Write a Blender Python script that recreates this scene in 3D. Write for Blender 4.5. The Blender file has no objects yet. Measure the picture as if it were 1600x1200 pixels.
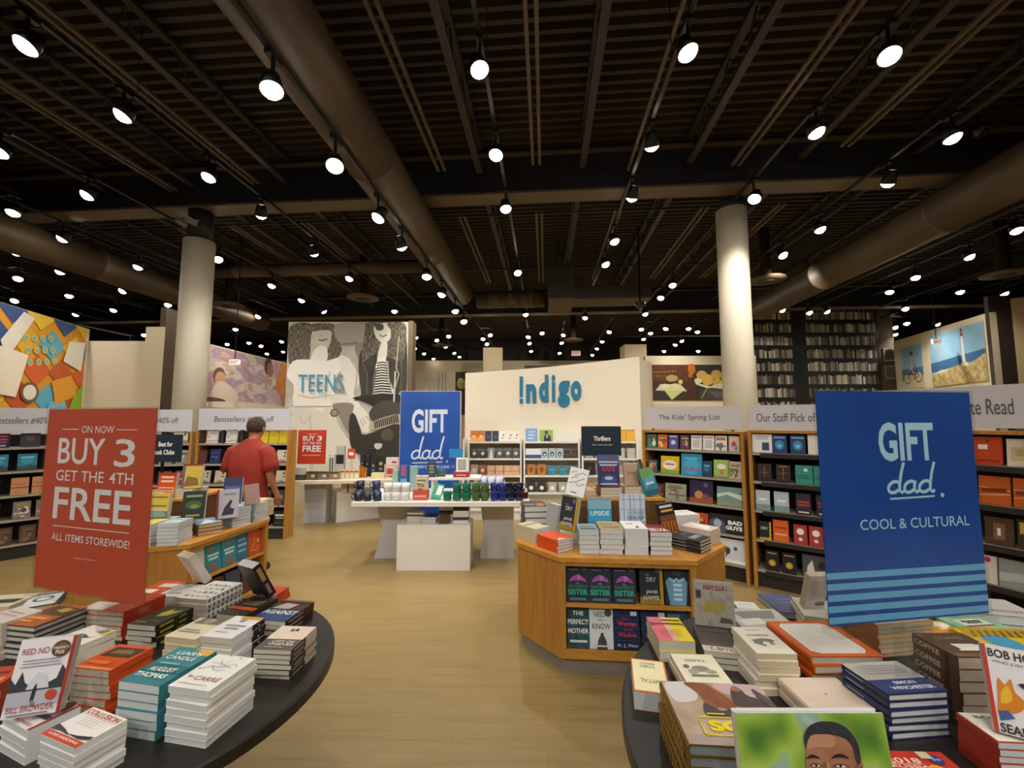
import bpy, bmesh, math, random
from math import sin, cos, pi, radians as rad, atan2, hypot
from mathutils import Vector as V, Matrix as M
random.seed(7)
SC = bpy.context.scene
COL = SC.collection

# ------------------------------------------------------------------ camera, light, exposure
CAM_H, FPX, PITCH = 1.62, 660.0, math.atan(56 / 660.0)
cd = bpy.data.cameras.new('camera')
cd.sensor_width = 36; cd.lens = FPX / 1600 * 36; cd.clip_start = .05; cd.clip_end = 200
cam = bpy.data.objects.new('camera', cd); COL.objects.link(cam)
cam.location = (0, 0, CAM_H); cam.rotation_euler = (pi / 2 + PITCH, 0, 0)
SC.camera = cam
SC.view_settings.view_transform = 'Standard'; SC.view_settings.look = 'None'
SC.view_settings.exposure = 0.0; SC.view_settings.gamma = 1.0
SC.view_settings.use_curve_mapping = False
SC.cycles.use_denoising = True
SC.cycles.max_bounces = 6; SC.cycles.transparent_max_bounces = 12
SC.cycles.sample_clamp_indirect = 4
wd = bpy.data.worlds.new('world'); SC.world = wd; wd.use_nodes = True
wd.node_tree.nodes['Background'].inputs[0].default_value = (1, .88, .72, 1)
wd.node_tree.nodes['Background'].inputs[1].default_value = .05
SPOT_W = 208.0                 # watts of each track spotlight
SPOT_COL = (1.0, .945, .86)
AX = rad(4.5)                  # the building's long axis, turned from the line of sight

def ray(px, py):
    x = (px - 800) / FPX; y = (600 - py) / FPX
    c, s = cos(PITCH), sin(PITCH)
    return V((x, c - y * s, s + y * c))
def on_z(px, py, z):           # the point of the level z that the picture shows there
    r = ray(px, py); return V((0, 0, CAM_H)) + r * ((z - CAM_H) / r.z)
def at_y(px, py, y):           # the point at distance y
    r = ray(px, py); return V((0, 0, CAM_H)) + r * (y / r.y)
def S(x, y, z=0):              # building axes -> world
    return V((x * cos(AX) + y * sin(AX), -x * sin(AX) + y * cos(AX), z))
def SI(p):
    return (p.x * cos(AX) - p.y * sin(AX), p.x * sin(AX) + p.y * cos(AX))

# ------------------------------------------------------------------ materials
MC = {}
def srgb(h):
    if isinstance(h, str):
        h = h.lstrip('#'); h = [int(h[i:i + 2], 16) / 255 for i in (0, 2, 4)]
        return tuple((c / 12.92 if c <= .04045 else ((c + .055) / 1.055) ** 2.4) for c in h)
    return tuple(h[:3])
def C(col, rough=.5, metal=0, name=None):
    key = (col if isinstance(col, str) else tuple(col), rough, metal)
    if key in MC: return MC[key]
    m = bpy.data.materials.new(name or 'paint'); m.use_nodes = True
    b = m.node_tree.nodes['Principled BSDF']
    b.inputs['Base Color'].default_value = (*srgb(col), 1)
    b.inputs['Roughness'].default_value = rough; b.inputs['Metallic'].default_value = metal
    MC[key] = m; return m
def nodes(name):
    m = bpy.data.materials.new(name); m.use_nodes = True
    nt = m.node_tree; return m, nt, nt.nodes['Principled BSDF']
def N(nt, t, **kw):
    n = nt.nodes.new(t)
    for k, v in kw.items():
        if k in n.inputs: n.inputs[k].default_value = v
        else: setattr(n, k, v)
    return n
def ramp(nt, stops):
    r = nt.nodes.new('ShaderNodeValToRGB'); e = r.color_ramp.elements
    while len(e) < len(stops): e.new(.5)
    for i, (p, c) in enumerate(stops): e[i].position = p; e[i].color = (*srgb(c), 1)
    return r
def coords(nt, scale=(1, 1, 1), rot=0, kind='Object'):
    tc = nt.nodes.new('ShaderNodeTexCoord'); mp = nt.nodes.new('ShaderNodeMapping')
    mp.inputs['Scale'].default_value = scale; mp.inputs['Rotation'].default_value = (0, 0, rot)
    nt.links.new(tc.outputs[kind], mp.inputs[0]); return mp
def wood(name, c0, c1, scale=(3, 40, 3), rough=.45):
    m, nt, b = nodes(name)
    mp = coords(nt, scale); n = N(nt, 'ShaderNodeTexNoise', Scale=1.0, Detail=6.0, Roughness=.6)
    nt.links.new(mp.outputs[0], n.inputs['Vector'])
    r = ramp(nt, [(.3, c0), (.7, c1)])
    nt.links.new(n.outputs['Fac'], r.inputs[0]); nt.links.new(r.outputs[0], b.inputs['Base Color'])
    b.inputs['Roughness'].default_value = rough
    return m
def blotch(name, stops, scale=3., detail=4., rough=.6, kind='Object', stretch=(1, 1, 1)):
    m, nt, b = nodes(name)
    mp = coords(nt, stretch, kind=kind); n = N(nt, 'ShaderNodeTexNoise', Scale=scale, Detail=detail, Roughness=.6)
    nt.links.new(mp.outputs[0], n.inputs['Vector'])
    r = ramp(nt, stops); nt.links.new(n.outputs['Fac'], r.inputs[0])
    nt.links.new(r.outputs[0], b.inputs['Base Color']); b.inputs['Roughness'].default_value = rough
    return m
def floor_mat():
    m, nt, b = nodes('floor_planks')
    mp = coords(nt, (1, 1, 1), rot=AX)
    br = N(nt, 'ShaderNodeTexBrick', Scale=1.0)
    br.inputs['Color1'].default_value = (*srgb('#967e4e'), 1); br.inputs['Color2'].default_value = (*srgb('#8f7746'), 1)
    br.inputs['Mortar'].default_value = (*srgb('#6d5a36'), 1)
    br.inputs['Mortar Size'].default_value = .002; br.inputs['Brick Width'].default_value = 1.3
    br.inputs['Row Height'].default_value = .16; br.offset = .37
    nt.links.new(mp.outputs[0], br.inputs['Vector'])
    mp2 = coords(nt, (1.1, 13, 1), rot=AX); n = N(nt, 'ShaderNodeTexNoise', Scale=1.6, Detail=6.0, Roughness=.65)
    nt.links.new(mp2.outputs[0], n.inputs['Vector'])
    r = ramp(nt, [(.25, '#77623a'), (.5, '#957e4e'), (.75, '#a28a56')])
    nt.links.new(n.outputs['Fac'], r.inputs[0])
    mx = N(nt, 'ShaderNodeMix', data_type='RGBA', blend_type='MIX'); mx.inputs[0].default_value = .55
    nt.links.new(br.outputs['Color'], mx.inputs[6]); nt.links.new(r.outputs[0], mx.inputs[7])
    nt.links.new(mx.outputs[2], b.inputs['Base Color'])
    b.inputs['Roughness'].default_value = .38
    return m
def pages_mat(name, c0, c1):
    m, nt, b = nodes(name)
    mp = coords(nt, (1, 1, 1)); w = N(nt, 'ShaderNodeTexWave', Scale=180.0, Distortion=1.5, Detail=2.0)
    w.bands_direction = 'Z'; nt.links.new(mp.outputs[0], w.inputs['Vector'])
    r = ramp(nt, [(.1, c0), (.6, c1)]); nt.links.new(w.outputs['Fac'], r.inputs[0])
    nt.links.new(r.outputs[0], b.inputs['Base Color']); b.inputs['Roughness'].default_value = .8
    return m
def emit(name, col, k):
    m, nt, b = nodes(name)
    b.inputs['Base Color'].default_value = (.8, .8, .8, 1)
    b.inputs['Emission Color'].default_value = (*srgb(col), 1); b.inputs['Emission Strength'].default_value = k
    try: m.cycles.emission_sampling = 'NONE'
    except Exception: pass
    return m
def acrylic_mat():
    m = bpy.data.materials.new('clear_acrylic'); m.use_nodes = True; nt = m.node_tree; nt.nodes.clear()
    o = nt.nodes.new('ShaderNodeOutputMaterial'); mx = nt.nodes.new('ShaderNodeMixShader')
    t = nt.nodes.new('ShaderNodeBsdfTransparent'); g = nt.nodes.new('ShaderNodeBsdfGlossy')
    t.inputs[0].default_value = (.93, .95, .95, 1); g.inputs['Roughness'].default_value = .08
    mx.inputs[0].default_value = .045
    nt.links.new(t.outputs[0], mx.inputs[1]); nt.links.new(g.outputs[0], mx.inputs[2])
    nt.links.new(mx.outputs[0], o.inputs[0]); return m
def glass_mat(name, col, rough=.05):
    m, nt, b = nodes(name)
    b.inputs['Base Color'].default_value = (*srgb(col), 1); b.inputs['Roughness'].default_value = rough
    b.inputs['Transmission Weight'].default_value = .35; b.inputs['IOR'].default_value = 1.45
    return m
OAK = wood('oak', '#a56f2c', '#c08a3e', (4, 4, 40) if False else (30, 30, 2.5))
OAK_TOP = wood('oak_top', '#b87c2e', '#cf9744', (30, 3, 30))
BLACK_WOOD = wood('black_wood', '#1b1714', '#2a2420', (4, 30, 4), .42)
DARK = C('#17120f', .7); CREAM = C('#ddd0b4', .8); WHITE = C('#e9e6e0', .45)
BROWN_DARK = C('#4a3d30', .8)
PAGES = pages_mat('paper_edges', '#aba493', '#dad4c4')
PAGES_W = pages_mat('white_paper_edges', '#aab1b3', '#dcdfde')
PAGES_C = pages_mat('cream_paper_edges', '#ab9c7c', '#d8cbab')
ACRYLIC = acrylic_mat()
LAMP = emit('lamp_glow', '#fff3dc', 30)
BLACK_METAL = C('#0b0b0c', .4, .3)

# ------------------------------------------------------------------ mesh helpers
def box(bm, lo, hi, mi=0, mx=None):
    x0, y0, z0 = lo; x1, y1, z1 = hi
    vs = [bm.verts.new(p) for p in ((x0,y0,z0),(x1,y0,z0),(x1,y1,z0),(x0,y1,z0),(x0,y0,z1),(x1,y0,z1),(x1,y1,z1),(x0,y1,z1))]
    if mx is not None:
        for v in vs: v.co = mx @ v.co
    for f in ((0,3,2,1),(4,5,6,7),(0,1,5,4),(1,2,6,5),(2,3,7,6),(3,0,4,7)):
        bm.faces.new([vs[i] for i in f]).material_index = mi
    return vs
def prism(bm, pts, z0, z1, mi=0):          # pts counter-clockwise seen from above
    a = [bm.verts.new((x, y, z0)) for x, y in pts]; b = [bm.verts.new((x, y, z1)) for x, y in pts]
    n = len(pts)
    bm.faces.new(list(reversed(a))).material_index = mi; bm.faces.new(b).material_index = mi
    for i in range(n):
        bm.faces.new((a[i], a[(i+1) % n], b[(i+1) % n], b[i])).material_index = mi
def lathe(bm, prof, seg=20, mi=0, mx=None, smooth=True, closed=True):   # prof: (r, z) bottom to top
    rings = []
    for r, z in prof:
        if r < 1e-6:
            v = bm.verts.new((0, 0, z)); rings.append([v])
        else:
            rings.append([bm.verts.new((r*cos(2*pi*i/seg), r*sin(2*pi*i/seg), z)) for i in range(seg)])
    for a, b in zip(rings, rings[1:]):
        for i in range(seg):
            j = (i+1) % seg
            if len(a) == 1 and len(b) == 1: continue
            if len(a) == 1: f = (a[0], b[j], b[i])
            elif len(b) == 1: f = (a[i], a[j], b[0])
            else: f = (a[i], a[j], b[j], b[i])
            f = bm.faces.new(f); f.material_index = mi; f.smooth = smooth
    if closed:
        if len(rings[0]) > 1: bm.faces.new(list(reversed(rings[0]))).material_index = mi
        if len(rings[-1]) > 1: bm.faces.new(rings[-1]).material_index = mi
    if mx is not None:
        for r in rings:
            for v in r: v.co = mx @ v.co
def tube(bm, pts, r, seg=8, mi=0, caps=True):
    pts = [V(p) for p in pts]; rings = []
    rr = r if isinstance(r, (list, tuple)) else [r] * len(pts)
    up = V((0, 0, 1))
    for i, p in enumerate(pts):
        d = (pts[min(i+1, len(pts)-1)] - pts[max(i-1, 0)]).normalized()
        u = d.cross(up)
        if u.length < 1e-3: u = d.cross(V((1, 0, 0)))
        u.normalize(); w = u.cross(d)
        rings.append([bm.verts.new(p + (u*cos(2*pi*k/seg) + w*sin(2*pi*k/seg)) * rr[i]) for k in range(seg)])
    for a, b in zip(rings, rings[1:]):
        for k in range(seg):
            f = bm.faces.new((a[k], a[(k+1) % seg], b[(k+1) % seg], b[k])); f.material_index = mi; f.smooth = True
    if caps:
        bm.faces.new(list(reversed(rings[0]))).material_index = mi; bm.faces.new(rings[-1]).material_index = mi
def loft(bm, rings, mi=0):
    rs = [[bm.verts.new(p) for p in r] for r in rings]; n = len(rs[0])
    for a, b in zip(rs, rs[1:]):
        for k in range(n):
            f = bm.faces.new((a[k], a[(k+1) % n], b[(k+1) % n], b[k])); f.smooth = True; f.material_index = mi
    bm.faces.new(list(reversed(rs[0]))); bm.faces.new(rs[-1])
def mesh(bm, name, mats, bevel=0):
    if bevel:
        bmesh.ops.bevel(bm, geom=[e for e in bm.edges if e.is_manifold and e.calc_face_angle(0) > .5], offset=bevel, segments=2, affect='EDGES', profile=.6)
    bmesh.ops.recalc_face_normals(bm, faces=bm.faces[:])
    me = bpy.data.meshes.new(name); bm.to_mesh(me); bm.free()
    for m in (mats if isinstance(mats, (list, tuple)) else [mats]): me.materials.append(m)
    return me
def obj(name, me, parent=None, mx=None):
    o = bpy.data.objects.new(name, me); COL.objects.link(o)
    if parent is not None: o.parent = parent
    if mx is not None: o.matrix_local = mx
    return o
def tag(o, label, cat, group=None, kind=None):
    for w in (' the ', ' a ', ' an '):
        while label and len(label.split()) > 16 and w in label: label = label.replace(w, ' ', 1)
    o['label'] = label; o['category'] = cat
    if group: o['group'] = group
    if kind: o['kind'] = kind
    return o
def empty(name, label, cat, mx=None, group=None):
    o = bpy.data.objects.new(name, None); COL.objects.link(o); o.empty_display_size = .1
    if mx is not None: o.matrix_local = mx
    return tag(o, label, cat, group)
def struct(name, me, mx=None, parent=None):
    o = obj(name, me, parent, mx); o['kind'] = 'structure'; return o
def bx(name, lo, hi, m, parent=None, mx=None, bevel=0):
    bm = bmesh.new(); box(bm, lo, hi); return obj(name, mesh(bm, name, m, bevel), parent, mx)
def loc(p, rz=0): return M.Translation(V(p)) @ M.Rotation(rz, 4, 'Z')
ORD = 'first second third fourth fifth sixth seventh eighth ninth tenth eleventh twelfth thirteenth fourteenth fifteenth sixteenth seventeenth eighteenth nineteenth twentieth'.split()

# ------------------------------------------------------------------ flat print: text and shapes
TX = {}
def text2d(s, bold=.0, shear=0):
    k = (s, bold, shear)
    if k in TX: return TX[k]
    cu = bpy.data.curves.new('lettering', 'FONT'); cu.body = s; cu.offset = bold; cu.shear = shear
    cu.resolution_u = 3; cu.fill_mode = 'FRONT'
    o = bpy.data.objects.new('lettering', cu); COL.objects.link(o)
    dg = bpy.context.evaluated_depsgraph_get(); ev = o.evaluated_get(dg); me = ev.to_mesh()
    vs = [(v.co.x, v.co.y) for v in me.vertices]; fs = [tuple(p.vertices) for p in me.polygons]
    ev.to_mesh_clear(); bpy.data.objects.remove(o); bpy.data.curves.remove(cu)
    xs = [v[0] for v in vs] or [0, 1]; ys = [v[1] for v in vs] or [0, 1]
    TX[k] = (vs, fs, min(xs), max(xs), min(ys), max(ys)); return TX[k]
AM = {}
def art_mesh(W, L, items, key=None, dz=.0004):
    """printed shapes on a W x L face lying in the local xy plane (u right, v up, 0..1)"""
    if key is not None and key in AM: return AM[key]
    bm = bmesh.new(); mats = []; mi = {}
    def slot(c):
        m = c if isinstance(c, bpy.types.Material) else C(c, .45)
        if m.name not in mi: mi[m.name] = len(mats); mats.append(m)
        return mi[m.name]
    z = 0
    def P(u, v): return ((u - .5) * W, (v - .5) * L, z)
    def poly(pts, c):
        a = sum(pts[i][0]*pts[(i+1) % len(pts)][1] - pts[(i+1) % len(pts)][0]*pts[i][1] for i in range(len(pts)))
        if a < 0: pts = list(reversed(pts))
        f = bm.faces.new([bm.verts.new(P(u, v)) for u, v in pts]); f.material_index = slot(c)
    for it in items:
        z += dz; t = it[0]
        if t == 'r': _, u0, v0, u1, v1, c = it; poly([(u0, v0), (u1, v0), (u1, v1), (u0, v1)], c)
        elif t == 'c':
            _, u, v, r, c = it[:5]; asp = it[5] if len(it) > 5 else 1
            poly([(u + r*cos(2*pi*k/20), v + r*asp*sin(2*pi*k/20)*W/L) for k in range(20)], c)
        elif t == 'p': poly(list(it[1]), it[2])
        elif t == 's':                      # smooth outline through the points
            q = list(it[1]); m_ = len(q); out = []
            for i in range(m_):
                p0, p1, p2, p3 = (q[(i + j - 1) % m_] for j in range(4))
                for s_ in (0, .25, .5, .75):
                    out.append(tuple(min(1, max(0, .5 * (2*p1[k] + (p2[k]-p0[k])*s_ + (2*p0[k]-5*p1[k]+4*p2[k]-p3[k])*s_**2 + (3*p1[k]-p0[k]-3*p2[k]+p3[k])*s_**3))) for k in (0, 1)))
            poly(out, it[2])
        elif t == 'l':                      # stroke: points, width (in u), colour
            _, pts, w, c = it; w = w * W / 2
            q = [V(((u-.5)*W, (v-.5)*L)) for u, v in pts]; Lf, Rt = [], []
            for i, p in enumerate(q):
                d = q[min(i+1, len(q)-1)] - q[max(i-1, 0)]
                d = d.normalized() if d.length > 1e-9 else V((1, 0)); nrm = V((-d.y, d.x)) * w
                Lf.append(bm.verts.new((*(p+nrm), z))); Rt.append(bm.verts.new((*(p-nrm), z)))
            for i in range(len(q)-1):
                bm.faces.new((Rt[i], Rt[i+1], Lf[i+1], Lf[i])).material_index = slot(c)
        elif t == 't':                      # text fitted to a box
            _, s, u0, v0, u1, v1, c = it[:7]; bold = it[7] if len(it) > 7 else 0; sh = it[8] if len(it) > 8 else 0
            vs, fs, x0, x1, y0, y1 = text2d(s, bold, sh); k = slot(c)
            bv = [bm.verts.new(P(u0 + (x-x0)/max(x1-x0, 1e-6)*(u1-u0), v0 + (y-y0)/max(y1-y0, 1e-6)*(v1-v0))) for x, y in vs]
            for f in fs:
                try: bm.faces.new([bv[i] for i in f]).material_index = k
                except ValueError: pass
    for f in bm.faces:
        f.normal_update()
        if f.normal.z < 0: f.normal_flip()
    me = bpy.data.meshes.new('print'); bm.to_mesh(me); bm.free()
    for m in mats: me.materials.append(m)
    if key is not None: AM[key] = me
    return me
def lines(u0, u1, v0, v1, n, c, ragged=.2, th=.35):   # rows of small print
    out = []
    for i in range(n):
        v = v1 - (i + .5) * (v1 - v0) / n; h = (v1 - v0) / n * th; d = random.random() * ragged * (u1 - u0)
        out.append(('r', u0 + d/2, v - h/2, u1 - d/2, v + h/2, c))
    return out
# ------------------------------------------------------------------ the setting
FL = bx('floor', (-16, -8, -.05), (18, 30, 0), floor_mat()); FL['kind'] = 'structure'
SAX = M.Rotation(-AX, 4, 'Z')
def ceiling_mat():
    return blotch('ceiling_paint', [(.3, '#2a211b'), (.7, '#3a2f27')], 1.5, rough=.75)
CEILM = ceiling_mat(); STEEL = C('#2e2621', .6); STEEL_L = C('#5a4b3c', .6); NAVY = C('#1a1b22', .6)
DUCTM = blotch('duct_paint', [(.3, '#4a3a2c'), (.7, '#57462f')], 1.2, rough=.5)
# corrugated roof deck: ribs run across the building
bm = bmesh.new(); pitch = .17; y = -8
prev = None; k = 0
while y < 24:
    for dy, z in ((0, 6.32), (.06, 6.32), (.085, 6.40), (.145, 6.40)):
        a = bm.verts.new((-23, y + dy, z)); b = bm.verts.new((22, y + dy, z))
        if prev: bm.faces.new((prev[0], prev[1], b, a))
        prev = (a, b)
    y += pitch
struct('ceiling', mesh(bm, 'ceiling', CEILM), SAX)
# main beams across, I-section with a paler bottom flange
for n, (yy, zt, zb) in enumerate(((7.0, 6.2, 5.5), (15.2, 6.2, 5.5))):
    bm = bmesh.new(); box(bm, (-23, yy, zb + .02), (22, yy + .12, zt), 0)
    o = struct('beam', mesh(bm, 'beam_web', NAVY), SAX)
    bx('flange', (-23, yy - .1, zb - .02), (22, yy + .26, zb + .02), STEEL_L, o)
    bx('flange', (-23, yy - .1, zt), (22, yy + .26, zt + .03), STEEL_L, o)
# open-web joists along the building
def joist(x, y0, y1, zt=6.28, zb=5.86):
    bm = bmesh.new()
    for z in (zt, zb):
        box(bm, (x - .05, y0, z - .03), (x + .05, y1, z + .03))
    n = int((y1 - y0) / .75); st = (y1 - y0) / (2 * n)
    for i in range(2 * n):
        za, zc = (zt, zb) if i % 2 == 0 else (zb, zt)
        tube(bm, [(x, y0 + i * st, za), (x, y0 + (i + 1) * st, zc)], .014, 4)
    return mesh(bm, 'joist', STEEL)
for x in [-15.1 + 1.75 * i for i in range(19)]:
    for y0, y1 in ((-7, 6.85), (7.3, 15.05)):
        struct('ceiling_joist', joist(x, y0, y1), SAX)
# twin slotted rails under the joists
bm = bmesh.new()
for dx in (-.055, .055):
    box(bm, (dx - .022, 0, 0), (dx + .022, 1, .04))
RAIL = mesh(bm, 'ceiling_rail', STEEL_L)
for px, py in ((690, 268), (838, 258), (1140, 272), (1320, 230), (400, 288), (317, 327), (975, 300)):
    x, y = SI(on_z(px, py, 5.75)); y = min(y, 6.85)
    struct('ceiling_rail', RAIL, SAX @ M.Translation((x, -3, 5.75)) @ M.Diagonal((1, y + 3, 1, 1)))
    struct('ceiling_rail', RAIL, SAX @ M.Translation((x + .02, 8.2, 5.75)) @ M.Diagonal((1, 4.2, 1, 1)))
# thin conduits across, seen as pale lines
for yy in (8.3, 11.4):
    bm = bmesh.new(); tube(bm, [(-12, yy, 5.8), (12, yy, 5.8)], .02, 6); struct('ceiling_conduit', mesh(bm, 'conduit', STEEL), SAX)

# ducts
def duct(name, label, a, b, r, seams=5):
    bm = bmesh.new(); a = V(a); b = V(b); L = (b - a).length
    mx = M.Translation(a) @ (b - a).to_track_quat('Z', 'Y').to_matrix().to_4x4()
    prof = [(r, 0)]
    for i in range(1, seams):
        z = L * i / seams; prof += [(r, z - .03), (r + .012, z - .03), (r + .012, z + .03), (r, z + .03)]
    lathe(bm, prof + [(r, L)], 28, 0, mx)
    return tag(obj(name, mesh(bm, name, DUCTM)), label, 'duct')
x0, y0 = SI(on_z(355, 0, 4.85))
duct('air_duct', 'big round brown air duct running away left of centre under the dark ceiling', S(x0 + .12, -4, 5.11), S(x0 + .12, 11.3, 5.11), .34)
x0, y0 = SI(on_z(1560, 290, 4.9))
duct('air_duct', 'big round brown air duct along the right side of the ceiling', S(x0 + .3, -2, 5.09), S(x0 + .3, 13.5, 5.09), .36)
x1, y1 = SI(on_z(100, 400, 4.9))
duct('air_duct', 'round brown air duct along the far left of the ceiling, left of the white column', S(x1 - .4, 0, 5.1), S(x1 - .4, 14, 5.1), .34)
duct('cross_duct', 'round brown duct crossing behind the left white column up to the central duct', S(x1 + .05, 10.4, 5.58), S(-2.75, 10.4, 5.58), .163)
cdo = duct('cross_duct', 'round brown duct branching right from the end of the central duct', S(-1.9, 11.6, 5.0), S(.0, 11.6, 5.0), .24)
for hx in (-1.5, -.5):
    hp = S(hx, 11.59); bx('hanger', (hp.x, hp.y, 5.235), (hp.x + .02, hp.y + .02, 6.33), STEEL, cdo)
bm = bmesh.new(); box(bm, (.1, 10.6, 4.72), (.75, 12.0, 5.6)); box(bm, (.75, 10.9, 4.78), (2.75, 11.7, 5.1))
o = tag(obj('flat_duct', mesh(bm, 'flat_duct', C('#2b241e', .6)), None, SAX), 'rectangular duct box hanging behind the centre of the ceiling above the white feature wall', 'duct')
for hx, hy in ((.3, 10.9), (.3, 11.7)): bx('hanger', (hx, hy, 5.6), (hx + .02, hy + .02, 6.33), STEEL, o)
bx('underside_panel', (.1, 10.6, 4.70), (.75, 12.0, 4.72), DUCTM, o); bx('underside_panel', (.75, 10.9, 4.76), (2.75, 11.7, 4.78), DUCTM, o)
# round diffusers
for px, py, z, w in ((357, 479, 4.9, 'behind the left white column'), (567, 468, 4.9, 'above the photo mural of two women'), (1197, 440, 4.9, 'just right of the right white column'), (1570, 431, 4.9, 'near the right edge of the ceiling'), (690, 541, 4.9, 'far at the back above the plant picture'), (896, 533, 4.9, 'far at the back above the exit sign')):
    p = on_z(px, py, z); bm = bmesh.new(); lathe(bm, [(.28, 0), (.42, .03), (.42, .06), (.12, .12), (.12, 1.3)], 24)
    o = tag(obj('ceiling_diffuser', mesh(bm, 'diffuser', DUCTM), None, loc(p)), 'round brown ceiling air diffuser ' + w, 'air vent')
    bm = bmesh.new(); lathe(bm, [(.10, -.02), (.2, -.004), (.2, 0), (.10, 0)], 24); obj('cone', mesh(bm, 'cone', STEEL), o)

# columns
def column(px_bot, px_top, py_top, yy, r, side):
    pb = at_y(px_bot, 640, yy); pt = at_y(px_top, py_top, yy); zt = pt.z; x = (pb.x + pt.x) / 2
    bm = bmesh.new(); lathe(bm, [(r, 0), (r, zt)], 36, 0, M.Translation((x, yy, 0)))
    o = struct('column_' + side, mesh(bm, 'column', C('#d8cfba', .6)))
    bm = bmesh.new(); lathe(bm, [(r * .8, zt), (r * .8, 5.5)], 24, 0, M.Translation((x, yy, 0))); obj('column_neck', mesh(bm, 'neck', NAVY), o)
    bx('column_base', (x - r - .05, yy - r - .05, 0), (x + r + .05, yy + r + .05, .12), C('#4a3a2a', .6), o)
    return x, zt
xl, zl = column(290, 317, 378, 7.6, .25, 'left'); xr, zr = column(1162, 1136, 330, 7.2, .25, 'right')
for x, yy, z, w in ((xl, 7.6, zl + .25, 'left'), (xr + .16, 7.2, zr + .25, 'right')):
    bm = bmesh.new()
    for dx, dy in ((-.12, -.24), (.06, -.26)):
        box(bm, (dx - .035, dy - .16, -.04), (dx + .035, dy + .06, .04))
    tube(bm, [(-.15, -.2, .06), (.1, -.2, .06)], .02, 6)
    tag(obj('security_camera', mesh(bm, 'camera', C('#8d8880', .4)), None, M.Translation((x, yy, z))), 'pair of small grey cameras on the dark neck of the %s column' % w, 'camera')

# walls.  P = floor points of the front face, front face to the viewer
def wall(name, p0, p1, z0, z1, m, t=.12, kind='structure'):
    d = V((p1[0] - p0[0], p1[1] - p0[1], 0)); L = d.length
    mx = M.Translation((p0[0], p0[1], 0)) @ M.Rotation(atan2(d.y, d.x), 4, 'Z')
    o = bx(name, (0, 0, z0), (L, t, z1), m, None, mx)
    if kind: o['kind'] = kind
    return o, L, mx
def face(mx, x0, x1, z0, z1, off=.003):      # local frame of a print on a wall face, facing -y
    return M.Translation((0, 0, 0)) @ mx @ M.Translation(((x0 + x1) / 2, -off, (z0 + z1) / 2)) @ M.Rotation(pi / 2, 4, 'X')
wall('wall_left', (-7.55, 5.0), (-8.62, 8.5), 0, 3.46, CREAM)
wall('wall_left_outer', (-22, -8), (-22, 24), 0, 6.4, DARK)
wall('wall_right_outer', (21, 24), (21, -8), 0, 6.4, DARK)
wall('wall_left_front', (-7.4, -8), (-7.55, 5.0), 0, 3.46, CREAM)
wall('wall_left_panel', (-8.62, 8.5), (-7.42, 8.5), 0, 3.22, C('#d5cab2', .8))
wall('wall_left_panel_edge', (-7.42, 8.44), (-7.03, 8.44), 0, 3.5, C('#cfc2a6', .8))
wall('wall_left_return', (-7.03, 8.44), (-7.0, 9.2), 0, 3.9, BROWN_DARK)
wall('wall_left_rear', (-7.36, 9.2), (-7.36, 24), 0, 3.46, CREAM)
wall('wall_back', (-22, 24), (21, 24), 0, 5.0, C('#d9ccae', .8))
wall('wall_back_above', (-22, 24.05), (21, 24.05), 5.0, 6.4, DARK)
wall('wall_front', (21, -7.5), (-22, -7.5), 0, 6.4, CREAM)
wall('wall_right', (13.2, 8.5), (12.4, -7.4), 0, 4.0, CREAM)
# photo mural of two women
p0 = at_y(447, 600, 8.8); p1 = at_y(637, 600, 8.8); ztm = at_y(540, 503, 8.8).z
tw, L, mx = wall('wall_center_teens', p0, p1, 0, ztm, C('#cfc8ba', .6), .16)
bx('wall_trim', (L, -.02, 0), (L + .09, .3, ztm + .02), C('#6d5c46', .7), None, mx)['kind'] = 'structure'
for o in [o for o in COL.objects if o.name == 'wall_trim']: o.name = 'trim_1'
def tz(*pts): return [(max(.001, min(.999, (x / 4.443 - 17) / 190)), max(.001, min(.999, 1 - (y / 4.443 - 13) / 270))) for x, y in pts]
G0, G1, G2, G3, G4 = '#ded8ca', '#f6f2e8', '#6f6a5e', '#2e2b26', '#b9b2a2'
HAIR = blotch('photo_hair', [(.35, '#3d372e'), (.5, '#5f584b'), (.68, '#a69d8b')], 9., 6., .6, stretch=(5, 1.2, 1))
JACK = blotch('photo_jacket', [(.3, '#2b2823'), (.6, '#45413a'), (.8, '#5e594e')], 5., 5., .6)
PSK = blotch('photo_backdrop', [(.35, '#b8b1a1'), (.7, '#d9d3c5')], 2.2, 4., .6)
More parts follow.
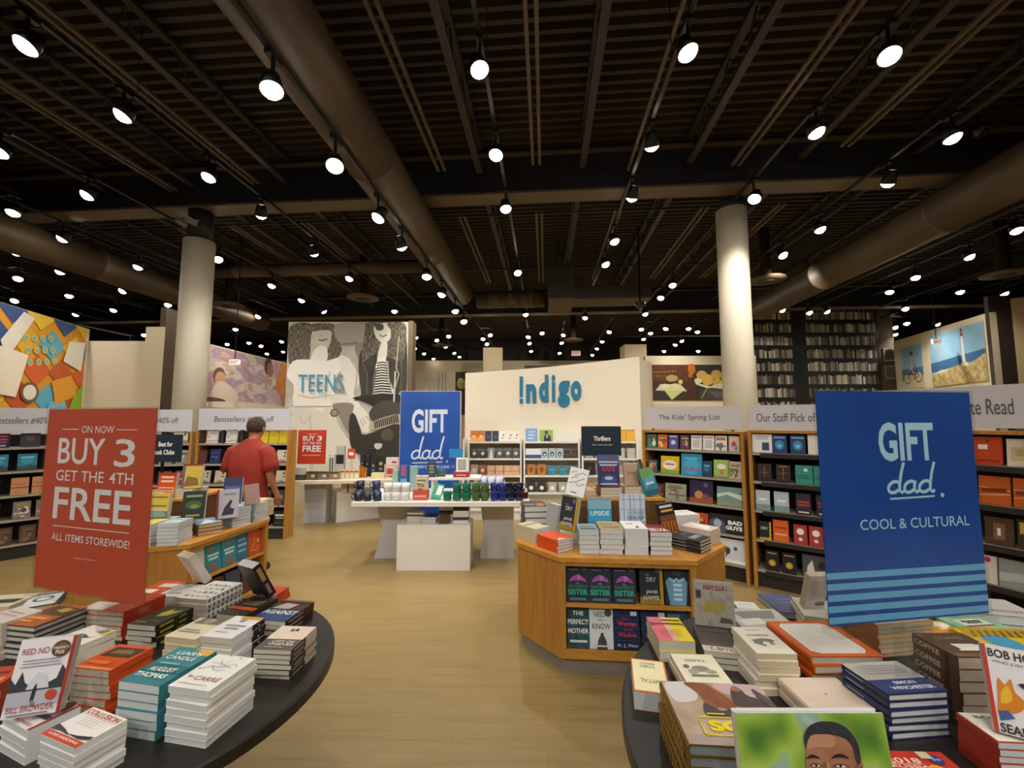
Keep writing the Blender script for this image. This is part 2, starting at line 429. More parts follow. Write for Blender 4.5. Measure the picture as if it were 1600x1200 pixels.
A = [('r', 0, 0, 1, 1, PSK),
 ('s', tz((85,90),(230,70),(235,200),(230,330),(190,350),(100,360),(80,250)), HAIR),
 ('s', tz((225,75),(395,75),(440,190),(455,260),(400,340),(345,375),(325,350),(360,240),(372,120),(250,125)), HAIR),
 ('s', tz((262,125),(370,120),(378,170),(368,215),(330,245),(300,240),(268,190)), '#cfc9ba'),
 ('s', tz((280,235),(345,235),(350,330),(240,330)), G1),
 ('l', tz((290,180),(315,188),(352,178)), .014, G2), ('l', tz((305,140),(300,160),(318,164)), .008, G4),
 ('s', tz((120,330),(240,320),(340,330),(470,300),(520,360),(430,420),(420,560),(400,650),(150,650),(130,500),(80,430)), '#fbf8ef'),
 ('s', tz((440,300),(520,320),(570,400),(585,470),(555,560),(600,640),(560,690),(530,650),(500,560),(470,470)), '#f3eee2'),
 ('s', tz((555,680),(600,640),(650,690),(690,718),(660,740),(680,790),(655,812),(625,815),(590,770),(560,735)), '#efe9da'),
 ('l', tz((612,715),(640,760)), .008, G4), ('l', tz((596,725),(622,775)), .008, G4), ('l', tz((632,705),(668,735)), .008, G4),
 ('s', tz((140,640),(400,640),(395,690),(135,690)), '#eae4d4'), ('l', tz((140,642),(400,640)), .01, G4), ('l', tz((135,690),(395,688)), .01, G4),
 ('r', *tz((285,685))[0], *tz((345,648))[0], '#f7f3e8'),
 ('s', tz((125,690),(400,690),(450,760),(560,930),(590,1100),(110,1100)), '#e9e3d4'),
 ('l', tz((250,700),(262,800),(330,1000)), .01, '#cfc8b6'), ('l', tz((180,700),(210,760),(260,700)), .006, '#bfb8a6'),
 ('s', tz((400,560),(500,565),(520,610),(400,620)), '#efe9db'), ('s', tz((405,625),(540,620),(545,690),(530,830),(450,700)), '#948c7b'),
 ('c', *tz((420,682))[0], .035, G2), ('c', *tz((420,682))[0], .022, '#a49c8a'),
 ('s', tz((400,80),(620,62),(635,120),(600,215),(450,215)), '#a39c8d'),
 ('l', tz((450,215),(570,205)), .012, G2), ('s', tz((545,240),(600,195),(635,230),(590,320)), '#8f8878'),
 ('s', tz((590,260),(720,220),(800,240),(900,150),(912,560),(870,540),(820,570),(560,600),(600,560),(580,420)), JACK),
 ('s', tz((615,110),(640,62),(870,45),(905,160),(880,330),(780,300),(690,280),(600,330)), HAIR),
 ('s', tz((680,85),(790,70),(800,150),(775,195),(735,205),(690,160)), '#e6dfd0'), ('l', tz((715,150),(740,162),(768,148)), .014, '#8d8473'),
 ('s', tz((770,70),(850,60),(870,150),(800,190),(795,120)), HAIR), ('s', tz((680,80),(700,72),(740,78),(740,112),(700,118)), '#3a352d'),
 ('s', tz((730,205),(770,200),(765,320),(705,330)), '#e9e3d5'),
 ('s', tz((705,330),(765,320),(800,480),(830,560),(690,570),(680,520)), '#f4f0e6')]
for k in range(13):
    yy = 338 + k * 18; A.append(('l', tz((706 - k * 1.6, yy + 8), (740, yy), (770 + k * 4.0, yy + 6)), .011, '#23211d'))
A += [('l', tz((250,420),(300,470),(330,560)), .006, '#d5cebe'), ('l', tz((380,400),(350,500),(360,600)), .006, '#d5cebe'), ('l', tz((160,560),(260,580),(400,560)), .006, '#cfc8b8'), ('l', tz((520,320),(570,400),(555,560)), .007, '#bdb5a4'), ('l', tz((600,330),(640,420),(640,560)), .012, '#5f5a50'), ('l', tz((860,250),(880,400),(870,540)), .012, '#5f5a50'), ('l', tz((700,380),(690,480),(680,560)), .008, '#1d1b18'),
 ('s', tz((545,580),(700,560),(870,560),(870,640),(740,680),(690,640),(600,600)), '#27241f'),
 ('s', tz((525,720),(560,690),(600,780),(640,830),(870,760),(870,995),(720,1000),(600,960),(540,900)), '#37332d'),
 ('s', tz((690,640),(760,600),(870,620),(870,700),(700,740),(660,690)), '#4a453c'),
 ('s', tz((680,745),(860,690),(870,740),(690,800)), '#b9b09c')]
for k in range(12):
    x = 700 + k * 14; A.append(('l', tz((x, 742 - (x - 690) * .3), (x + 8, 792 - (x - 690) * .3)), .012, '#3d382f'))
A += [('c', *tz((790,830))[0], .05, '#57503f'), ('s', tz((705,890),(755,890),(748,920),(712,925)), '#cfc8b8'),
 ('l', tz((855,160),(840,380),(860,420),(835,520),(790,470),(780,330)), .012, '#b3aa97'), ('l', tz((835,400),(830,610)), .014, '#cfc8b8')]
o = obj('photo_mural', art_mesh(L, ztm, A), None, face(mx, 0, L, 0, ztm))
tag(o, 'large black and white photo mural of two young women, one with a guitar', 'mural')
q0 = at_y(465, 612, 8.75); q1 = at_y(537, 585, 8.75)
bm = bmesh.new()
me = art_mesh(q1.x - q0.x, q1.z - q0.z, [('t', 'TEENS', 0, 0, 1, 1, '#4f9cc0')])
tag(obj('wall_lettering', me, None, M.Translation(((q0.x + q1.x) / 2, 8.745, (q0.z + q1.z) / 2)) @ M.Rotation(pi / 2, 4, 'X')), 'blue TEENS lettering across the black and white photo mural', 'sign')

# kids' wall: a graphic of coloured diamonds
KX0, KX1 = V((-7.55, 5.0, 0)), V((-8.6, 8.4, 0))
d = KX1 - KX0; kmx = M.Translation(KX0) @ M.Rotation(atan2(d.y, d.x), 4, 'Z'); KL = d.length
K = [('r', 0, 0, 1, 1, '#e2a02c')]
cols = ['#d8612a', '#e9b52f', '#3f5a8c', '#7fb327', '#5fb5cf', '#e8dfc8', '#c9572c', '#efc93b']
random.seed(3)
for i in range(7):
    for j in range(5):
        u, v = i / 6 + (j % 2) / 12, j / 4
        K.append(('p', [(u, v - .14), (u + .095, v), (u, v + .14), (u - .095, v)], random.choice(cols)))
K = [k if k[0] != 'p' else ('p', [(max(0, min(1, a)), max(0, min(1, b))) for a, b in k[1]], k[2]) for k in K]
for i in range(4):
    for j in range(3): K += [('c', .62 + i * .05 - j * .02, .56 + j * .1 + i * .015, .018, '#e9c65a'), ('c', .62 + i * .05 - j * .02, .56 + j * .1 + i * .015, .012, '#6fb7c4')]
K += [('c', .63, .30, .055, '#6a5a44', .9), ('c', .63, .30, .04, '#f0ead8', .9), ('p', [(.88, .05), (.999, .05), (.999, .42), (.93, .3)], '#86b81f'),
      ('p', [(.72, .02), (.93, .02), (.86, .26), (.76, .22)], '#76bfdc'), ('c', .83, .06, .06, '#e59a22', .8), ('p', [(.48, .55), (.62, .95), (.55, .98), (.44, .7)], '#ece6d8'),
      ('p', [(.83, .62), (.97, .55), (.99, .85), (.86, .82)], '#e9e4d8'), ('p', [(.8, .2), (.95, .3), (.9, .5), (.76, .42)], '#e8a32a'),
      ('p', [(.3, .3), (.55, .25), (.6, .62), (.4, .66)], '#f3ead6'), ('r', 0, 0, 1, .02, '#3d3a36')]
tag(obj('kids_mural', art_mesh(KL, 1.95, K), None, face(kmx, 0, KL, 1.5, 3.45, .01)), 'bright wall mural of orange, yellow, green and blue diamonds high on the left', 'mural')
# painted dancers' mural on the left rear wall
MP = blotch('painted_swirl', [(.22, '#8a5a3c'), (.36, '#c9a48a'), (.46, '#9a7f96'), (.56, '#cfc3b2'), (.66, '#a9716a'), (.8, '#6f5a72')], 1.1, 5., .6, stretch=(1, 2.2, 1))
MO = blotch('painted_orange', [(.3, '#b5562c'), (.55, '#c98a4e'), (.75, '#8c6b4a')], 1.6, 5., .6)
lmx = M.Translation((-7.36, 9.25, 0)) @ M.Rotation(pi / 2, 4, 'Z')
ML = 5.0
D = [('r', 0, 0, 1, 1, MP), ('s', [(.78, .3), (.84, .1), (1, .05), (1, 1), (.82, 1), (.8, .8), (.77, .6)], MO), ('r', 0, 0, .1, 1, MO),
     ('c', .26, .52, .045, '#6b5140', 1), ('c', .27, .47, .04, '#c69a80', 1), ('s', [(.2, .08), (.36, .06), (.42, .2), (.32, .42), (.24, .4)], '#d9c3b3'), ('s', [(.1, .02), (.3, .04), (.3, .14), (.14, .16)], '#5e4a44'),
     ('c', .68, .86, .04, '#3b2a22', 1.4), ('c', .7, .8, .035, '#8d6048', 1.3), ('l', [(.68, .7), (.66, .5), (.7, .35), (.78, .22)], .02, '#b9886a'), ('s', [(.66, .4), (.74, .2), (.84, .12), (.82, .3), (.76, .42)], '#b9a0a8'),
     ('s', [(.0, .0), (1, .0), (1, .06), (.5, .12), (.0, .05)], '#d8cbb8')]
tag(obj('painted_mural', art_mesh(ML, 1.5, D), None, face(lmx, 0, ML, 1.93, 3.43, .01)), 'painted mural of two figures in swirling purple and orange behind the left column', 'mural')
bx('wall_ledge', (0, -.1, 1.78), (ML, 0, 1.9), CREAM, None, lmx)['kind'] = 'structure'
# black shelf-photo wall at the right rear
p0 = at_y(1172, 600, 15.4); p1 = at_y(1378, 600, 15.4)
o, L, mx = wall('wall_right_rear', p0, p1, 0, 6.3, C('#15120f', .7), .1)
zb0, zb1 = at_y(1275, 665, 15.3).z, at_y(1275, 474, 15.3).z
B = [('r', 0, 0, 1, 1, '#14110e')]; random.seed(11)
for k in range(9):
    v0 = .955 - k * .107
    for a, b in ((.015, .335), (.445, .975)):
        u = a
        while u < b:
            w = random.uniform(.008, .02); g = random.choice((80, 110, 145, 175, 205, 50, 130))
            g2 = '#%02x%02x%02x' % (g, int(g * .95), int(g * .86))
            B.append(('r', u, v0 - .085, min(u + w * .92, b), v0 - .085 + random.uniform(.058, .078), g2)); u += w
tag(obj('bookshelf_mural', art_mesh(L, zb1 - zb0, B, dz=.00003), None, face(mx, 0, L, zb0, zb1)), 'tall black and white wall print of packed bookshelves at the right rear', 'mural')
# dark strip with framed prints, then the angled cream wall with beach pictures
q0 = at_y(1378, 600, 15.4); q1 = at_y(1402, 600, 15.3)
o, L2, mx2 = wall('wall_right_rear_strip', q0, q1, 0, 6.3, C('#3d3226', .8), .1)
for z in (3.1, 3.75):
    f = bx('framed_print', (.1, -.03, z), (.5, 0, z + .5), C('#7d6a50', .5), None, mx2); tag(f, 'small ornate brown frame on the dark strip, %s of two' % ('lower' if z < 3.5 else 'upper'), 'picture frame')
    bx('picture', (.15, -.034, z + .06), (.45, -.03, z + .44), C('#4a4033', .6), f)
w0 = at_y(1401, 600, 15.2); w1 = at_y(1556, 600, 11.0)
o, LW, mxw = wall('wall_right_beach', w0, w1, 0, 4.46, C('#d8ccae', .8), .15)
w2 = at_y(1592, 600, 10.9)
wall('wall_right_dark', w1, w2, 0, 4.9, C('#3c3126', .8))
w3 = at_y(1800, 600, 9.6); wall('wall_right_beige', w2, w3, 0, 4.8, C('#c9b48c', .8))
SKYM = blotch('photo_sky', [(.3, '#6fa3c4'), (.7, '#a9c9d6')], .8, 3., .5)
DUNE = blotch('photo_dune', [(.3, '#8c7742'), (.5, '#b7a26a'), (.7, '#d6c598')], 6., 6., .6)
Bk = [('r', 0, 0, 1, 1, SKYM), ('r', 0, .3, 1, .48, '#4d7ba0'), ('p', [(0, 0), (1, 0), (1, .28), (.4, .33), (0, .36)], '#d2c59c'),
      ('c', .24, .25, .16, '#2f2b26'), ('c', .24, .25, .135, '#cfc29a'), ('c', .78, .27, .17, '#2f2b26'), ('c', .78, .27, .145, '#cfc29a'),
      ('l', [(.24, .25), (.42, .42), (.7, .42), (.55, .25), (.42, .42)], .03, '#4a2a26'), ('l', [(.78, .27), (.66, .5), (.6, .5)], .03, '#3a2a26'), ('l', [(.55, .25), (.78, .27)], .02, '#444'.replace('444', '444444')),
      ('p', [(.38, .44), (.5, .46), (.62, .7), (.5, .78), (.44, .68)], '#c8b8a8'), ('l', [(.45, .46), (.58, .36), (.54, .22)], .07, '#b78f74'), ('l', [(.52, .7), (.66, .56), (.68, .5)], .04, '#b78f74'), ('c', .52, .82, .06, '#7a4a32', 1.1), ('c', .5, .84, .055, '#3c2c24', .9), ('p', [(0, .2), (.06, .2), (.1, .4), (.04, .5), (0, .48)], '#5f8a3c')]
Lt = [('r', 0, 0, 1, 1, SKYM), ('p', [(0, .27), (1, .36), (1, .54), (0, .45)], '#3f6a92'), ('p', [(0, 0), (1, 0), (1, .47), (.8, .36), (.55, .34), (.3, .3), (0, .22)], DUNE), ('p', [(.03, .22), (.4, .29), (.2, .3)], '#e3d9bd'),
      ('p', [(.6, .32), (.68, .32), (.66, .45), (.65, .86), (.615, .86), (.61, .45)], '#e8e2d6'), ('r', .605, .84, .66, .87, '#5c4a44'), ('r', .615, .87, .65, .93, '#a4513c'), ('p', [(.607, .93), (.658, .93), (.632, .99)], '#5c4a44'), ('r', .585, .3, .7, .36, '#efe8d8')]
a0, a1 = .10 * LW, .36 * LW; b0, b1 = .45 * LW, .955 * LW
def picture(name, lab, items, x0, x1, z0, z1, mx, off=.02):
    f = bx(name, (x0, -off, z0), (x1, 0, z1), C('#b9ac90', .6), None, mx)
    obj('print', art_mesh(x1 - x0, z1 - z0, items), f, M.Translation(((x0 + x1) / 2, -off - .002, (z0 + z1) / 2)) @ M.Rotation(pi / 2, 4, 'X'))
    return tag(f, lab, 'picture')
picture('canvas_picture', 'beach picture of a person riding a bicycle, high on the right wall', Bk, a0, a1, 2.66, 4.12, mxw)
picture('canvas_picture', 'beach picture of a white lighthouse above dunes, high on the right wall', Lt, b0, b1, 2.66, 4.28, mxw)
# pictures far at the back
f0 = at_y(646, 580, 23.6); f1 = at_y(728, 640, 23.6); bmx = M.Translation((0, 23.98, 0))
BO = blotch('photo_boards', [(.3, '#c8bfa8'), (.6, '#e8e0cc')], 6., 3., .7, stretch=(3, .3, 1))
Pl = [('r', 0, 0, .78, 1, BO), ('r', .78, 0, 1, 1, '#2f2f2c'), ('c', .9, .72, .09, '#b7b05a', 1.1), ('c', .88, .8, .05, '#cfc88a'), ('p', [(.8, .3), (.95, .5), (.9, .2)], '#55594e')]
for u in (.45, .52, .58): Pl.append(('r', u, 0, u + .02, 1, '#a89f88'))
for u, v, r in ((.1, .22, .06), (.22, .4, .08), (.32, .45, .08), (.27, .35, .09), (.46, .25, .06), (.42, .2, .07), (.16, .3, .06)): Pl.append(('c', u, v, r, '#4b5a2e', .8))
for u in (.12, .27, .44): Pl.append(('r', u - .035, 0, u + .035, .16, '#d8d0bc'))
picture('canvas_picture', 'picture of potted plants before white boards, far at the back', Pl, f0.x, f1.x, 1.9, f0.z, bmx)
g0 = at_y(820, 570, 23.6); g1 = at_y(885, 590, 23.6)
picture('canvas_picture', 'dark brown picture peeping over the white feature wall at the back', [('r', 0, 0, 1, 1, '#3a2a1c'), ('r', .35, 0, .55, 1, '#5c4a34')], g0.x, g1.x, g1.z - .6, g0.z, bmx)
e0 = at_y(1008, 556, 12.2); e1 = at_y(1185, 640, 12.2)
o, LE, mxe = wall('wall_center_right', e0, e1, 0, e0.z, C('#d8ccae', .8), .15)
bx('wall_ledge', (0, -.12, at_y(1100, 640, 12.2).z - .12), (LE, 0, at_y(1100, 628, 12.2).z - .06), CREAM, None, mxe)['kind'] = 'structure'
h0 = at_y(1014, 570, 12.2); h1 = at_y(1136, 626, 12.2)
Fd = [('r', 0, 0, 1, 1, '#4a2c18'), ('r', 0, .55, .5, 1, '#5f3620'), ('r', .6, .0, 1, 1, '#2d2e2a'), ('c', .55, .88, .05, '#c46a1e', 1.4), ('c', .53, .7, .03, '#b5702a'),
      ('s', [(.08, .05), (.42, .05), (.44, .3), (.1, .32)], '#3a3431'), ('p', [(.07, .28), (.48, .26), (.4, .45), (.14, .46)], '#d8cfae'), ('p', [(.18, .3), (.44, .28), (.28, .02)], '#cdd084'), ('c', .2, .4, .05, '#e6dcb8', .6), ('c', .33, .4, .06, '#e2d6a4', .6), ('c', .29, .62, .08, '#a9a25c', .55), ('c', .4, .52, .03, '#d9c47c'),
      ('c', .68, .7, .07, '#c9a24a', .9), ('c', .75, .58, .075, '#d3ac4c', 1), ('c', .87, .72, .07, '#c9a040', .9), ('c', .88, .5, .065, '#cda545', .8), ('c', .98, .62, .05, '#c39a40'), ('c', .63, .55, .05, '#ddd5a8', .7), ('s', [(.62, .48), (.8, .38), (.76, .34), (.6, .45)], '#dcd4b0'), ('s', [(.8, .42), (1, .5), (1, .3), (.84, .34)], '#cfc8a4'), ('s', [(.64, .05), (1, .02), (1, .28), (.72, .34)], '#463f3a'), ('l', [(.74, .34), (.66, .05)], .012, '#9aa36a')]
for k in range(10): Fd.append(('c', .02 + k * .035, .78 + .004 * k, .008, '#e0a24a'))
for k in range(6): Fd.append(('c', .02 + k * .035, .68, .007, '#d89a44'))
for k in range(5): Fd.append(('l', [(.78 + k * .04, .26), (.86 + k * .035, .08)], .01, '#8d8478'))
picture('canvas_picture', 'food picture of cheese on a cloth and piled yellow fruit behind the right shelves', Fd, h0.x - mxe.translation.x, h1.x - mxe.translation.x, h1.z, h0.z, M.Translation((mxe.translation.x, mxe.translation.y, 0)))
# square cream piers beyond the feature wall
for a, b, py, yy in ((755, 785, 543, 19), (976, 1010, 538, 13)):
    c0 = at_y(a, py, yy); c1 = at_y(b, py, yy)
    bx('column_square', (c0.x, yy, 0), (c1.x, yy + .6, c0.z), C('#d5c49c', .7))['kind'] = 'structure'

# exit signs
def exit_sign(px, py, yy, w, lab, hang):
    p = at_y(px, py, yy); h = w * .55
    o = bx('exit_sign', (-w/2, -.03, -h/2), (w/2, .03, h/2), emit('exit_panel', '#e8b7a4', .3), None, M.Translation(p))
    obj('lettering', art_mesh(w, h, [('r', .03, .06, .97, .94, emit('exit_face', '#e0a898', .3)), ('t', 'EXIT', .1, .18, .9, .82, C('#c2301c', .5), .03)]), o, M.Translation((0, -.032, 0)) @ M.Rotation(pi / 2, 4, 'X'))
    if hang: bm = bmesh.new(); tube(bm, [(0, 0, h/2), (0, 0, 6.33 - p.z)], .012, 6); obj('hanging_rod', mesh(bm, 'rod', BLACK_METAL), o)
    tag(o, lab, 'exit sign')
exit_sign(900, 552, 20, .42, 'glowing EXIT sign hanging far at the back above the white feature wall', 2.2)
exit_sign(367, 566, 10.4, .24, 'glowing EXIT sign in front of the painted mural behind the left column', 3)
exit_sign(1463, 534, 12.4, .26, 'glowing EXIT sign between the two beach pictures', 3)

# ------------------------------------------------------------------ track lighting
LP = [(58,71),(198,181),(438,141),(528,260),(592,341),(663,433),(685,461),(702,487),(727,503),(750,110),(778,243),(792,327),(808,427),(820,492),(1067,84),(1017,230),(985,310),(963,378),(940,414),(926,475),(918,497),
 (1369,90),(1260,209),(1167,312),(1061,446),(1032,466),(1018,491),(1587,119),(1481,217),(1386,287),(1297,359),(1238,399),(1543,303),(1461,358),(1386,401),(1320,434),(1255,464),(1223,485),(1589,361),(1517,402),(1447,434),(1390,457),(1308,487),(1265,489),(1492,457),(1570,459),(1422,483),(1589,485),
 (30,237),(150,305),(323,278),(343,406),(287,447),(461,470),(424,447),(490,397),(539,436),(403,495),(20,333),(113,373),(211,418),(253,477),(28,436),(25,395),(106,425),(194,455),(105,463),(37,470),(177,485),(105,492),(285,387),(417,337),(7,485),(638,386),(610,487),(503,487),(144,537),(181,537),(225,524),(368,515),
 (650,528),(687,532),(701,526),(698,542),(649,545),(662,553),(677,561),(707,552),(716,558),(753,530),(766,524),(754,538),(764,549),(816,527),(820,537),(826,549),(879,524),(877,536),(876,552),(948,519),(941,534),(935,545),(926,555),(847,521),(1002,515),(1006,530),(1023,521),(1040,514),(1076,514),(1089,519),(1070,533),(1061,539),(1046,549),(1091,549),(355,538),(394,536),(408,541),(440,534),(438,550),(417,553),(1399,512),(1417,506),(1465,507),(1399,523)]
DIM = {(985,310),(1386,287),(1543,303),(417,337),(285,387),(490,397),(638,386),(503,487),(1017,230)}
ZL = 5.05
TRX = [-19.8, -16.6, -15.0, -13.3, -11.15, -9.15, -7.0, -4.75, -2.78, -.65, 1.37, 3.3, 5.1, 7.15, 9.15, 11.2, 13.0, 14.3]
FTX = [-14.4, -13.2, -11.6, -6.3, -4.7, -2.75, -.9, .75, 2.5, 4.3, 6.1, 7.7]
tracks = {}
for q in LP:
    sx, sy = SI(on_z(q[0], q[1], ZL)); far = sy > 15.9
    L = FTX if far else TRX
    k = min(range(len(L)), key=lambda i: abs(L[i] - sx)); zl = ZL
    if not far and k == 8: zl = 4.38; sx, sy = SI(on_z(q[0], q[1], zl))
    tracks.setdefault((far, k), []).append([sx, sy, q, zl])
TN = [((f, k), t) for (f, k), t in sorted(tracks.items())]
bm = bmesh.new(); lathe(bm, [(.05, .18), (.07, .16), (.1, 0), (.092, 0), (.06, .04)], 18, closed=False); CAN = mesh(bm, 'can', BLACK_METAL)
bm = bmesh.new(); lathe(bm, [(.0, -.055), (.035, -.048), (.068, -.025), (.088, .006)], 18, closed=False); LENS = mesh(bm, 'lens', LAMP)
bm = bmesh.new(); box(bm, (-.012, -.012, .1), (.012, .012, .29)); box(bm, (-.03, -.08, .28), (.03, .08, .3195)); STEM = mesh(bm, 'bracket', BLACK_METAL)
TRACKM = C('#15110f', .5); random.seed(5); nl = 0
WASH = {(461,470): (at_y(490, 590, 8.7), 190), (610,487): (at_y(600, 600, 8.7), 50), (150,305): (V((-8.3, 7.3, 2.7)), 200), (30,237): (V((-7.9, 6.2, 2.5)), 160), (926,475): (at_y(860, 620, 7.2), 60), (940,414): (at_y(930, 610, 7.2), 60), (343,406): (V((-6.9, 11.5, 2.6)), 420), (1238,399): (at_y(1250, 560, 15), 800), (1447,434): (at_y(1500, 560, 12), 320), (1061,446): (at_y(1075, 600, 12), 240), (287,447): (V((-7.6, 8.4, 2.2)), 200), (820,492): (V((-1.5, 22, 3)), 700), (918,497): (V((2, 22, 3)), 700)}
nnear = sum(1 for (f, k), t in TN if not f)
ti = -1
for (isfar, kk), tr in TN:
    ti += 1; ZL = tr[0][3]
    tr.sort(key=lambda p: p[1]); mean = sum(p[0] for p in tr) / len(tr)
    y0, y1 = tr[0][1] - 1.2, tr[-1][1] + 1.0
    if tr[0][1] < 5.5: y0 = -2
    if isfar: y0 = max(y0, 15.6)
    where = '%s from the left %s' % (ORD[ti if not isfar else ti - nnear], 'in the far bay' if isfar else 'in the near bays')
    t = bx('light_track', (mean - .022, y0, ZL + .32), (mean + .022, y1, ZL + .36), TRACKM, None, SAX)
    yy = y0 + .3
    while yy < y1:
        if abs(yy - 10.4) < .3: yy += .6
        bm = bmesh.new(); tube(bm, [(mean, yy, ZL + .35), (mean, yy, 4.772 if ZL < 4.5 else 6.325)], .006, 4); obj('hanger', mesh(bm, 'hanger', TRACKM), t); yy += 3
    tag(t, 'dark ceiling light track, ' + where, 'light track', 'ceiling light tracks')
    for k, (sx, sy, q, zz) in enumerate(tr):
        if abs(sx - mean) < .3: sx = mean
        dim = q in DIM; far = sy > 13
        p = S(sx, sy, ZL)
        mx = M.Translation(p) @ M.Rotation(-AX, 4, 'Z')
        o = empty('track_spotlight', '', 'spotlight', mx, 'track spotlights')
        # tilt: lamps whose glare the photo shows face the shop front, the dim ones turn away
        az = random.uniform(-.9, .9) + (pi if dim else 0); tl = random.uniform(.25, .55) if not dim else .6
        rot = M.Rotation(az, 4, 'Z') @ M.Rotation(-tl, 4, 'X')
        obj('can', CAN, o, rot); obj('lens', LENS, o, rot); obj('bracket', STEM, o)
        if sx != mean: bx('arm', (min(0, mean - sx), -.02, .30), (max(0, mean - sx), .02, .3195), BLACK_METAL, o)
        o['label'] = '%s black spotlight, %s from front on %s %s ceiling track from left' % ('dim' if dim else 'lit', ORD[k], ORD[ti if not isfar else ti - nnear], 'far' if isfar else 'near')
        if q in WASH:
            tgt, pw = WASH[q]
            ld = bpy.data.lights.new('lamp', 'SPOT'); ld.energy = pw; ld.color = SPOT_COL; ld.spot_size = rad(50); ld.spot_blend = .8; ld.shadow_soft_size = .06
            lo = bpy.data.objects.new('lamp', ld); COL.objects.link(lo); lo.parent = o
            lo.matrix_local = mx.inverted() @ (M.Translation(p + V((0, 0, -.08))) @ (tgt - p).to_track_quat('-Z', 'Y').to_matrix().to_4x4())
            nl += 1; continue
        nl += 1
        if (nl % 2 == 0 and not far) or (far and nl % 4 == 0):
            ld = bpy.data.lights.new('lamp', 'SPOT'); ld.energy = SPOT_W * (1.6 if far else 1); ld.color = SPOT_COL
            ld.spot_size = rad(120); ld.spot_blend = .9; ld.shadow_soft_size = .09
            lo = bpy.data.objects.new('lamp', ld); COL.objects.link(lo); lo.parent = o; lo.matrix_local = M.Translation((0, 0, -.075)) @ M.Rotation(rad(30) if sy < 5 or 7.7 < sy < 9 else 0, 4, 'X')
ZL = 5.05
# unseen spotlights added behind and above the viewer to brighten camera-facing surfaces
for x, y in ((-4.6, -3.2), (-3.5, -3.4), (-.65, -3.2), (1.37, -3.4), (3.3, -3.2), (5.1, -3.0), (-7, -2), (6.2, -2), (-3.5, -1.0), (.3, -1.2), (3.3, -1.0), (-5, 0), (5.2, 0), (-1.6, 1.4), (1.4, 1.2)):
    o = empty('track_spotlight', 'unseen added spotlight over the front tables, above and behind the picture', 'spotlight', M.Translation(S(x, y, ZL)), 'added spotlights overhead')
    obj('can', CAN, o); obj('lens', LENS, o); obj('bracket', STEM, o)
    ld = bpy.data.lights.new('lamp', 'SPOT'); ld.energy = SPOT_W * (1.3 if y < -1.5 else .45); ld.color = SPOT_COL; ld.spot_size = rad(110); ld.spot_blend = .9; ld.shadow_soft_size = .09
    lo = bpy.data.objects.new('lamp', ld); COL.objects.link(lo); lo.parent = o; lo.matrix_local = M.Translation((0, 0, -.075)) @ M.Rotation(rad(48) if y < -1.5 else rad(18), 4, 'X')
# a wire hook hanging by the central duct, dome mirrors
p = at_y(516, 186, 5.2); bm = bmesh.new(); tube(bm, [(0, 0, 1.4), (0, 0, .12), (.02, 0, .06), (-.02, 0, 0), (0, 0, -.06)], .008, 6); lathe(bm, [(.0, -.12), (.05, -.1), (.06, -.06), (.02, -.04)], 12)
tag(obj('hanging_hook', mesh(bm, 'hook', C('#6f6a63', .3, .8)), None, M.Translation(p)), 'small wire hook hanging beside the central duct', 'hook')
for px, py, yy, w in ((1000, 476, 10, 'above the right end of the white feature wall'), (1530, 205, 6, 'at the upper right by the right duct')):
    p = at_y(px, py, yy); bm = bmesh.new(); lathe(bm, [(0, -.11), (.06, -.09), (.1, -.04), (.115, 0), (.115, .05), (.02, .06), (.02, 6.33 - p.z)], 20)
    tag(obj('camera_dome', mesh(bm, 'dome', C('#2a2623', .15)), None, M.Translation(p)), 'dark glossy camera dome hanging ' + w, 'camera dome')
# ------------------------------------------------------------------ books
def frame(o, right, up, normal=None):      # local x -> right, y -> up, z -> normal
    r = V(right).normalized(); u = V(up); u = (u - r * u.dot(r)).normalized(); n = r.cross(u)
    m = M(((r.x, u.x, n.x, o[0]), (r.y, u.y, n.y, o[1]), (r.z, u.z, n.z, o[2]), (0, 0, 0, 1)))
    return m
BKM = {}
def book_meshes(w, l, t, cover, kind='pb', spine=-1, pages=None):
    """a closed book lying flat, title towards +y; the cover wraps the spine side"""
    key = (round(w, 4), round(l, 4), round(t, 4), cover, kind, spine, pages)
    if key in BKM: return BKM[key]
    th = .0009 if kind == 'pb' else .0025; ov = .0006 if kind == 'pb' else .0035
    s = spine; x0, x1 = -w / 2, w / 2
    prof = [(-x0, 0), (x0, 0), (x0, t), (-x0, t), (-x0, t - th), (x0 + th, t - th), (x0 + th, th), (-x0, th)]
    if kind == 'hc': prof = [(-x0, 0), (x0 + .004, 0), (x0, t * .25), (x0, t * .75), (x0 + .004, t), (-x0, t), (-x0, t - th), (x0 + .007, t - th), (x0 + .005, t * .5), (x0 + .007, th), (-x0, th)]
    bm = bmesh.new()
    a = [bm.verts.new((x * -s, -l / 2, z)) for x, z in prof]; b = [bm.verts.new((x * -s, l / 2, z)) for x, z in prof]
    n = len(prof)
    bm.faces.new(a); bm.faces.new(list(reversed(b)))
    for i in range(n): bm.faces.new((a[i], b[i], b[(i + 1) % n], a[(i + 1) % n]))
    cm = mesh(bm, 'cover', cover if isinstance(cover, bpy.types.Material) else C(cover, .4))
    bm = bmesh.new(); e = th + .0002
    xa, xb = (x0 + th + .0002, -x0 - ov)
    box(bm, (min(xa * -s, xb * -s), -l / 2 + ov, e), (max(xa * -s, xb * -s), l / 2 - ov, t - e))
    pm = mesh(bm, 'pages', pages or PAGES)
    BKM[key] = (cm, pm); return BKM[key]
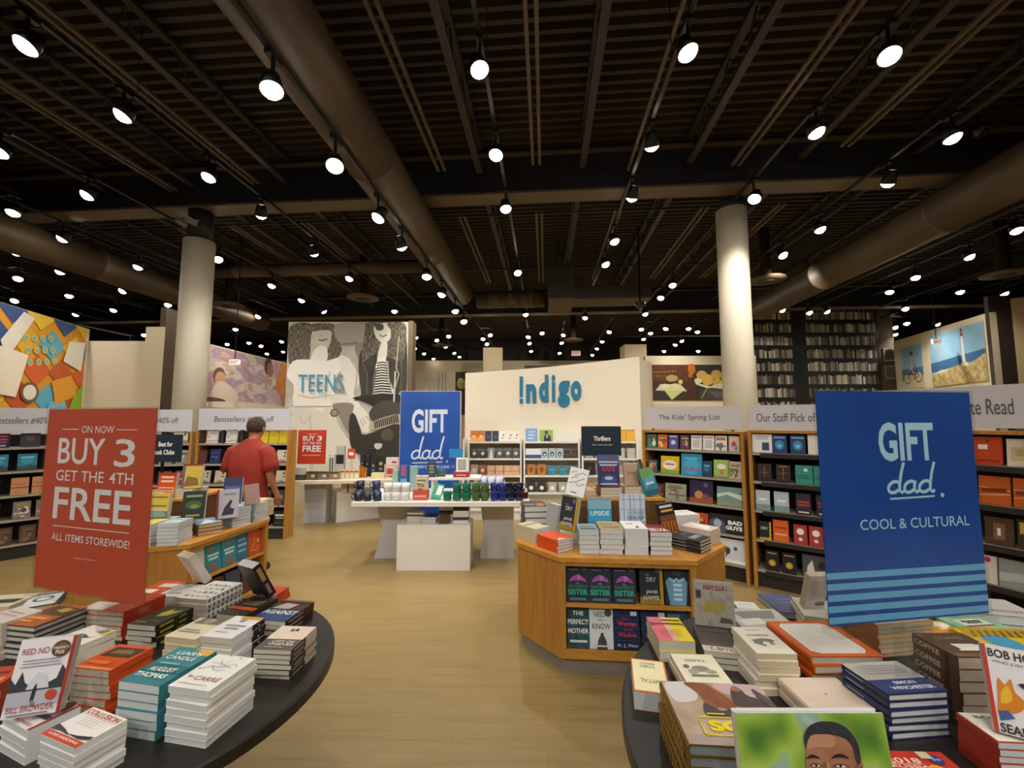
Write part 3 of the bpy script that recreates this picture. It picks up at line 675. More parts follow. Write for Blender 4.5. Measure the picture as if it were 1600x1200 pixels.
def book(name, label, cat, mx, w, l, t, cover, kind='pb', art=None, spine=-1, pages=None, group=None, with_pages=True, spine_art=None, artkey=None):
    cm, pm = book_meshes(w, l, t, cover, kind, spine, pages)
    o = obj(name, cm, None, mx); tag(o, label, cat, group)
    if with_pages: obj('pages', pm, o)
    if art:
        obj('cover_print', art_mesh(w, l, art, artkey), o, M.Translation((0, 0, t + .0003)))
    if spine_art:
        r = M(((0, 0, spine, 0), (spine, 0, 0, 0), (0, 1, 0, 0), (0, 0, 0, 1)))
        obj('spine_print', art_mesh(l, t, spine_art, ('sp', str(spine_art), round(l, 3), round(t, 3))), o, M.Translation((spine * (w / 2 + .0006), 0, t / 2)) @ r)
    return o
def rect_from(quad, z, up=True):
    """rectangle on the level z that the picture shows with these corners (front left, front right, back right, back left)"""
    p = [on_z(x, y, z) for x, y in quad]
    c = (p[0] + p[1] + p[2] + p[3]) / 4
    wv = ((p[1] - p[0]) + (p[2] - p[3])) / 2; lv = ((p[3] - p[0]) + (p[2] - p[1])) / 2
    # keep the mean of both directions square
    aw = atan2(wv.y, wv.x); al = atan2(lv.y, lv.x) - pi / 2
    d = (al - aw + pi) % (2 * pi) - pi; yaw = aw + d / 2
    return c, yaw, wv.length, lv.length
STACKS = []
def stack(name, desc, desc2, place, quad, h, n, cover, art=None, kind='pb', rot=0, spine=-1, pages=None, base=.72, cover2=None, jit=.004, spine_art=None, twist=.02, top_t=None, group=None, sx=1, sl=1, cat='book'):
    z = base + h
    c, yaw, w, l = rect_from(quad, z); w *= sx; l *= sl
    if rot in (90, -90): w, l = l, w
    yaw += rad(rot); t = h / n
    w = min(w, .3); l = min(l, .34)
    for i in range(n):            # from the bottom up
        top = i == n - 1
        dx, dy, a = (0, 0, 0) if top else (random.uniform(-jit, jit), random.uniform(-jit, jit), random.uniform(-twist, twist))
        mx = M.Translation((c.x + dx, c.y + dy, base + i * t)) @ M.Rotation(yaw + a, 4, 'Z')
        k = n - 1 - i
        lab = '%s, %s' % (desc, place) if n == 1 else '%s, top of stack %s' % (desc, place) if top else '%s, %s down, stack %s' % (desc2, ORD[k], place)
        book(name, lab, cat, mx, w, l, t - .0004, cover if (top or cover2 is None) else cover2, kind, art if top else None, spine, pages, group, True, spine_art)
    return c, yaw, w, l, z
def upright(name, label, cat, foot, yaw, w, h, t, cover, art=None, lean=12, kind='pb', roll=0, pages=None, spine=-1, group=None, with_pages=True, artkey=None):
    """a book standing on its foot, front towards yaw (0 = towards the viewer), leaning back"""
    R = M.Rotation(yaw, 4, 'Z') @ M.Rotation(pi / 2 - rad(lean), 4, 'X') @ M.Rotation(rad(roll), 4, 'Z')
    mx = M.Translation(V(foot)) @ R @ M.Translation((0, h / 2, 0))
    return book(name, label, cat, mx, w, h, t, cover, kind, art, spine, pages, group, with_pages, None, artkey)
def stand(label, foot, yaw, w, h, lean=14, depth=.07):
    """bent clear acrylic book stand"""
    bm = bmesh.new(); a = rad(lean); e = .003
    def plate(p, q):
        p = V(p); q = V(q); d = (q - p).normalized(); nrm = V((0, -d.z, d.y)) * e
        vs = [bm.verts.new((x, *(v.yz + s * nrm.yz))) for x in (-w/2, w/2) for v, s in ((p, 0), (q, 0), (q, 1), (p, 1))]
        bm.faces.new(vs[:4]); bm.faces.new(list(reversed(vs[4:])))
        for i in range(4): bm.faces.new((vs[i], vs[4+i], vs[4+(i+1) % 4], vs[(i+1) % 4]))
    plate((0, -.03, .003), (0, -.03, .022)); plate((0, -.033, .0), (0, depth, .0)); plate((0, .0, .0), (0, sin(a) * h, cos(a) * h))
    return tag(obj('book_stand', mesh(bm, 'stand', ACRYLIC), None, loc(foot, yaw)), label, 'book stand')

# ------------------------------------------------------------------ round display tables
TZ = .72
def round_table(label, x, y, r):
    bm = bmesh.new(); lathe(bm, [(r - .01, TZ - .045), (r, TZ - .04), (r, TZ - .006), (r - .006, TZ)], 96, smooth=False)
    o = empty('round_table', label, 'table', loc((x, y, 0)))
    obj('table_top', mesh(bm, 'table_top', BLACK_WOOD), o)
    bm = bmesh.new(); lathe(bm, [(.1, .03), (.08, .1), (.08, TZ - .045)], 32); obj('pedestal', mesh(bm, 'pedestal', BLACK_WOOD), o)
    bm = bmesh.new(); lathe(bm, [(.38, 0), (.38, .02), (.1, .035)], 48); obj('base', mesh(bm, 'base', BLACK_WOOD), o)
LT = (-1.335, 1.577, .653); RT = (1.227, 1.209, .905)
round_table('black round display table at the lower left, covered with book stacks', *LT)
round_table('black round display table at the lower right, covered with book stacks', *RT)
# ------------------------------------------------------------------ table signs
def table_sign(name, label, pl, pr, z0, z1, items, feet, key=None, zb=TZ):
    d = V((pr[0] - pl[0], pr[1] - pl[1], 0)); W = d.length; H = z1 - z0; yaw = atan2(d.y, d.x)
    mx = loc(((pl[0] + pr[0]) / 2, (pl[1] + pr[1]) / 2, 0), yaw)
    o = empty(name, label, 'sign', mx)
    bx('poster', (-W/2 + .006, -.001, z0 + .006), (W/2 - .006, .001, z1 - .006), items[0][5] if isinstance(items[0][5], bpy.types.Material) else C(items[0][5]), o)
    obj('poster_print', art_mesh(W - .012, H - .012, items, key, .00008), o, M.Translation((0, -.0012, (z0 + z1) / 2)) @ M.Rotation(pi / 2, 4, 'X'))
    bx('front_sheet', (-W/2, -.0062, z0), (W/2, -.0042, z1), ACRYLIC, o); bx('back_sheet', (-W/2, .003, z0), (W/2, .005, z1), ACRYLIC, o)
    bx('bottom_rail', (-W/2, -.02, z0 - .022), (W/2, .02, z0), ACRYLIC, o)
    for fx in feet: bx('post', (fx - .02, -.02, zb), (fx + .02, .02, z0 - .022), ACRYLIC, o)
    bx('foot', (min(feet) - .03, -.035, zb), (max(feet) + .03, .035, zb + .006), ACRYLIC, o)
    return o
REDP = '#d04a34'; RW = '#f7f0f2'
RED = [('r', 0, 0, 1, 1, REDP), ('l', [(.15, .885), (.31, .885)], .005, RW), ('l', [(.66, .885), (.84, .885)], .005, RW), ('t', 'ON NOW', .34, .865, .64, .905, RW),
       ('t', 'BUY', .13, .69, .57, .835, RW, .012), ('c', .74, .80, .001, RW), ('t', '3', .66, .685, .84, .835, RW, .01),
       ('t', 'GET THE', .13, .595, .58, .655, RW, .004), ('t', '4TH', .63, .595, .84, .655, RW, .004), ('t', 'FREE', .13, .385, .84, .56, RW, .014),
       ('l', [(.14, .345), (.84, .345)], .005, RW), ('t', 'ALL ITEMS STOREWIDE!', .14, .265, .85, .305, RW, .006), ('r', .36, .18, .58, .188, '#d88b80')]
pl = at_y(66, 700, 1.70); pr = at_y(239, 700, 1.53)
table_sign('table_sign', 'red BUY 3 GET THE 4TH FREE sign standing on the left round table', (pl[0] + .012, pl[1]), (pr[0] + .012, pr[1]), .972, 1.668, RED, (-.12, .12))
NAV = blotch('navy_print', [(.3, '#1a4698'), (.7, '#2058ae')], 1.4, 2., .4); LB = '#7fc4ea'; LB2 = '#bfe4f8'
def dad(u0, v0, u1, v1, w, c):
    """brush-written 'dad' with an underline and a full stop"""
    def q(pts): return [(u0 + x * (u1 - u0), v0 + y * (v1 - v0)) for x, y in pts]
    def arc(cx, cy, rx, ry, a0, a1, n=12, sh=.25): return [(cx + rx*cos(rad(a0+(a1-a0)*i/n)) + sh*ry*sin(rad(a0+(a1-a0)*i/n)), cy + ry*sin(rad(a0+(a1-a0)*i/n))) for i in range(n+1)]
    out = []
    for x in (0, .66):
        out += [('l', q(arc(.13 + x, .34, .12, .15, 30, 330)), w, c), ('l', q([(.37 + x, 1.0), (.30 + x, .72), (.25 + x, .42), (.24 + x, .24), (.29 + x, .19), (.34 + x, .24)]), w, c)]
    out += [('l', q(arc(.46, .34, .11, .15, 30, 330)), w, c), ('l', q([(.59, .50), (.56, .36), (.56, .24), (.60, .19), (.68, .26)]), w, c)]
    out += [('l', q([(.02, .03), (.5, .05), (.98, .07)]), w * .55, c)]
    return out
BLUE = [('r', 0, 0, 1, 1, NAV)]
for k in range(5): BLUE.append(('r', 0, max(0, .190 - .0455 * k), 1, .217 - .0455 * k, '#76bce8'))
BLUE += [('t', 'GIFT', .37, .685, .73, .86, LB2, .03)] + dad(.41, .515, .71, .68, .018, LB2) + [('c', .755, .53, .012, LB2), ('t', 'COOL & CULTURAL', .22, .39, .92, .435, LB2, .004)]
pl = at_y(1282, 800, 1.29); pr = at_y(1533, 800, 1.38)
table_sign('table_sign', 'blue GIFT dad COOL & CULTURAL sign standing on the right round table', pl, pr, 1.012, 1.715, BLUE, (-.03, .03))

# ------------------------------------------------------------------ left round table books
def B3(x, y): return (200 + x * .2125, 850 + y * .2125)
def B1(x, y): return (x * .35, 820 + y * .35)
def B0(x, y): return (x / 5.4545, 980 + y / 5.4545)
def B2(x, y): return (x * .1625, 880 + y * .1625)
random.seed(21)
W_, K_, RD = '#f2f0ea', '#221f1d', '#8f3a32'
stack('thriller_paperback', 'white paperback titled CARRÉ', 'white paperback', 'on the left round table front edge',
      [(264,1070),(325.5,1081),(401,1028),(341,1022)], .15, 8, W_, [('t', 'CARRÉ', .3, .22, .9, .36, RD, .01), ('t', 'le', .12, .27, .24, .33, RD), ('r', .12, .1, .8, .11, '#777777'),
      ('l', [(.1, .5), (.3, .62), (.5, .6), (.75, .75), (.85, .68)], .012, K_), ('l', [(.3, .62), (.45, .52), (.6, .5), (.7, .56)], .01, K_), ('l', [(.35, .8), (.5, .6), (.55, .84)], .009, K_), ('l', [(.2, .7), (.4, .72), (.8, .6)], .008, K_), ('c', .12, .5, .02, K_), ('c', .7, .9, .02, K_), ('c', .4, .95, .02, K_)], pages=PAGES_W, spine=1)
stack('novel_paperback', 'teal paperback titled LIAR\'S CANDLE AUGUST THOMAS', 'teal paperback', 'behind the CARRÉ stack',
      [(192,1061),(252,1076),(329,1018),(283,1009)], .145, 6, '#3a8791', [('p', [(.55, .82), (1, .82), (1, 1), (.5, 1)], '#e7b45e'), ('p', [(.05, .75), (.3, .98), (.4, .85), (.6, 1), (.7, .8)], '#2f97a6'), ('r', 0, .3, 1, .5, '#2f6f79'), ('t', "LIAR'S", .2, .78, .85, .88, W_, .02), ('t', 'CANDLE', .12, .64, .85, .74, W_, .02), ('r', .2, .5, .7, .54, '#7fc1cc'), ('t', 'AUGUST', .2, .3, .85, .41, W_, .03), ('t', 'THOMAS', .1, .14, .85, .25, W_, .03)], pages=PAGES_W, spine=1)
stack('novel_paperback', 'orange paperback with dark picture', 'pale edged paperback', 'behind Red Notice, left round table',
      [(119.5,1040),(167,1052),(238,1011),(184,1006)], .13, 6, '#e0561f', [('r', 0, .02, 1, .1, '#f0a070'), ('p', [(.1, .5), (.9, .5), (.95, .88), (.12, .88)], '#4a3626'), ('p', [(.2, .6), (.8, .64), (.7, .8), (.3, .76)], '#8a6a40'), ('r', .1, .2, .7, .32, '#ec7a3c')], pages=PAGES, spine=1, twist=.06)
stack('history_paperback', 'white paperback titled COLLUSION with a red band', 'white paperback', 'at the lower left, before Red Notice',
      [(62,1146),(118,1170),(199,1123),(147,1105)], .105, 6, '#f4f2ee', [('r', 0, 0, 1, .17, '#d24a2a'), ('t', 'LUKE HARDING', .1, .07, .9, .13, W_, .02), ('t', 'COLLUSION', .06, .8, .94, .94, '#b5502f', .01), ('r', .06, .76, .94, .77, '#b5502f'), ('p', [(0, .17), (.25, .2), (.55, .17), (.3, .27), (0, .34)], '#4a4444'), ('p', [(.45, .2), (.8, .17), (1, .24), (1, .34), (.7, .24)], '#3f3a3c')] + lines(.2, .8, .45, .72, 4, '#9c9a98', .3, .12), pages=PAGES_W, spine=1)
RN = [('r', 0, 0, 1, 1, '#eceaf0'), ('r', .93, 0, 1, 1, '#a8352a'), ('p', [(0, .3), (.93, .3), (.93, .55), (.85, .62), (.8, .45), (.6, .38), (.4, .36), (.25, .44), (.17, .58), (.1, .42), (0, .5)], '#3b3f4b'), ('p', [(.3, .34), (.7, .34), (.62, .5), (.45, .56), (.35, .46)], '#d8dae4'),
      ('p', [(0, .12), (.93, .12), (.93, .32), (0, .32)], '#b9bcc8'), ('p', [(.42, .2), (.49, .2), (.5, .33), (.47, .42), (.43, .34)], '#33343c'), ('p', [(.42, .2), (.49, .2), (.56, .1), (.46, .12)], '#80828c'),
      ('t', 'RED NO', .08, .8, .55, .88, '#a8402f'), ('c', .76, .84, .17, '#5d4633'), ('c', .76, .84, .12, '#7b6047'), ('t', "Heather's", .62, .84, .9, .88, W_, .01), ('t', 'Pick', .68, .77, .84, .825, W_, .01), ('c', .78, .25, .1, '#c8452f')] + lines(.1, .85, .62, .74, 3, '#7b7f8e', .2, .25) + [('t', 'BILL BROWDER', .08, .07, .88, .15, '#a8402f'), ('r', .1, .03, .8, .045, '#777777')]
c, yaw, w, l, z = stack('memoir_paperback', 'white paperback with a brown round sticker under Red Notice', 'white paperback', 'under the upright Red Notice',
      [(2,1119),(45,1142),(130,1102),(83,1086)], .085, 4, '#f1eff0', [('p', [(.1, .3), (.9, .36), (.9, .5), (.2, .5)], '#4b4560'), ('c', .75, .84, .15, '#5d4633'), ('t', 'BILL BROWDER', .08, .07, .88, .15, '#a8402f'), ('r', .93, 0, 1, 1, '#a8352a')], pages=PAGES_W, spine=1)
f = on_z(64, 1113, z + .012)
stand('clear stand holding the white Red Notice paperback', (f.x + .01, f.y + .03, z + .001), rad(24), .07, .1, 16)
upright('memoir_paperback', 'upright white RED NOTICE paperback by Bill Browder with a snowy picture', 'book', (f.x - .012, f.y - .0, z + .012), rad(20), .122, .186, .026, '#eceaf0', RN, 14, pages=PAGES, roll=-2)
stack('novel_paperback', 'white paperback with a purple lizard picture', 'grey edged paperback', 'behind upright Red Notice',
      [(72,1003),(103,1016),(186,985),(143,977)], .15, 7, '#efe9dc', [('p', [(.2, .5), (.45, .62), (.7, .55), (.9, .66), (.6, .44), (.3, .4)], '#5b4a80'), ('p', [(.1, .3), (.4, .36), (.3, .2)], '#e3cf64'), ('p', [(.55, .78), (.95, .72), (.98, .92), (.7, .98)], '#8d8770'), ('p', [(.85, .7), (1, .72), (1, 1), (.9, 1)], '#ded06a')], pages=PAGES_C, spine=1, twist=.05)
stack('novel_hardcover', 'orange and dark hardcover', 'hardcover with dark boards', 'at the far left, behind Red Notice',
      [(8,973),(50,982),(133,949),(86,943)], .125, 6, '#2d2f45', [('r', .02, .0, 1, 1, '#b5602c'), ('p', [(.1, .5), (1, .5), (.95, .9), (.2, .96)], '#5a4326'), ('t', 'STATION', .1, .3, .8, .42, '#f0a24a', .02), ('t', 'ELEVEN', .1, .12, .7, .24, '#f0a24a', .02)][:3] + [('r', .1, .3, .75, .38, '#f0a24a'), ('r', .1, .16, .6, .24, '#f0a24a'), ('p', [(.5, .7), (.8, .62), (.9, .8), (.6, .88)], '#c89a3c')], kind='hc', pages=PAGES, spine=-1)
stack('novel_paperback', 'pinkish white paperback', 'pinkish white paperback', 'at the left picture edge, upper row',
      [(-28,966),(2,975),(61,955),(36,945)], .135, 5, '#d9cdc4', [('r', .1, .4, .8, .5, '#b9a79c'), ('r', .15, .6, .8, .66, '#a98f88')], pages=PAGES_C, spine=1)
stack('novel_paperback', 'red orange paperback', 'pale edged paperback', 'at the left picture edge below the orange hardcover',
      [(-50,1066),(0,1074),(20,1047),(-28,1040)], .11, 5, '#c24a26', [('r', .1, .15, .9, .35, '#e8a05a'), ('r', .1, .55, .8, .7, '#7a3420')], pages=PAGES_C, spine=1)
stack('novel_paperback', 'cream paperback with dark spine print', 'cream paperback', 'at the far left back edge',
      [(-22,944),(14,951),(30,934),(-2,926)], .06, 3, '#cfc6a8', [('r', .3, .3, .9, .6, '#3b352b')], pages=PAGES_C, spine=1, base=.72)
stack('novel_hardcover', 'navy and white hardcover with a large looping pattern', 'dark spined hardcover', 'behind the orange hardcover',
      [(51,948),(92,941),(95,926),(35,929)], .05, 2, '#33384c', [('r', .03, .02, .97, .98, '#d6d4cf'), ('c', .5, .5, .3, '#4a4f60'), ('c', .5, .5, .2, '#dcdad4'), ('r', .1, .8, .9, .92, '#4f5262')], kind='hc', pages=PAGES, spine=1)
stack('novel_paperback', 'orange red paperback lying under the red sign', 'red spined paperback', 'under the red sign',
      [(137,949),(190,959),(252,930),(196,922)], .115, 6, '#cf4220', [('r', 0, .0, .5, .4, '#efe3d8'), ('r', .05, .5, .95, .9, '#d9562c')], pages=PAGES, spine=1, twist=.03)
stack('novel_paperback', 'black paperback with a yellow splash', 'black paperback with yellow spine marks', 'right of the red sign post',
      [(207,973),(244,980),(294.6,950),(262,944)], .085, 4, '#2a2a1c', [('p', [(.4, .4), (.7, .5), (.9, .8), (.6, .7), (.5, .85), (.35, .6)], '#c9c427'), ('r', .1, .1, .5, .16, '#8f8a3a'), ('r', .5, .2, .8, .24, '#8f8a3a')], pages=PAGES, spine=1, spine_art=[('r', .1, .3, .45, .7, '#b5b02a'), ('r', .6, .3, .8, .7, '#8f8a3a')], twist=.06)
stack('novel_paperback', 'cream paperback with grey lettering', 'cream paperback', 'in the middle of the left round table',
      [(260.6,993),(306,1000),(353,971),(315,963)], .10, 4, '#e9dfbf', [('r', .1, .25, .8, .32, '#9a917a'), ('r', .15, .36, .7, .41, '#9a917a'), ('p', [(.1, .7), (.9, .72), (.95, .98), (.2, .98)], '#7f7662'), ('c', .5, .85, .16, '#b3a88c')], pages=PAGES_C, spine=1)
stack('novel_paperback', 'white paperback with a yellow top corner', 'white paperback with dark spine end', 'behind the CARRÉ stack, right',
      [(313.7,993.4),(363.6,998),(411,966),(370,961)], .125, 6, '#eeebe8', [('r', .3, .85, 1, 1, '#d2a02a'), ('c', .5, .78, .1, '#8a8f9a'), ('t', 'FUTURE', .2, .5, .85, .6, '#8c8a90', .01), ('t', 'HOME', .3, .34, .8, .44, '#8c8a90', .01), ('r', .2, .18, .6, .22, '#aaaaaa')][:2] + [('r', .2, .5, .85, .57, '#9c9a9e'), ('r', .3, .36, .75, .43, '#9c9a9e'), ('r', .2, .2, .6, .24, '#b3b1b4')], pages=PAGES, spine=1, spine_art=[('r', .6, 0, 1, 1, '#2b2830'), ('c', .8, .5, .02, W_)])
c, yaw, w, l, z = stack('novel_paperback', 'paperback titled CITY OF THIEVES', 'dark spined paperback', 'at the right rim of left table',
      [(401,1012),(456,1018),(491,980),(440,977)], .10, 6, '#4f4038', [('r', 0, .42, 1, 1, '#e6d3c2'), ('t', 'CITY OF', .25, .27, .85, .36, '#e8ddd0', .02), ('t', 'THIEVES', .2, .16, .9, .25, '#e8ddd0', .02), ('r', .2, .08, .7, .1, '#cdbfb0'), ('c', .45, .8, .045, '#4f4038', 1.6), ('c', .58, .81, .045, '#4f4038', 1.6)], pages=PAGES, spine=1, spine_art=[('r', .55, 0, 1, 1, '#d8c8b6'), ('r', .1, .35, .45, .65, '#b5aaa0')])
stack('history_paperback', 'navy paperback titled AGAINST in white', 'brown spined paperback', 'at the back right rim of left table',
      [(403,966),(443,973),(489,942),(436,935)], .06, 3, '#3a2723', [('r', 0, 0, 1, .5, '#2c477e'), ('t', 'AGAINST', .02, .3, .98, .48, '#f1f1f1', .02), ('p', [(.1, .55), (.6, .55), (.7, .8), (.3, .85)], '#bdb3a6'), ('r', 0, .9, 1, 1, '#6d3a2c')], pages=PAGES, spine=1, spine_art=[('r', .1, .3, .6, .7, '#9a8a84')])
stack('art_paperback', 'white paperback covered with rows of black symbols', 'white paperback with patterned spine', 'behind the black and yellow paperbacks',
      [(282,932),(325,939),(371,911),(336,906)], .09, 4, '#f2efe8', [('t', s, .08 + .02 * i, .1 + .2 * i, .92, .2 + .2 * i, '#55504a', .01) for i, s in enumerate(('& x o / v', '+ o & % z', '/ v x + &', 'o % z & x'))], pages=PAGES, spine=1, spine_art=[('r', .05 + .12 * i, .2, .1 + .12 * i, .8, '#6a645c') for i in range(8)])
c, yaw, w, l, z20 = stack('novel_paperback', 'white paperback under the white leaning book', 'white paperback', 'left of the symbol paperbacks',
      [(251,929),(281,934),(312,915),(283,911)], .065, 2, '#efede8', [('r', .2, .2, .8, .3, '#a9a6a0')], pages=PAGES, spine=1)
f = on_z(302, 910, z20 + .01)
stand('clear stand behind the white leaning book', (f.x - .02, f.y - .02, z20), rad(150), .07, .09, 26)
upright('novel_paperback', 'white book seen from behind, leaning on a stand at the back of the left table', 'book', (f.x + .01, f.y + .03, z20 + .002), rad(150), .118, .17, .036, '#efe9e4', None, 30, pages=PAGES_C, roll=0)
c, yaw, w, l, z23 = stack('novel_paperback', 'dark paperback with an orange band', 'dark paperback', 'under the dark leaning book',
      [(340,959),(379,963),(434,935),(395,929)], .05, 2, '#3a3026', [('r', 0, .28, 1, .42, '#d0602c'), ('p', [(.2, .5), (.8, .5), (.9, .8), (.3, .7)], '#7d6f52')], pages=PAGES, spine=1)
f = on_z(402, 935, z23 + .004)
stand('clear stand behind the dark leaning book', (f.x - .03, f.y - .035, z23), rad(152), .09, .115, 24)
upright('thriller_paperback', 'dark book seen from behind, leaning on a stand at the back of the left table', 'book', (f.x + .0, f.y + .03, z23 + .002), rad(152), .125, .185, .04, '#2c1d1e', None, 28, pages=PAGES_W)
for o in [o for o in COL.objects if o.get('label', '').startswith('dark book seen')]:
    obj('back_print', art_mesh(.125, .185, [('r', .08, .8, .9, .94, '#5f2a2a')] + lines(.1, .9, .4, .74, 6, '#6f5a50', .2, .3) + [('r', .55, .04, .9, .14, '#9a8f88')]), o, M.Translation((0, 0, -.0004)) @ M.Rotation(pi, 4, 'Y'))
    obj('spine_print', art_mesh(.185, .04, [('r', .1, .25, .5, .75, '#b08a50'), ('r', .6, .3, .9, .7, '#8a8078')]), o, M.Translation((-.0631, 0, .02)) @ M(((0, 0, -1, 0), (-1, 0, 0, 0), (0, 1, 0, 0), (0, 0, 0, 1))))
stack('novel_paperback', 'orange and white paperback', 'orange spined paperback', 'behind the red sign, near the white leaning book',
      [(222,927),(246,933),(280,912),(252,904)], .05, 2, '#cf4b22', [('r', .1, .1, .6, .4, '#efe3d8'), ('r', .3, .55, .9, .8, '#e9d6c6')], pages=PAGES, spine=1)
stack('novel_paperback', 'red orange paperback', 'red orange paperback', 'peeping behind the dark leaning book',
      [(412,928),(433,931),(447,918),(424,915)], .05, 2, '#d2491f', None, pages=PAGES, spine=1)

# ------------------------------------------------------------------ right round table books (titles face away)
def T4(x, y): return (970 + x / 4.614, 940 + y / 4.614)
def T5(x, y): return (1230 + x * .23125, 930 + y * .23125)
def T2(x, y): return (960 + x * .4, 860 + y * .4)
DG = '#7d7768'
stack('essay_paperback', 'thick paperback, pink to yellow cover', 'thick paperback', 'at the far left rim of the right table',
      [T4(272,281),T4(525,284),T4(422,114),T4(190,112)], .075, 2, '#f0d81c', [('r', .5, 0, 1, 1, '#e86a80'), ('r', .42, 0, .6, 1, '#ecb4a0'), ('p', [(.7, .3), (1, .24), (1, .4)], '#8a2f4a'), ('p', [(.0, .3), (.3, .26), (.0, .4)], '#8f7f12'), ('r', .05, .12, .6, .18, '#6a4a1c'), ('r', .05, .28, .8, .34, '#6a4a1c')] + lines(.2, .9, .55, .85, 4, '#c08a60', .3, .2), rot=180, pages=PAGES, spine=-1)
stack('economics_paperback', 'cream CAPITAL paperback by Thomas Piketty with an orange border', 'cream paperback', 'at the left rim of the right table',
      [T4(120,650),T4(345,672),T4(330,440),T4(48,397)], .055, 1, '#d9702a', [('r', .05, .035, .97, .965, '#f2e9b8'), ('t', 'THOMAS', .3, .2, .75, .28, '#8a845c', .01), ('t', 'PIKETTY', .3, .1, .75, .17, '#8a845c', .01), ('t', 'CAPITAL', .05, .62, .8, .73, '#8a845c', .01)], rot=180, pages=PAGES_W, spine=-1)
stack('nature_hardcover', 'cream paperback titled TREES with tree drawing', 'cream paperback', 'behind the golden picture book',
      [T4(470,600),T4(805,590),T4(655,380),T4(372,376)], .06, 3, '#efe8cc', [('t', 'TREES', .25, .2, .75, .28, '#8d8a78', .02), ('c', .5, .52, .2, '#8d8b7c', .6), ('c', .3, .62, .12, '#a5a292', .7), ('c', .7, .62, .12, '#a5a292', .7), ('r', .2, .72, .8, .78, '#77756a'), ('c', .8, .46, .07, '#9a5a4a')], rot=180, pages=PAGES_C, spine=1)
c, yaw, w, l, z = stack('novel_paperback', 'dark grey paperback lettered CLUB 2', 'grey paperback', 'under the upright FIGHT CLUB book',
      [T4(620,362),T4(812,366),T4(805,190),T4(505,165)], .06, 3, '#57504a', [('r', 0, .8, 1, 1, '#d8cfc0'), ('t', 'CLUB 2', .05, .84, .8, .95, '#8f3a2c', .02), ('r', .1, .2, .9, .24, '#6d665e')], rot=180, pages=PAGES, spine=1)
f = on_z(1117, 977, z + .004)
upright('graphic_novel', 'upright FIGHT CLUB 2 book with a grimy grey and yellow cover', 'book', (f.x, f.y, z + .002), rad(-14), .152, .172, .012, '#b5b0a6',
        [('r', .02, .01, .98, .95, blotch('grimy_cover', [(.3, '#77726a'), (.5, '#aaa69c'), (.7, '#8c8878')], 14., 5., .5)), ('p', [(.2, .3), (.75, .34), (.8, .52), (.3, .56)], '#a39a4c'), ('t', 'FIGHT CLUB 2', .25, .8, .85, .9, '#8f2c20', .03), ('r', .05, .6, .18, .78, '#3b3d3f'), ('p', [(.6, .1), (.95, .1), (.9, .2), (.65, .22)], '#5a564c')], 8, kind='hc', pages=PAGES_W)
stand('clear stand behind the upright FIGHT CLUB 2 book', (f.x + .008, f.y + .035, z), rad(-14), .08, .12, 8, .04)
stack('novel_paperback', 'cream paperback titled ANIMALS with a pencil drawing', 'cream paperback', 'at the middle of the right round table',
      [T4(978,368),T4(1292,382),T4(1040,186),T4(795,180)], .13, 6, '#efe9d6', [('t', 'ANIMALS', .2, .3, .8, .38, '#7d7a70', .01), ('r', .3, .12, .7, .14, '#aaa69a'), ('p', [(.2, .55), (.35, .62), (.5, .56), (.65, .7), (.8, .64), (.78, .52), (.5, .46), (.3, .48)], '#77746a'), ('c', .35, .66, .06, '#8a877c'), ('c', .6, .72, .05, '#8a877c')], rot=180, pages=PAGES_C, spine=1, jit=.008, twist=.04)
stack('boxed_notebook', 'orange hardcover with a large blank white label', 'orange hardcover', 'left of the blue GIFT dad sign',
      [T5(145,452),T5(570,372),T5(290,172),(1212,972)], .085, 3, '#e2640e', [('p', [(.12, .16), (.22, .08), (.82, .08), (.9, .16), (.9, .86), (.8, .93), (.2, .93), (.12, .84)], '#f3efe6'), ('l', [(.4, .5), (.6, .5)], .01, '#ddd6c8')], rot=180, kind='hc', pages=PAGES, spine=1)
stack('art_paperback', 'paperback with pale striped edges', 'paperback with pale and orange striped edges', 'under the blue GIFT dad sign',
      [(1380,980),(1441,967),(1392,938),(1318,952)], .12, 7, '#c98a5a', [('r', .03, .03, .97, .97, '#d8cbb0')], rot=180, pages=PAGES_C, spine=1, twist=.03)
stack('diary_hardcover', 'blush cream hardcover diary with a tiny emblem', 'blush cream hardcover', 'behind the smiling man photo book',
      [T5(150,785),T5(575,758),T5(322,545),(1222,1061)], .06, 2, '#ead6c2', [('c', .5, .55, .02, '#7a5a44'), ('r', .35, .3, .65, .31, '#d6bfaa')], rot=180, kind='hc', pages=PAGES_C, spine=1)
stack('science_hardcover', 'navy and grey hardcover by SIMON WINCHESTER', 'navy hardcover', 'right of the cream diaries',
      [T5(690,692),T5(1045,628),T5(740,440),T5(385,465)], .125, 6, '#1d2b52', [('r', 0, .42, 1, 1, '#b9b5ae'), ('r', 0, 0, 1, .42, '#22376c'), ('t', 'SIMON', .36, .26, .72, .35, '#dfe2ea', .03), ('t', 'WINCHESTER', .2, .1, .9, .2, '#dfe2ea', .03)] + lines(.1, .9, .55, .9, 4, '#a5a19a', .2, .2), kind='hc', pages=PAGES_W, spine=-1, spine_art=[('r', .1, .4, .5, .65, '#8f96b0')])
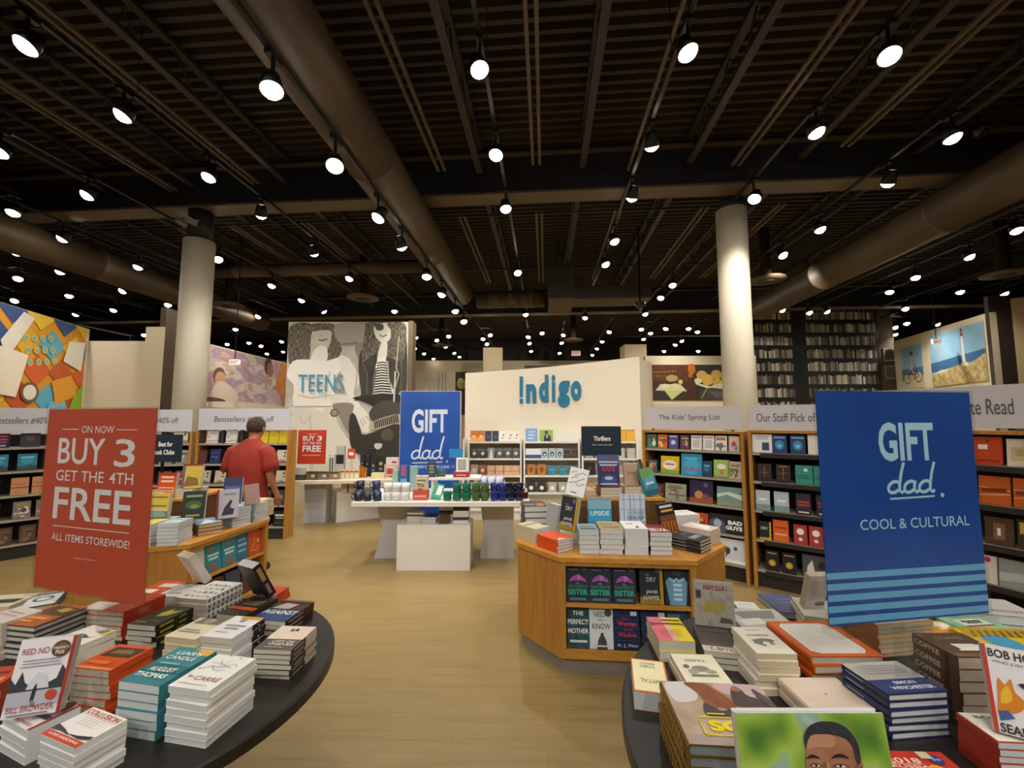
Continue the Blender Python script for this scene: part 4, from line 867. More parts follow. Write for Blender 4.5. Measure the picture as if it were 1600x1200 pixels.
stack('coffee_book', 'COFFEE book with white cup', 'brown COFFEE book', 'right of the Simon Winchester stack',
      [T5(1180,440),T5(1430,400),T5(1190,240),T5(888,270)], .20, 6, '#5b4231', [('t', 'COFFEE', .25, .72, .8, .82, '#a48c78', .02), ('p', [(.35, .3), (.75, .3), (.78, .52), (.32, .52)], '#ece6dc'), ('c', .8, .42, .06, '#ece6dc'), ('r', .28, .24, .82, .29, '#ece6dc'), ('r', 0, 0, 1, .14, '#77573c')], kind='pb', pages=pages_mat('coffee_edges', '#6d5846', '#c9bba6'), spine=-1, twist=.012, spine_art=[('t', 'COFFEE', .06, .25, .62, .75, '#d8c8b4', .02), ('r', .72, 0, .78, 1, '#3f2d20')])
c, yaw, w, l, z = stack('novel_paperback', 'cream and red paperback under the upright BOB HONEY book', 'red spined paperback', 'at the right picture edge',
      [T5(1480,1035),T5(1720,960),T5(1560,780),T5(1215,832)], .10, 6, '#b23a24', [('r', .03, .03, 1, 1, '#ece4d2'), ('t', 'BOB', .2, .8, .6, .9, '#4a3a38', .02)], pages=PAGES_W, spine=-1)
f = on_z(1612, 1155, z + .004)
upright('novel_paperback', 'upright BOB HONEY book by Sean Penn with an orange and black splash', 'book', (f.x, f.y, z + .003), rad(-34), .135, .2, .02, '#eceaec',
        [('r', 0, 0, .06, 1, '#c2412c'), ('t', 'BOB HONEY', .08, .86, .96, .96, '#33303a', .02), ('t', 'WHO JUST DO STUFF', .12, .79, .95, .83, '#66646c'), ('s', [(.1, .2), (.4, .3), (.46, .42), (.36, .5), (.33, .64), (.24, .56), (.16, .62), (.12, .4)], '#e08a2a'), ('s', [(.15, .34), (.3, .4), (.28, .55), (.18, .48)], '#f0c03a'), ('s', [(.5, .4), (.7, .36), (.68, .5), (.85, .58), (.7, .64), (.62, .76), (.56, .64), (.42, .6), (.55, .52)], '#2a2830'), ('p', [(.6, .68), (.95, .62), (.98, .76), (.75, .78)], '#c9362c'), ('p', [(.1, .14), (.3, .2), (.22, .27), (.1, .25)], '#4a5fa0'), ('p', [(.55, .25), (.9, .2), (.85, .4), (.6, .38)], '#d4552c'), ('t', 'SEAN PENN', .08, .02, .96, .12, '#33303a', .02)], 16, pages=PAGES)
stand('clear stand behind the upright BOB HONEY book', (f.x + .025, f.y + .03, z), rad(-34), .07, .12, 16, .05)
stack('travel_guide', 'red guide book titled 2018 RUSSIA', 'red guide book', 'at the bottom of the picture, right of the man photo book',
      [T5(700,1330),T5(1240,1230),T5(970,1012),T5(600,1100)], .018, 1, '#c8341f', [('t', '2018', .22, .62, .62, .78, '#f1dcc4', .02), ('t', 'RUSSIA', .22, .47, .66, .55, '#f1dcc4', .02), ('r', .22, .57, .6, .59, '#f1dcc4'), ('c', .82, .72, .08, '#2b3f7c'), ('t', '30', .77, .69, .87, .75, W_), ('r', .66, .74, .8, .96, '#d9c9a4'), ('c', .12, .78, .05, '#e0c9a8'), ('c', .7, .3, .12, '#e0a02c')], pages=PAGES_W, spine=-1)
SOLO = blotch('painted_cover', [(.3, '#6f5a3a'), (.5, '#b59f86'), (.62, '#c3b2ae'), (.75, '#9c9aa6')], 3.2, 4., .4)
stack('picture_book', 'large picture book with yellow SO lettering', 'golden spined hardcover', 'front left of right table',
      [T4(500,1052),T4(1265,1040),T4(1040,580),T4(285,598)], .14, 5, '#7a5c22', [('r', 0.02, 0, 1, 1, SOLO), ('s', [(.05, .96), (.3, .98), (.3, .7), (.12, .62), (.05, .7)], '#d3d0d0'), ('s', [(.55, .98), (.98, .98), (.98, .8), (.7, .76), (.56, .84)], '#c9aeb0'), ('s', [(.24, .97), (.36, .985), (.46, .97), (.52, .86), (.60, .72), (.62, .58), (.55, .50), (.48, .56), (.42, .52), (.40, .42), (.33, .5), (.34, .7), (.30, .84)], blotch('brown_shape', [(.3, '#6f3c22'), (.7, '#a05c34')], 14., 4., .5)), ('s', [(.34, .62), (.45, .5), (.55, .52), (.53, .40), (.36, .38), (.29, .46)], '#3d3a3c'), ('s', [(.62, .62), (.66, .84), (.72, .93), (.78, .88), (.80, .78), (.95, .64), (.84, .52), (.70, .56)], '#4b3a38'), ('s', [(.67, .86), (.72, .945), (.77, .90), (.75, .84)], '#a06a44'), ('s', [(.9, .9), (.99, .7), (.99, .5), (.94, .6), (.88, .8)], '#5a4a4a'), ('l', [(.2, .12), (.2, .38), (.95, .38), (.95, .12), (.2, .12)], .018, '#f0d418'), ('t', 'SOLO', .26, .17, .9, .33, '#f0d418', .06), ('r', .3, .42, .46, .44, '#f0d418')], kind='hc', pages=pages_mat('grey_blue_edges', '#71787c', '#aab2b6'), spine=-1, spine_art=[('r', .05 + .09 * i, .15, .1 + .09 * i, .85, '#b8912c') for i in range(10)])
# the photo book with the smiling man, standing at the very front
SKIN1, SKIN2, SKIN3 = '#a8755a', '#8d5c44', '#c08c70'
BOK = blotch('blurred_leaves', [(.3, '#4f7d34'), (.42, '#86ab42'), (.5, '#a5c258'), (.56, '#8fb4a4'), (.62, '#c9dcd4'), (.7, '#a9c86a')], 11., .6, .3)
HAIRP = blotch('printed_hair', [(.35, '#25252d'), (.65, '#3a3a44')], 90., 3., .5)
FACEP = blotch('printed_face', [(.35, '#9c6a50'), (.65, '#b07c60')], 16., 2., .5)
OB = [('r', 0, 0, 1, 1, BOK), 
      ('s', [(.2, .0), (.22, .2), (.32, .34), (.46, .42), (.5, .3), (.5, .0)], '#20305c'), ('s', [(.56, 0), (.7, .2), (.72, .4), (.8, .42), (.92, .34), (.99, .2), (.99, 0)], '#1f2f58'), ('s', [(.46, .0), (.7, .0), (.74, .38), (.62, .36), (.47, .4)], '#eceef2'), ('p', [(.55, .34), (.61, .34), (.62, 0), (.54, 0)], '#28407c'),
      ('s', [(.47, .52), (.5, .47), (.56, .445), (.62, .455), (.69, .50), (.735, .58), (.765, .67), (.77, .78), (.755, .88), (.69, .935), (.58, .945), (.49, .92), (.445, .85), (.43, .77), (.425, .68), (.44, .6)], FACEP),
      ('s', [(.69, .50), (.735, .58), (.765, .67), (.768, .77), (.745, .76), (.73, .66), (.70, .57)], '#8a5a42'), ('s', [(.45, .84), (.52, .85), (.62, .85), (.64, .895), (.55, .915), (.47, .895)], '#bd8a6e'),
      ('s', [(.765, .76), (.79, .80), (.80, .76), (.79, .69), (.765, .66), (.755, .70)], '#a06c52'), ('s', [(.772, .745), (.786, .77), (.79, .74), (.775, .69)], '#7f523c'),
      ('s', [(.436, .845), (.44, .90), (.475, .94), (.53, .962), (.60, .968), (.68, .958), (.745, .925), (.785, .87), (.79, .80), (.772, .775), (.758, .80), (.752, .85), (.72, .885), (.65, .905), (.56, .91), (.49, .905), (.455, .875)], HAIRP),
      ('s', [(.435, .80), (.46, .817), (.495, .815), (.525, .80), (.495, .803), (.462, .803)], '#2c201c'), ('s', [(.595, .80), (.63, .82), (.675, .82), (.715, .80), (.675, .806), (.63, .806)], '#2c201c'),
      ('s', [(.452, .772), (.475, .778), (.50, .777), (.52, .77), (.495, .766), (.472, .767)], '#ddd2cc'), ('c', .487, .772, .009, '#241814', .8), ('l', [(.448, .773), (.475, .781), (.503, .780), (.524, .769)], .006, '#4a2e24'),
      ('s', [(.605, .77), (.63, .777), (.66, .776), (.69, .768), (.66, .764), (.63, .765)], '#ddd2cc'), ('c', .643, .771, .009, '#241814', .8), ('l', [(.600, .770), (.63, .780), (.662, .779), (.696, .767)], .006, '#4a2e24'),
      ('l', [(.45, .758), (.48, .75), (.515, .757)], .005, '#855640'), ('l', [(.61, .755), (.65, .747), (.69, .754)], .005, '#855640'),
      ('s', [(.545, .79), (.565, .79), (.575, .72), (.605, .695), (.59, .677), (.555, .672), (.52, .68), (.51, .697), (.535, .72)], '#a87358'), ('l', [(.51, .694), (.53, .678), (.555, .674), (.585, .678), (.606, .694)], .007, '#7a4c38'), ('s', [(.55, .78), (.562, .78), (.568, .71), (.553, .70)], '#c4937a'),
      ('l', [(.505, .69), (.478, .655), (.466, .62)], .006, '#84563f'), ('l', [(.615, .69), (.66, .655), (.678, .615)], .006, '#84563f'), ('c', .47, .70, .03, '#ba866a', .7), ('c', .685, .70, .035, '#ba866a', .7),
      ('s', [(.475, .635), (.52, .648), (.56, .645), (.61, .65), (.665, .635), (.64, .595), (.565, .575), (.50, .597)], '#844a40'), ('s', [(.487, .632), (.56, .639), (.652, .632), (.625, .606), (.565, .596), (.51, .607)], '#f0ede6'), ('l', [(.53, .55), (.565, .543), (.605, .55)], .006, '#84563f')]
oy = at_y(1258, 1300, .86)
upright('photo_book', 'upright photo book whose cover shows a smiling man in a navy suit', 'book', (oy.x + .002, .80, TZ + .012), rad(0), .275, .346, .02, '#dfe2dc', OB, 9, kind='hc', pages=PAGES_W)
stand('clear stand behind the photo book of the smiling man', (oy.x + .002, .84, TZ), 0, .14, .18, 9, .05)
# back of the right table
stack('essay_hardcover', 'purple blue hardcover lying at the back rim of the right table', 'purple blue hardcover', 'right table back rim',
      [T2(650,246),T2(738,238),T2(700,166),T2(568,172)], .03, 1, '#4b5080', [('r', .1, .3, .6, .34, '#8f95bb'), ('r', .1, .5, .7, .53, '#8f95bb')], rot=180, kind='hc', pages=PAGES)
stack('art_paperback', 'grey and white illustrated book', 'white edged book', 'behind the orange boxed notebooks',
      [(1152,988),(1240,975),(1205,950),(1148,952)], .05, 3, '#c9c5bd', [('p', [(.1, .1), (.9, .2), (.8, .6), (.2, .5)], '#8d8a84'), ('p', [(.5, .5), (.95, .6), (.9, .9), (.5, .8)], '#e9e4da'), ('r', .1, .8, .5, .9, '#5c5a56')], rot=180, pages=PAGES_W)
stack('novel_paperback', 'small white book', 'small white book', 'right of the upright FIGHT CLUB book',
      [T2(478,232),T2(560,226),T2(548,202),T2(474,200)], .05, 2, '#eceae4', [('r', .2, .3, .8, .4, '#c9c5bb')], rot=180, pages=PAGES_W)
f = on_z(1275, 950, .80)
stack('novel_paperback', 'grey white paperback', 'grey white paperback', 'under the leaning book left of the blue sign',
      [(1250,962),(1305,966),(1300,938),(1246,936)], .075, 4, '#d5cec2', None, rot=180, pages=PAGES_C)
upright('novel_paperback', 'grey white book seen from behind, leaning left of the blue sign', 'book', (f.x, f.y + .01, .797), rad(186), .095, .155, .03, '#cfc8c0', None, 16, pages=PAGES_C)
for o in [o for o in COL.objects if o.get('label', '').startswith('grey white book seen')]:
    obj('back_print', art_mesh(.095, .155, lines(.1, .9, .3, .85, 9, '#a9a29c', .2, .2) + [('r', .5, .08, .9, .2, '#6f6862')]), o, M.Translation((0, 0, -.0004)) @ M.Rotation(pi, 4, 'Y'))
stack('cook_book', 'mint green book with white label', 'mint green book', 'right of the blue sign, back row',
      [(1516,990),(1560,976),(1520,958),(1480,968)], .09, 3, '#8fc7a0', [('r', .2, .2, .85, .75, '#f0ece0'), ('r', .2, .2, .85, .3, '#b5452c'), ('t', 'EAT', .3, .5, .75, .65, '#3a3a36', .02), ('t', 'WELL', .3, .36, .75, .47, '#3a3a36', .02)][:3] + [('r', .3, .55, .75, .62, '#4a4a44'), ('r', .35, .42, .7, .49, '#4a4a44')], pages=PAGES_W)
stack('cook_book', 'yellow orange book', 'yellow orange book', 'right below the blue sign, beside the coffee books',
      [(1446,996),(1488,985),(1478,968),(1442,974)], .08, 3, '#e5a53a', [('r', .5, .6, .9, .9, '#efe6d2')], pages=PAGES_W)
stack('cook_book', 'yellow and olive striped book with blue corner', 'yellow book', 'behind the BOB HONEY book',
      [(1545,1018),(1625,1000),(1580,976),(1516,988)], .1, 4, '#d9b81c', [('p', [(0, .4), (1, .5), (1, 1), (.1, 1)], '#b59a1e'), ('c', .35, .2, .2, '#3f9ac0')] + [('p', [(.1 + .1 * k, .45), (.14 + .1 * k, .45), (.24 + .1 * k, .8), (.2 + .1 * k, .8)], '#8f5f2a') for k in range(8)], pages=PAGES_W)
stack('art_hardcover', 'pale grey hardcover', 'pale grey hardcover', 'behind the blue sign at its right edge',
      [(1500,965),(1580,950),(1565,930),(1490,940)], .075, 2, '#bdbcb8', [('r', .1, .2, .9, .3, '#9a8a86')], kind='hc', pages=PAGES_W)
# ------------------------------------------------------------------ bookcases along the walls
SHELF_Z = (.17, .455, .735, 1.015, 1.295)
SHELF_GREY = C('#a79f90', .5); STRIP = C('#2a2624', .5)
CASEBACK = C('#1d1815', .7)
def bookcase(label, p0, p1, header, words, top_wood=True, depth=.32, zt=1.5, sides=(1, 1), hz=(1.52, 1.765), wx=(.2, .8), strip=False, hgt=.062, slant=0, hcol='#d2cfd4', hlab=''):
    d = V((p1[0] - p0[0], p1[1] - p0[1], 0)); L = d.length; mx = loc((p0[0], p0[1], 0), atan2(d.y, d.x))
    o = empty('bookcase', label, 'bookcase', mx)
    if sides[0]: bx('side_panel', (0, -.01, 0), (.03, depth, zt), OAK, o)
    if sides[1]: bx('side_panel', (L - .03, -.01, 0), (L, depth, zt), OAK, o)
    bx('back_panel', (.03, depth - .02, .1), (L - .03, depth, zt - .02), CASEBACK, o)
    bx('plinth', (.0305, .03, 0), (L - .0305, depth - .021, .135), STRIP, o)
    for z in SHELF_Z:
        s = bx('shelf', (.0305, .005, z - .025), (L - .0305, depth - .021, z), SHELF_GREY, o)
        if strip: bx('label_strip', (.1, -.004, z - .045), (L - .06, .004, z - .004), STRIP, s)
    if top_wood: bx('top_panel', (.0305, .0, zt - .025), (L - .0305, depth - .021, zt), OAK, o)
    if header:
        hm = mx @ M.Translation((L / 2, .03 if top_wood else 0, (hz[0] + hz[1]) / 2)); H = hz[1] - hz[0]
        h = bx('header_sign', (-L/2 + .02, -.008, -H/2), (L/2 - .01, .008, H/2), C(hcol, .5), None, hm)
        tag(h, hlab or 'pale grey header sign reading %s above its bookcase' % header, 'sign')
        obj('lettering', art_mesh(L - .03, H, [('t', words, wx[0], .5 - hgt / H / 2, wx[1], .5 + hgt / H / 2, '#55565c', .0, slant)]), h, M.Translation((.005, -.0095, 0)) @ M.Rotation(pi / 2, 4, 'X'))
        for x in (-L/2 + .1, L/2 - .12) if top_wood else (): bx('support', (x, .008, -H/2 - max(.0, hz[0] - zt)), (x + .03, .02, H/2), C('#8c8a88', .4), h)
    return mx, L
def fill(mx, L, case, si, books, t=.022, lean=7, zs=SHELF_Z, y=.03, kind='pb', nm='shelf_book'):
    """books: (x as a share of the width, width, height, colour, colour word, art, artkey)"""
    for k, b in enumerate(books):
        x, w, h, col, word, art = b[:6]
        foot = mx @ V((min(max(x * L, w / 2 + .034), L - w / 2 - .034), y + h * sin(rad(lean)) * .0, zs[si]))
        yaw = mx.to_euler().z
        row = ('bottom', 'fourth', 'third', 'second', 'top')[si] if len(zs) == 5 else ORD[len(zs) - 1 - si]
        key = (word, round(w, 4), round(h, 4)) if art else None
        lab = '%s, %s from left, %s shelf, %s' % (word, ORD[k], row, case)
        nm2 = nm
        upright(nm2, lab, 'book', foot + V((0, 0, .001)), yaw, w, h, t, col, art, lean, kind, group='books in the ' + case, with_pages=False, artkey=key)
random.seed(33)
def T(*a): return ('t',) + a
def gen(seed, bg, cols):
    r = random.Random(seed); out = []
    for i in range(8):
        c = r.choice(cols); t = r.random()
        if t < .4: out.append(('c', r.uniform(.2, .8), r.uniform(.15, .65), r.uniform(.06, .22), c, r.uniform(.6, 1.4)))
        elif t < .55: v = r.uniform(.1, .6); out.append(('r', r.uniform(0, .3), v, r.uniform(.6, 1), v + r.uniform(.04, .12), c))
        else:
            cx, cy, q = r.uniform(.2, .8), r.uniform(.15, .65), r.uniform(.1, .25); out.append(('s', [(min(1, max(0, cx + q * r.uniform(.4, 1) * cos(k * 1.05))), min(1, max(0, cy + q * r.uniform(.4, 1) * sin(k * 1.05)))) for k in range(6)], c))
    v = .82
    for i in range(2):
        u = r.uniform(.08, .2); out.append(('r', u, v, 1 - u * r.uniform(.6, 1.4), v + .07, r.choice(cols))); v -= .11
    return out
def row(x0, x1, specs, hs=1.0):
    n = len(specs); out = []
    for i, s in enumerate(specs):
        out.append((x0 + (x1 - x0) * (i + .5) / n,) + s)
    return out
WH = '#ece9e3'
# right: kids' case
mk, Lk = bookcase("oak bookcase under the Kids' Spring List header", (1.53, 4.99), (2.345, 4.31), "The Kids' Spring List", "The Kids' Spring List", wx=(.17, .80), hgt=.075)
kc = "Kids' Spring List case"
fill(mk, Lk, kc, 4, row(.04, .97, [(.105,.155,'#2f8a7c','teal and orange picture book',gen(1,'',['#d07a3a','#e9e4d0','#7a4a2a'])),(.105,.155,'#d9772e','orange picture book',gen(2,'',['#e8c07a','#a34a3a','#efe0c0'])),(.105,.155,'#5f4a94','purple picture book',[('c',.5,.45,.3,'#5fa6d0'),('c',.5,.45,.2,'#d9d4ea'),('r',.1,.84,.9,.92,'#efe9f4')]),(.1,.155,'#5c4638','brown picture book',gen(4,'',['#d98a4a','#8a5a9a','#e6d2b0'])),(.11,.155,WH,'white sticker book with a lilac top',[('r',.1,.8,.9,.9,'#9a8ac0')]+lines(.15,.85,.15,.7,6,'#9a98b0')),(.11,.155,'#efece8','white sticker book with a gold top',[('r',.1,.8,.9,.9,'#c9a94a')]+lines(.15,.85,.15,.7,6,'#9a98b0')),(.11,.155,'#f0ece6','white picture book of small animals',gen(7,'',['#b06a3a','#6a8a4a','#7a5ab0'])),(.1,.155,'#d8b9b0','pinkish picture book',gen(8,'',['#a33a4a','#6a8a5a','#e8d8c0']))]))
fill(mk, Lk, kc, 3, [(.1,.1,.14,'#2d6a74','dark teal small book',gen(9,'',['#a33a5a','#d9b04a'])),(.285,.2,.195,'#dcb92a','yellow book with a white cloud',[('c',.5,.5,.38,'#f2efe4',.7),('p',[(0,0),(1,0),(1,.2),(0,.28)],'#86a83a'),('r',.25,.5,.75,.58,'#c0563a')]),(.505,.215,.235,'#2f9ac4','tall bright blue book lettered GURLS',[('c',.5,.4,.4,'#3fb0d8'),T('GURLS',.12,.2,.88,.38,'#b04a9a',.04),('r',.2,.75,.8,.8,'#8fd0e8')]),(.655,.1,.165,'#1d4a66','dark blue book',[('c',.5,.5,.3,'#2a7a8a'),T('Gatsby',.1,.6,.9,.75,'#7fc4b8',.01)][:1]+[('r',.2,.66,.8,.74,'#7fc4b8')]),(.79,.15,.185,'#a4bf62','green book with a white cloud',[('c',.5,.62,.3,'#f0ede0',.6),('r',.4,.2,.6,.45,'#c9743a'),('r',0,0,1,.12,'#86a34a')]),(.93,.13,.175,'#cdbba8','cream picture book',gen(14,'',['#8a4a3a','#5f7a4a','#d0907a']))])
fill(mk, Lk, kc, 2, [(.15,.14,.16,'#5a2f2a','dark red picture book',gen(15,'',['#a84a3a','#3f5a2a'])),(.335,.225,.175,'#a0a488','pale green landscape picture book',gen(16,'',['#7a8a5a','#c9b98a','#8a5a7a'])),(.59,.235,.235,'#2c2748','dark blue night picture book',[('p',[(0,0),(1,0),(1,.3),(0,.2)],'#a0502f'),('c',.4,.35,.18,'#c98a4a'),('c',.7,.3,.12,'#7a4a6a'),('c',.7,.8,.1,'#5f5a8a'),T('NIGHT',.2,.75,.6,.85,'#9a90c0')][:4]),(.85,.235,.19,'#6f9a94','sea green picture book with a wave',[('p',[(0,.4),(.4,.6),(1,.35),(1,.6),(.5,.75),(0,.6)],'#d5ddd0'),('r',0,0,1,.25,'#8f9a7a')])])
fill(mk, Lk, kc, 1, [(.2,.09,.15,'#6fa3b0','light blue small book',gen(20,'',['#e8e4da','#3f6a7a'])),(.37,.2,.155,'#5c6a70','grey framed picture book',[('r',.12,.14,.88,.84,'#c9ced0'),('r',.2,.24,.8,.74,'#3f4a50'),('c',.5,.5,.15,'#a8b0b0')]),(.58,.14,.17,'#c24a22','orange red picture book',[('c',.5,.5,.3,'#8a2a1a'),('c',.55,.6,.14,'#e0a050')]),(.83,.33,.185,'#23272c','black book lettered BAD GUYS',[('p',[(0,0),(.5,0),(.45,.6),(.2,.8),(0,.6)],'#4a5a66'),T('BAD',.55,.5,.95,.72,'#f2f2ee',.06),T('GUYS',.48,.22,.95,.44,'#f2f2ee',.06),('c',.25,.5,.12,'#aab8c0')])])
fill(mk, Lk, kc, 0, [(.53,.1,.2,'#8fa6c4','pale blue picture book',gen(24,'',['#e8e4da','#5f7aa0'])),(.8,.36,.23,'#d5dae2','white picture book with small figures',[('c',.3,.6,.05,'#8f6a3a'),('c',.55,.5,.07,'#4a4040',1.4),('c',.75,.62,.05,'#3f5a7a'),('l',[(.3,.55),(.33,.35)],.03,'#5a6a40'),('l',[(.55,.45),(.5,.25)],.03,'#3a3a3a'),('r',0,0,1,.14,'#f1f0ec'),('c',.2,.85,.08,'#5f7fb0')])])
# right: staff picks
ms, Ls = bookcase('oak bookcase under the Our Staff Pick of header', (2.375, 4.285), (3.1, 3.72), 'Our Staff Pick of', 'Our Staff Pick of the Month', strip=True, zt=1.515, wx=(.07, .97), hgt=.082)
sc_ = 'Staff Pick case'
fill(ms, Ls, sc_, 4, [(.13,.17,.18,WH,'white shelf sign with a phone picture',[('r',.5,.12,.85,.55,'#27476a')]+lines(.15,.85,.7,.92,2,'#8f8f94')),(.29,.12,.175,'#173a66','blue paperback with a bright face',[('c',.5,.45,.32,'#2f8ac4',1.2),('c',.5,.4,.15,'#7fc4e4'),('r',.1,.82,.9,.9,'#8fb8d8')]),(.45,.12,.175,'#163862','blue paperback with a bright face, second copy',[('c',.5,.45,.32,'#2f8ac4',1.2),('c',.5,.4,.15,'#7fc4e4'),('r',.1,.82,.9,.9,'#8fb8d8')]),(.58,.08,.185,'#e4e0d2','cream paperback',None),(.72,.17,.18,'#eeebe6','white shelf sign with a small brown picture',[('r',.45,.12,.75,.45,'#8f7a5a')]+lines(.15,.85,.6,.9,3,'#8f8f94'))])
fill(ms, Ls, sc_, 3, [(.14,.115,.17,'#2a211d','black book with gold cross',[('l',[(.2,.5),(.8,.5)],.04,'#a0703a'),('l',[(.5,.25),(.5,.85)],.05,'#a0703a')]),(.31,.115,.17,'#2b221d','black book with gold lettering',[('l',[(.2,.5),(.8,.55)],.04,'#a0703a'),('l',[(.5,.2),(.5,.85)],.05,'#a0703a'),('r',.2,.88,.8,.92,'#c0904a')]),(.49,.135,.175,'#2f8a80','teal paperback',[('c',.6,.75,.12,'#dfe6da'),('r',.1,.3,.8,.36,'#1f5a58'),('r',.1,.42,.7,.47,'#1f5a58')]),(.645,.135,.175,'#2e897f','teal paperback, the next copy',[('c',.6,.75,.12,'#dfe6da'),('r',.1,.3,.8,.36,'#1f5a58'),('r',.1,.42,.7,.47,'#1f5a58')]),(.84,.19,.18,'#c9923a','mustard paperback',[('c',.8,.88,.08,'#33302a')])])
fill(ms, Ls, sc_, 2, [(.11,.12,.19,'#b9c6c6','pale sea paperback',[('r',0,0,1,.3,'#7f9aa0'),('r',.2,.5,.8,.6,'#eef0ea')]),(.28,.12,.19,'#b7c5c6','pale sea paperback, second copy',[('r',0,0,1,.3,'#7f9aa0'),('r',.2,.5,.8,.6,'#eef0ea')]),(.47,.115,.19,'#2a2530','dark paperback with red title',[('r',.1,.55,.9,.65,'#a03a3a'),('r',.1,.4,.9,.5,'#a03a3a'),('r',.15,.08,.85,.15,'#d5d0cc')]),(.64,.115,.19,'#29242f','dark paperback with red title, second copy',[('r',.1,.55,.9,.65,'#a03a3a'),('r',.1,.4,.9,.5,'#a03a3a'),('r',.15,.08,.85,.15,'#d5d0cc')]),(.84,.13,.19,'#7a5a3a','brown paperback',[('p',[(0,0),(1,0),(1,.3),(0,.4)],'#b0703a'),('r',.1,.75,.9,.85,'#d9d2c0')])])
fill(ms, Ls, sc_, 1, [(.12,.1,.17,'#1f2226','black and yellow DRY paperback',[('p',[(0,0),(1,0),(1,.15),(0,.1)],'#c9a42a'),('r',.85,0,1,1,'#c9a42a'),T('DRY',.15,.55,.75,.7,'#d8d8d4',.02)]),(.26,.125,.2,'#e0641e','orange paperback',[('r',.1,.3,.9,.38,'#f0b080'),('r',.1,.6,.9,.7,'#a03a1a')]),(.43,.105,.18,'#a83a30','red paperback with white circle',[('c',.5,.66,.28,'#efe6e0'),('c',.5,.28,.16,'#e0d0c8')]),(.56,.105,.18,'#a93b30','red paperback with white circle, second copy',[('c',.5,.66,.28,'#efe6e0'),('c',.5,.28,.16,'#e0d0c8')]),(.71,.12,.2,'#dcdbd8','white paperback with dark sticker',[('c',.7,.85,.13,'#33333a'),('c',.7,.1,.08,'#b04a6a')]),(.87,.13,.2,'#dad9d6','white paperback with magenta dot',[('c',.7,.85,.13,'#55555c'),('c',.7,.1,.08,'#b04a6a')])])
fill(ms, Ls, sc_, 0, [(.17,.11,.185,'#1c1c1e','black paperback with gold seal',[('c',.5,.4,.28,'#a8842a'),('c',.5,.4,.18,'#c9a84a'),('r',.15,.85,.85,.9,'#b8a06a')]),(.32,.11,.185,'#1d1d1f','black paperback with gold seal, second copy',[('c',.5,.4,.28,'#a8842a'),('c',.5,.4,.18,'#c9a84a'),('r',.15,.85,.85,.9,'#b8a06a')]),(.57,.25,.2,'#4a4a4c','black and white photo book with figures',[('p',[(.1,0),(.4,.1),(.3,.8),(.15,.5)],'#c9c9c6'),('c',.6,.6,.14,'#1d1d1f'),('p',[(.5,0),(.9,.1),(.8,.5)],'#8f8f8c')]),(.84,.22,.2,'#3f3f42','black and white photo book with a face',[('c',.5,.5,.2,'#b5b5b2',1.3),('p',[(.1,.1),(.3,.2),(.2,.6)],'#77777a'),('c',.5,.75,.2,'#1d1d1f',.6)])])
# right edge case
me_, Le = bookcase('oak bookcase at the right edge under the Read header', (3.14, 3.68), (3.53, 2.84), 'te Read', 'Our Favourite Read', strip=True, zt=1.54, wx=(.25, .885), hz=(1.56, 1.87), hgt=.115, hlab='pale grey header sign ending in the word Read at the right edge')
ec = 'right edge case'
fill(me_, Le, ec, 4, [(.72,.14,.2,'#c4441f','orange red paperback',[('r',.15,.55,.5,.72,'#efe6da'),('r',.1,.1,.9,.18,'#8a2a1a'),('c',.5,.85,.08,'#4a4a3a')]),(.89,.13,.19,'#ddd3bc','cream map paperback',[('r',.15,.2,.85,.7,'#c9b98f'),('c',.5,.5,.2,'#b0a070')])])
fill(me_, Le, ec, 3, [(.735,.155,.2,'#c05a1c','orange paperback with dark slashes',[('l',[(0,.3),(1,.4)],.03,'#e8d0a8'),('l',[(0,.6),(1,.52)],.03,'#e8d0a8'),('p',[(.1,.42),(.9,.46),(.9,.6),(.1,.56)],'#7a2f14')]),(.91,.12,.2,'#bf591c','orange paperback with dark slashes, second copy',[('l',[(0,.3),(1,.4)],.03,'#e8d0a8'),('l',[(0,.6),(1,.52)],.03,'#e8d0a8'),('p',[(.1,.42),(.9,.46),(.9,.6),(.1,.56)],'#7a2f14')])])
fill(me_, Le, ec, 2, [(.74,.14,.19,'#4a382a','dark brown paperback with a white figure',[('r',.3,.2,.7,.8,'#7a5a40'),('r',.44,.35,.56,.62,'#e8e0d4')]),(.91,.12,.2,'#3a3026','dark brown paperback with a gold patch',[('p',[(.1,.5),(.4,.55),(.3,.9),(.1,.9)],'#c9a04a')])])
fill(me_, Le, ec, 1, [(.66,.09,.19,'#d5cfc6','white paperback with a red seal',[('c',.5,.85,.2,'#a84a3a')]),(.79,.13,.19,'#8f9692','grey landscape paperback',[('p',[(0,.2),(1,.3),(1,.6),(0,.5)],'#b5bcb4')]),(.93,.1,.18,'#d9bfae','pink patterned paperback',gen(40,'',['#b04a4a','#7a9a8a']))])
fill(me_, Le, ec, 0, [(.78,.16,.12,'#6f716c','grey paperback',None),(.93,.09,.2,'#8a4f1e','dark orange paperback',gen(41,'',['#c98a2a','#4a2a14']))])
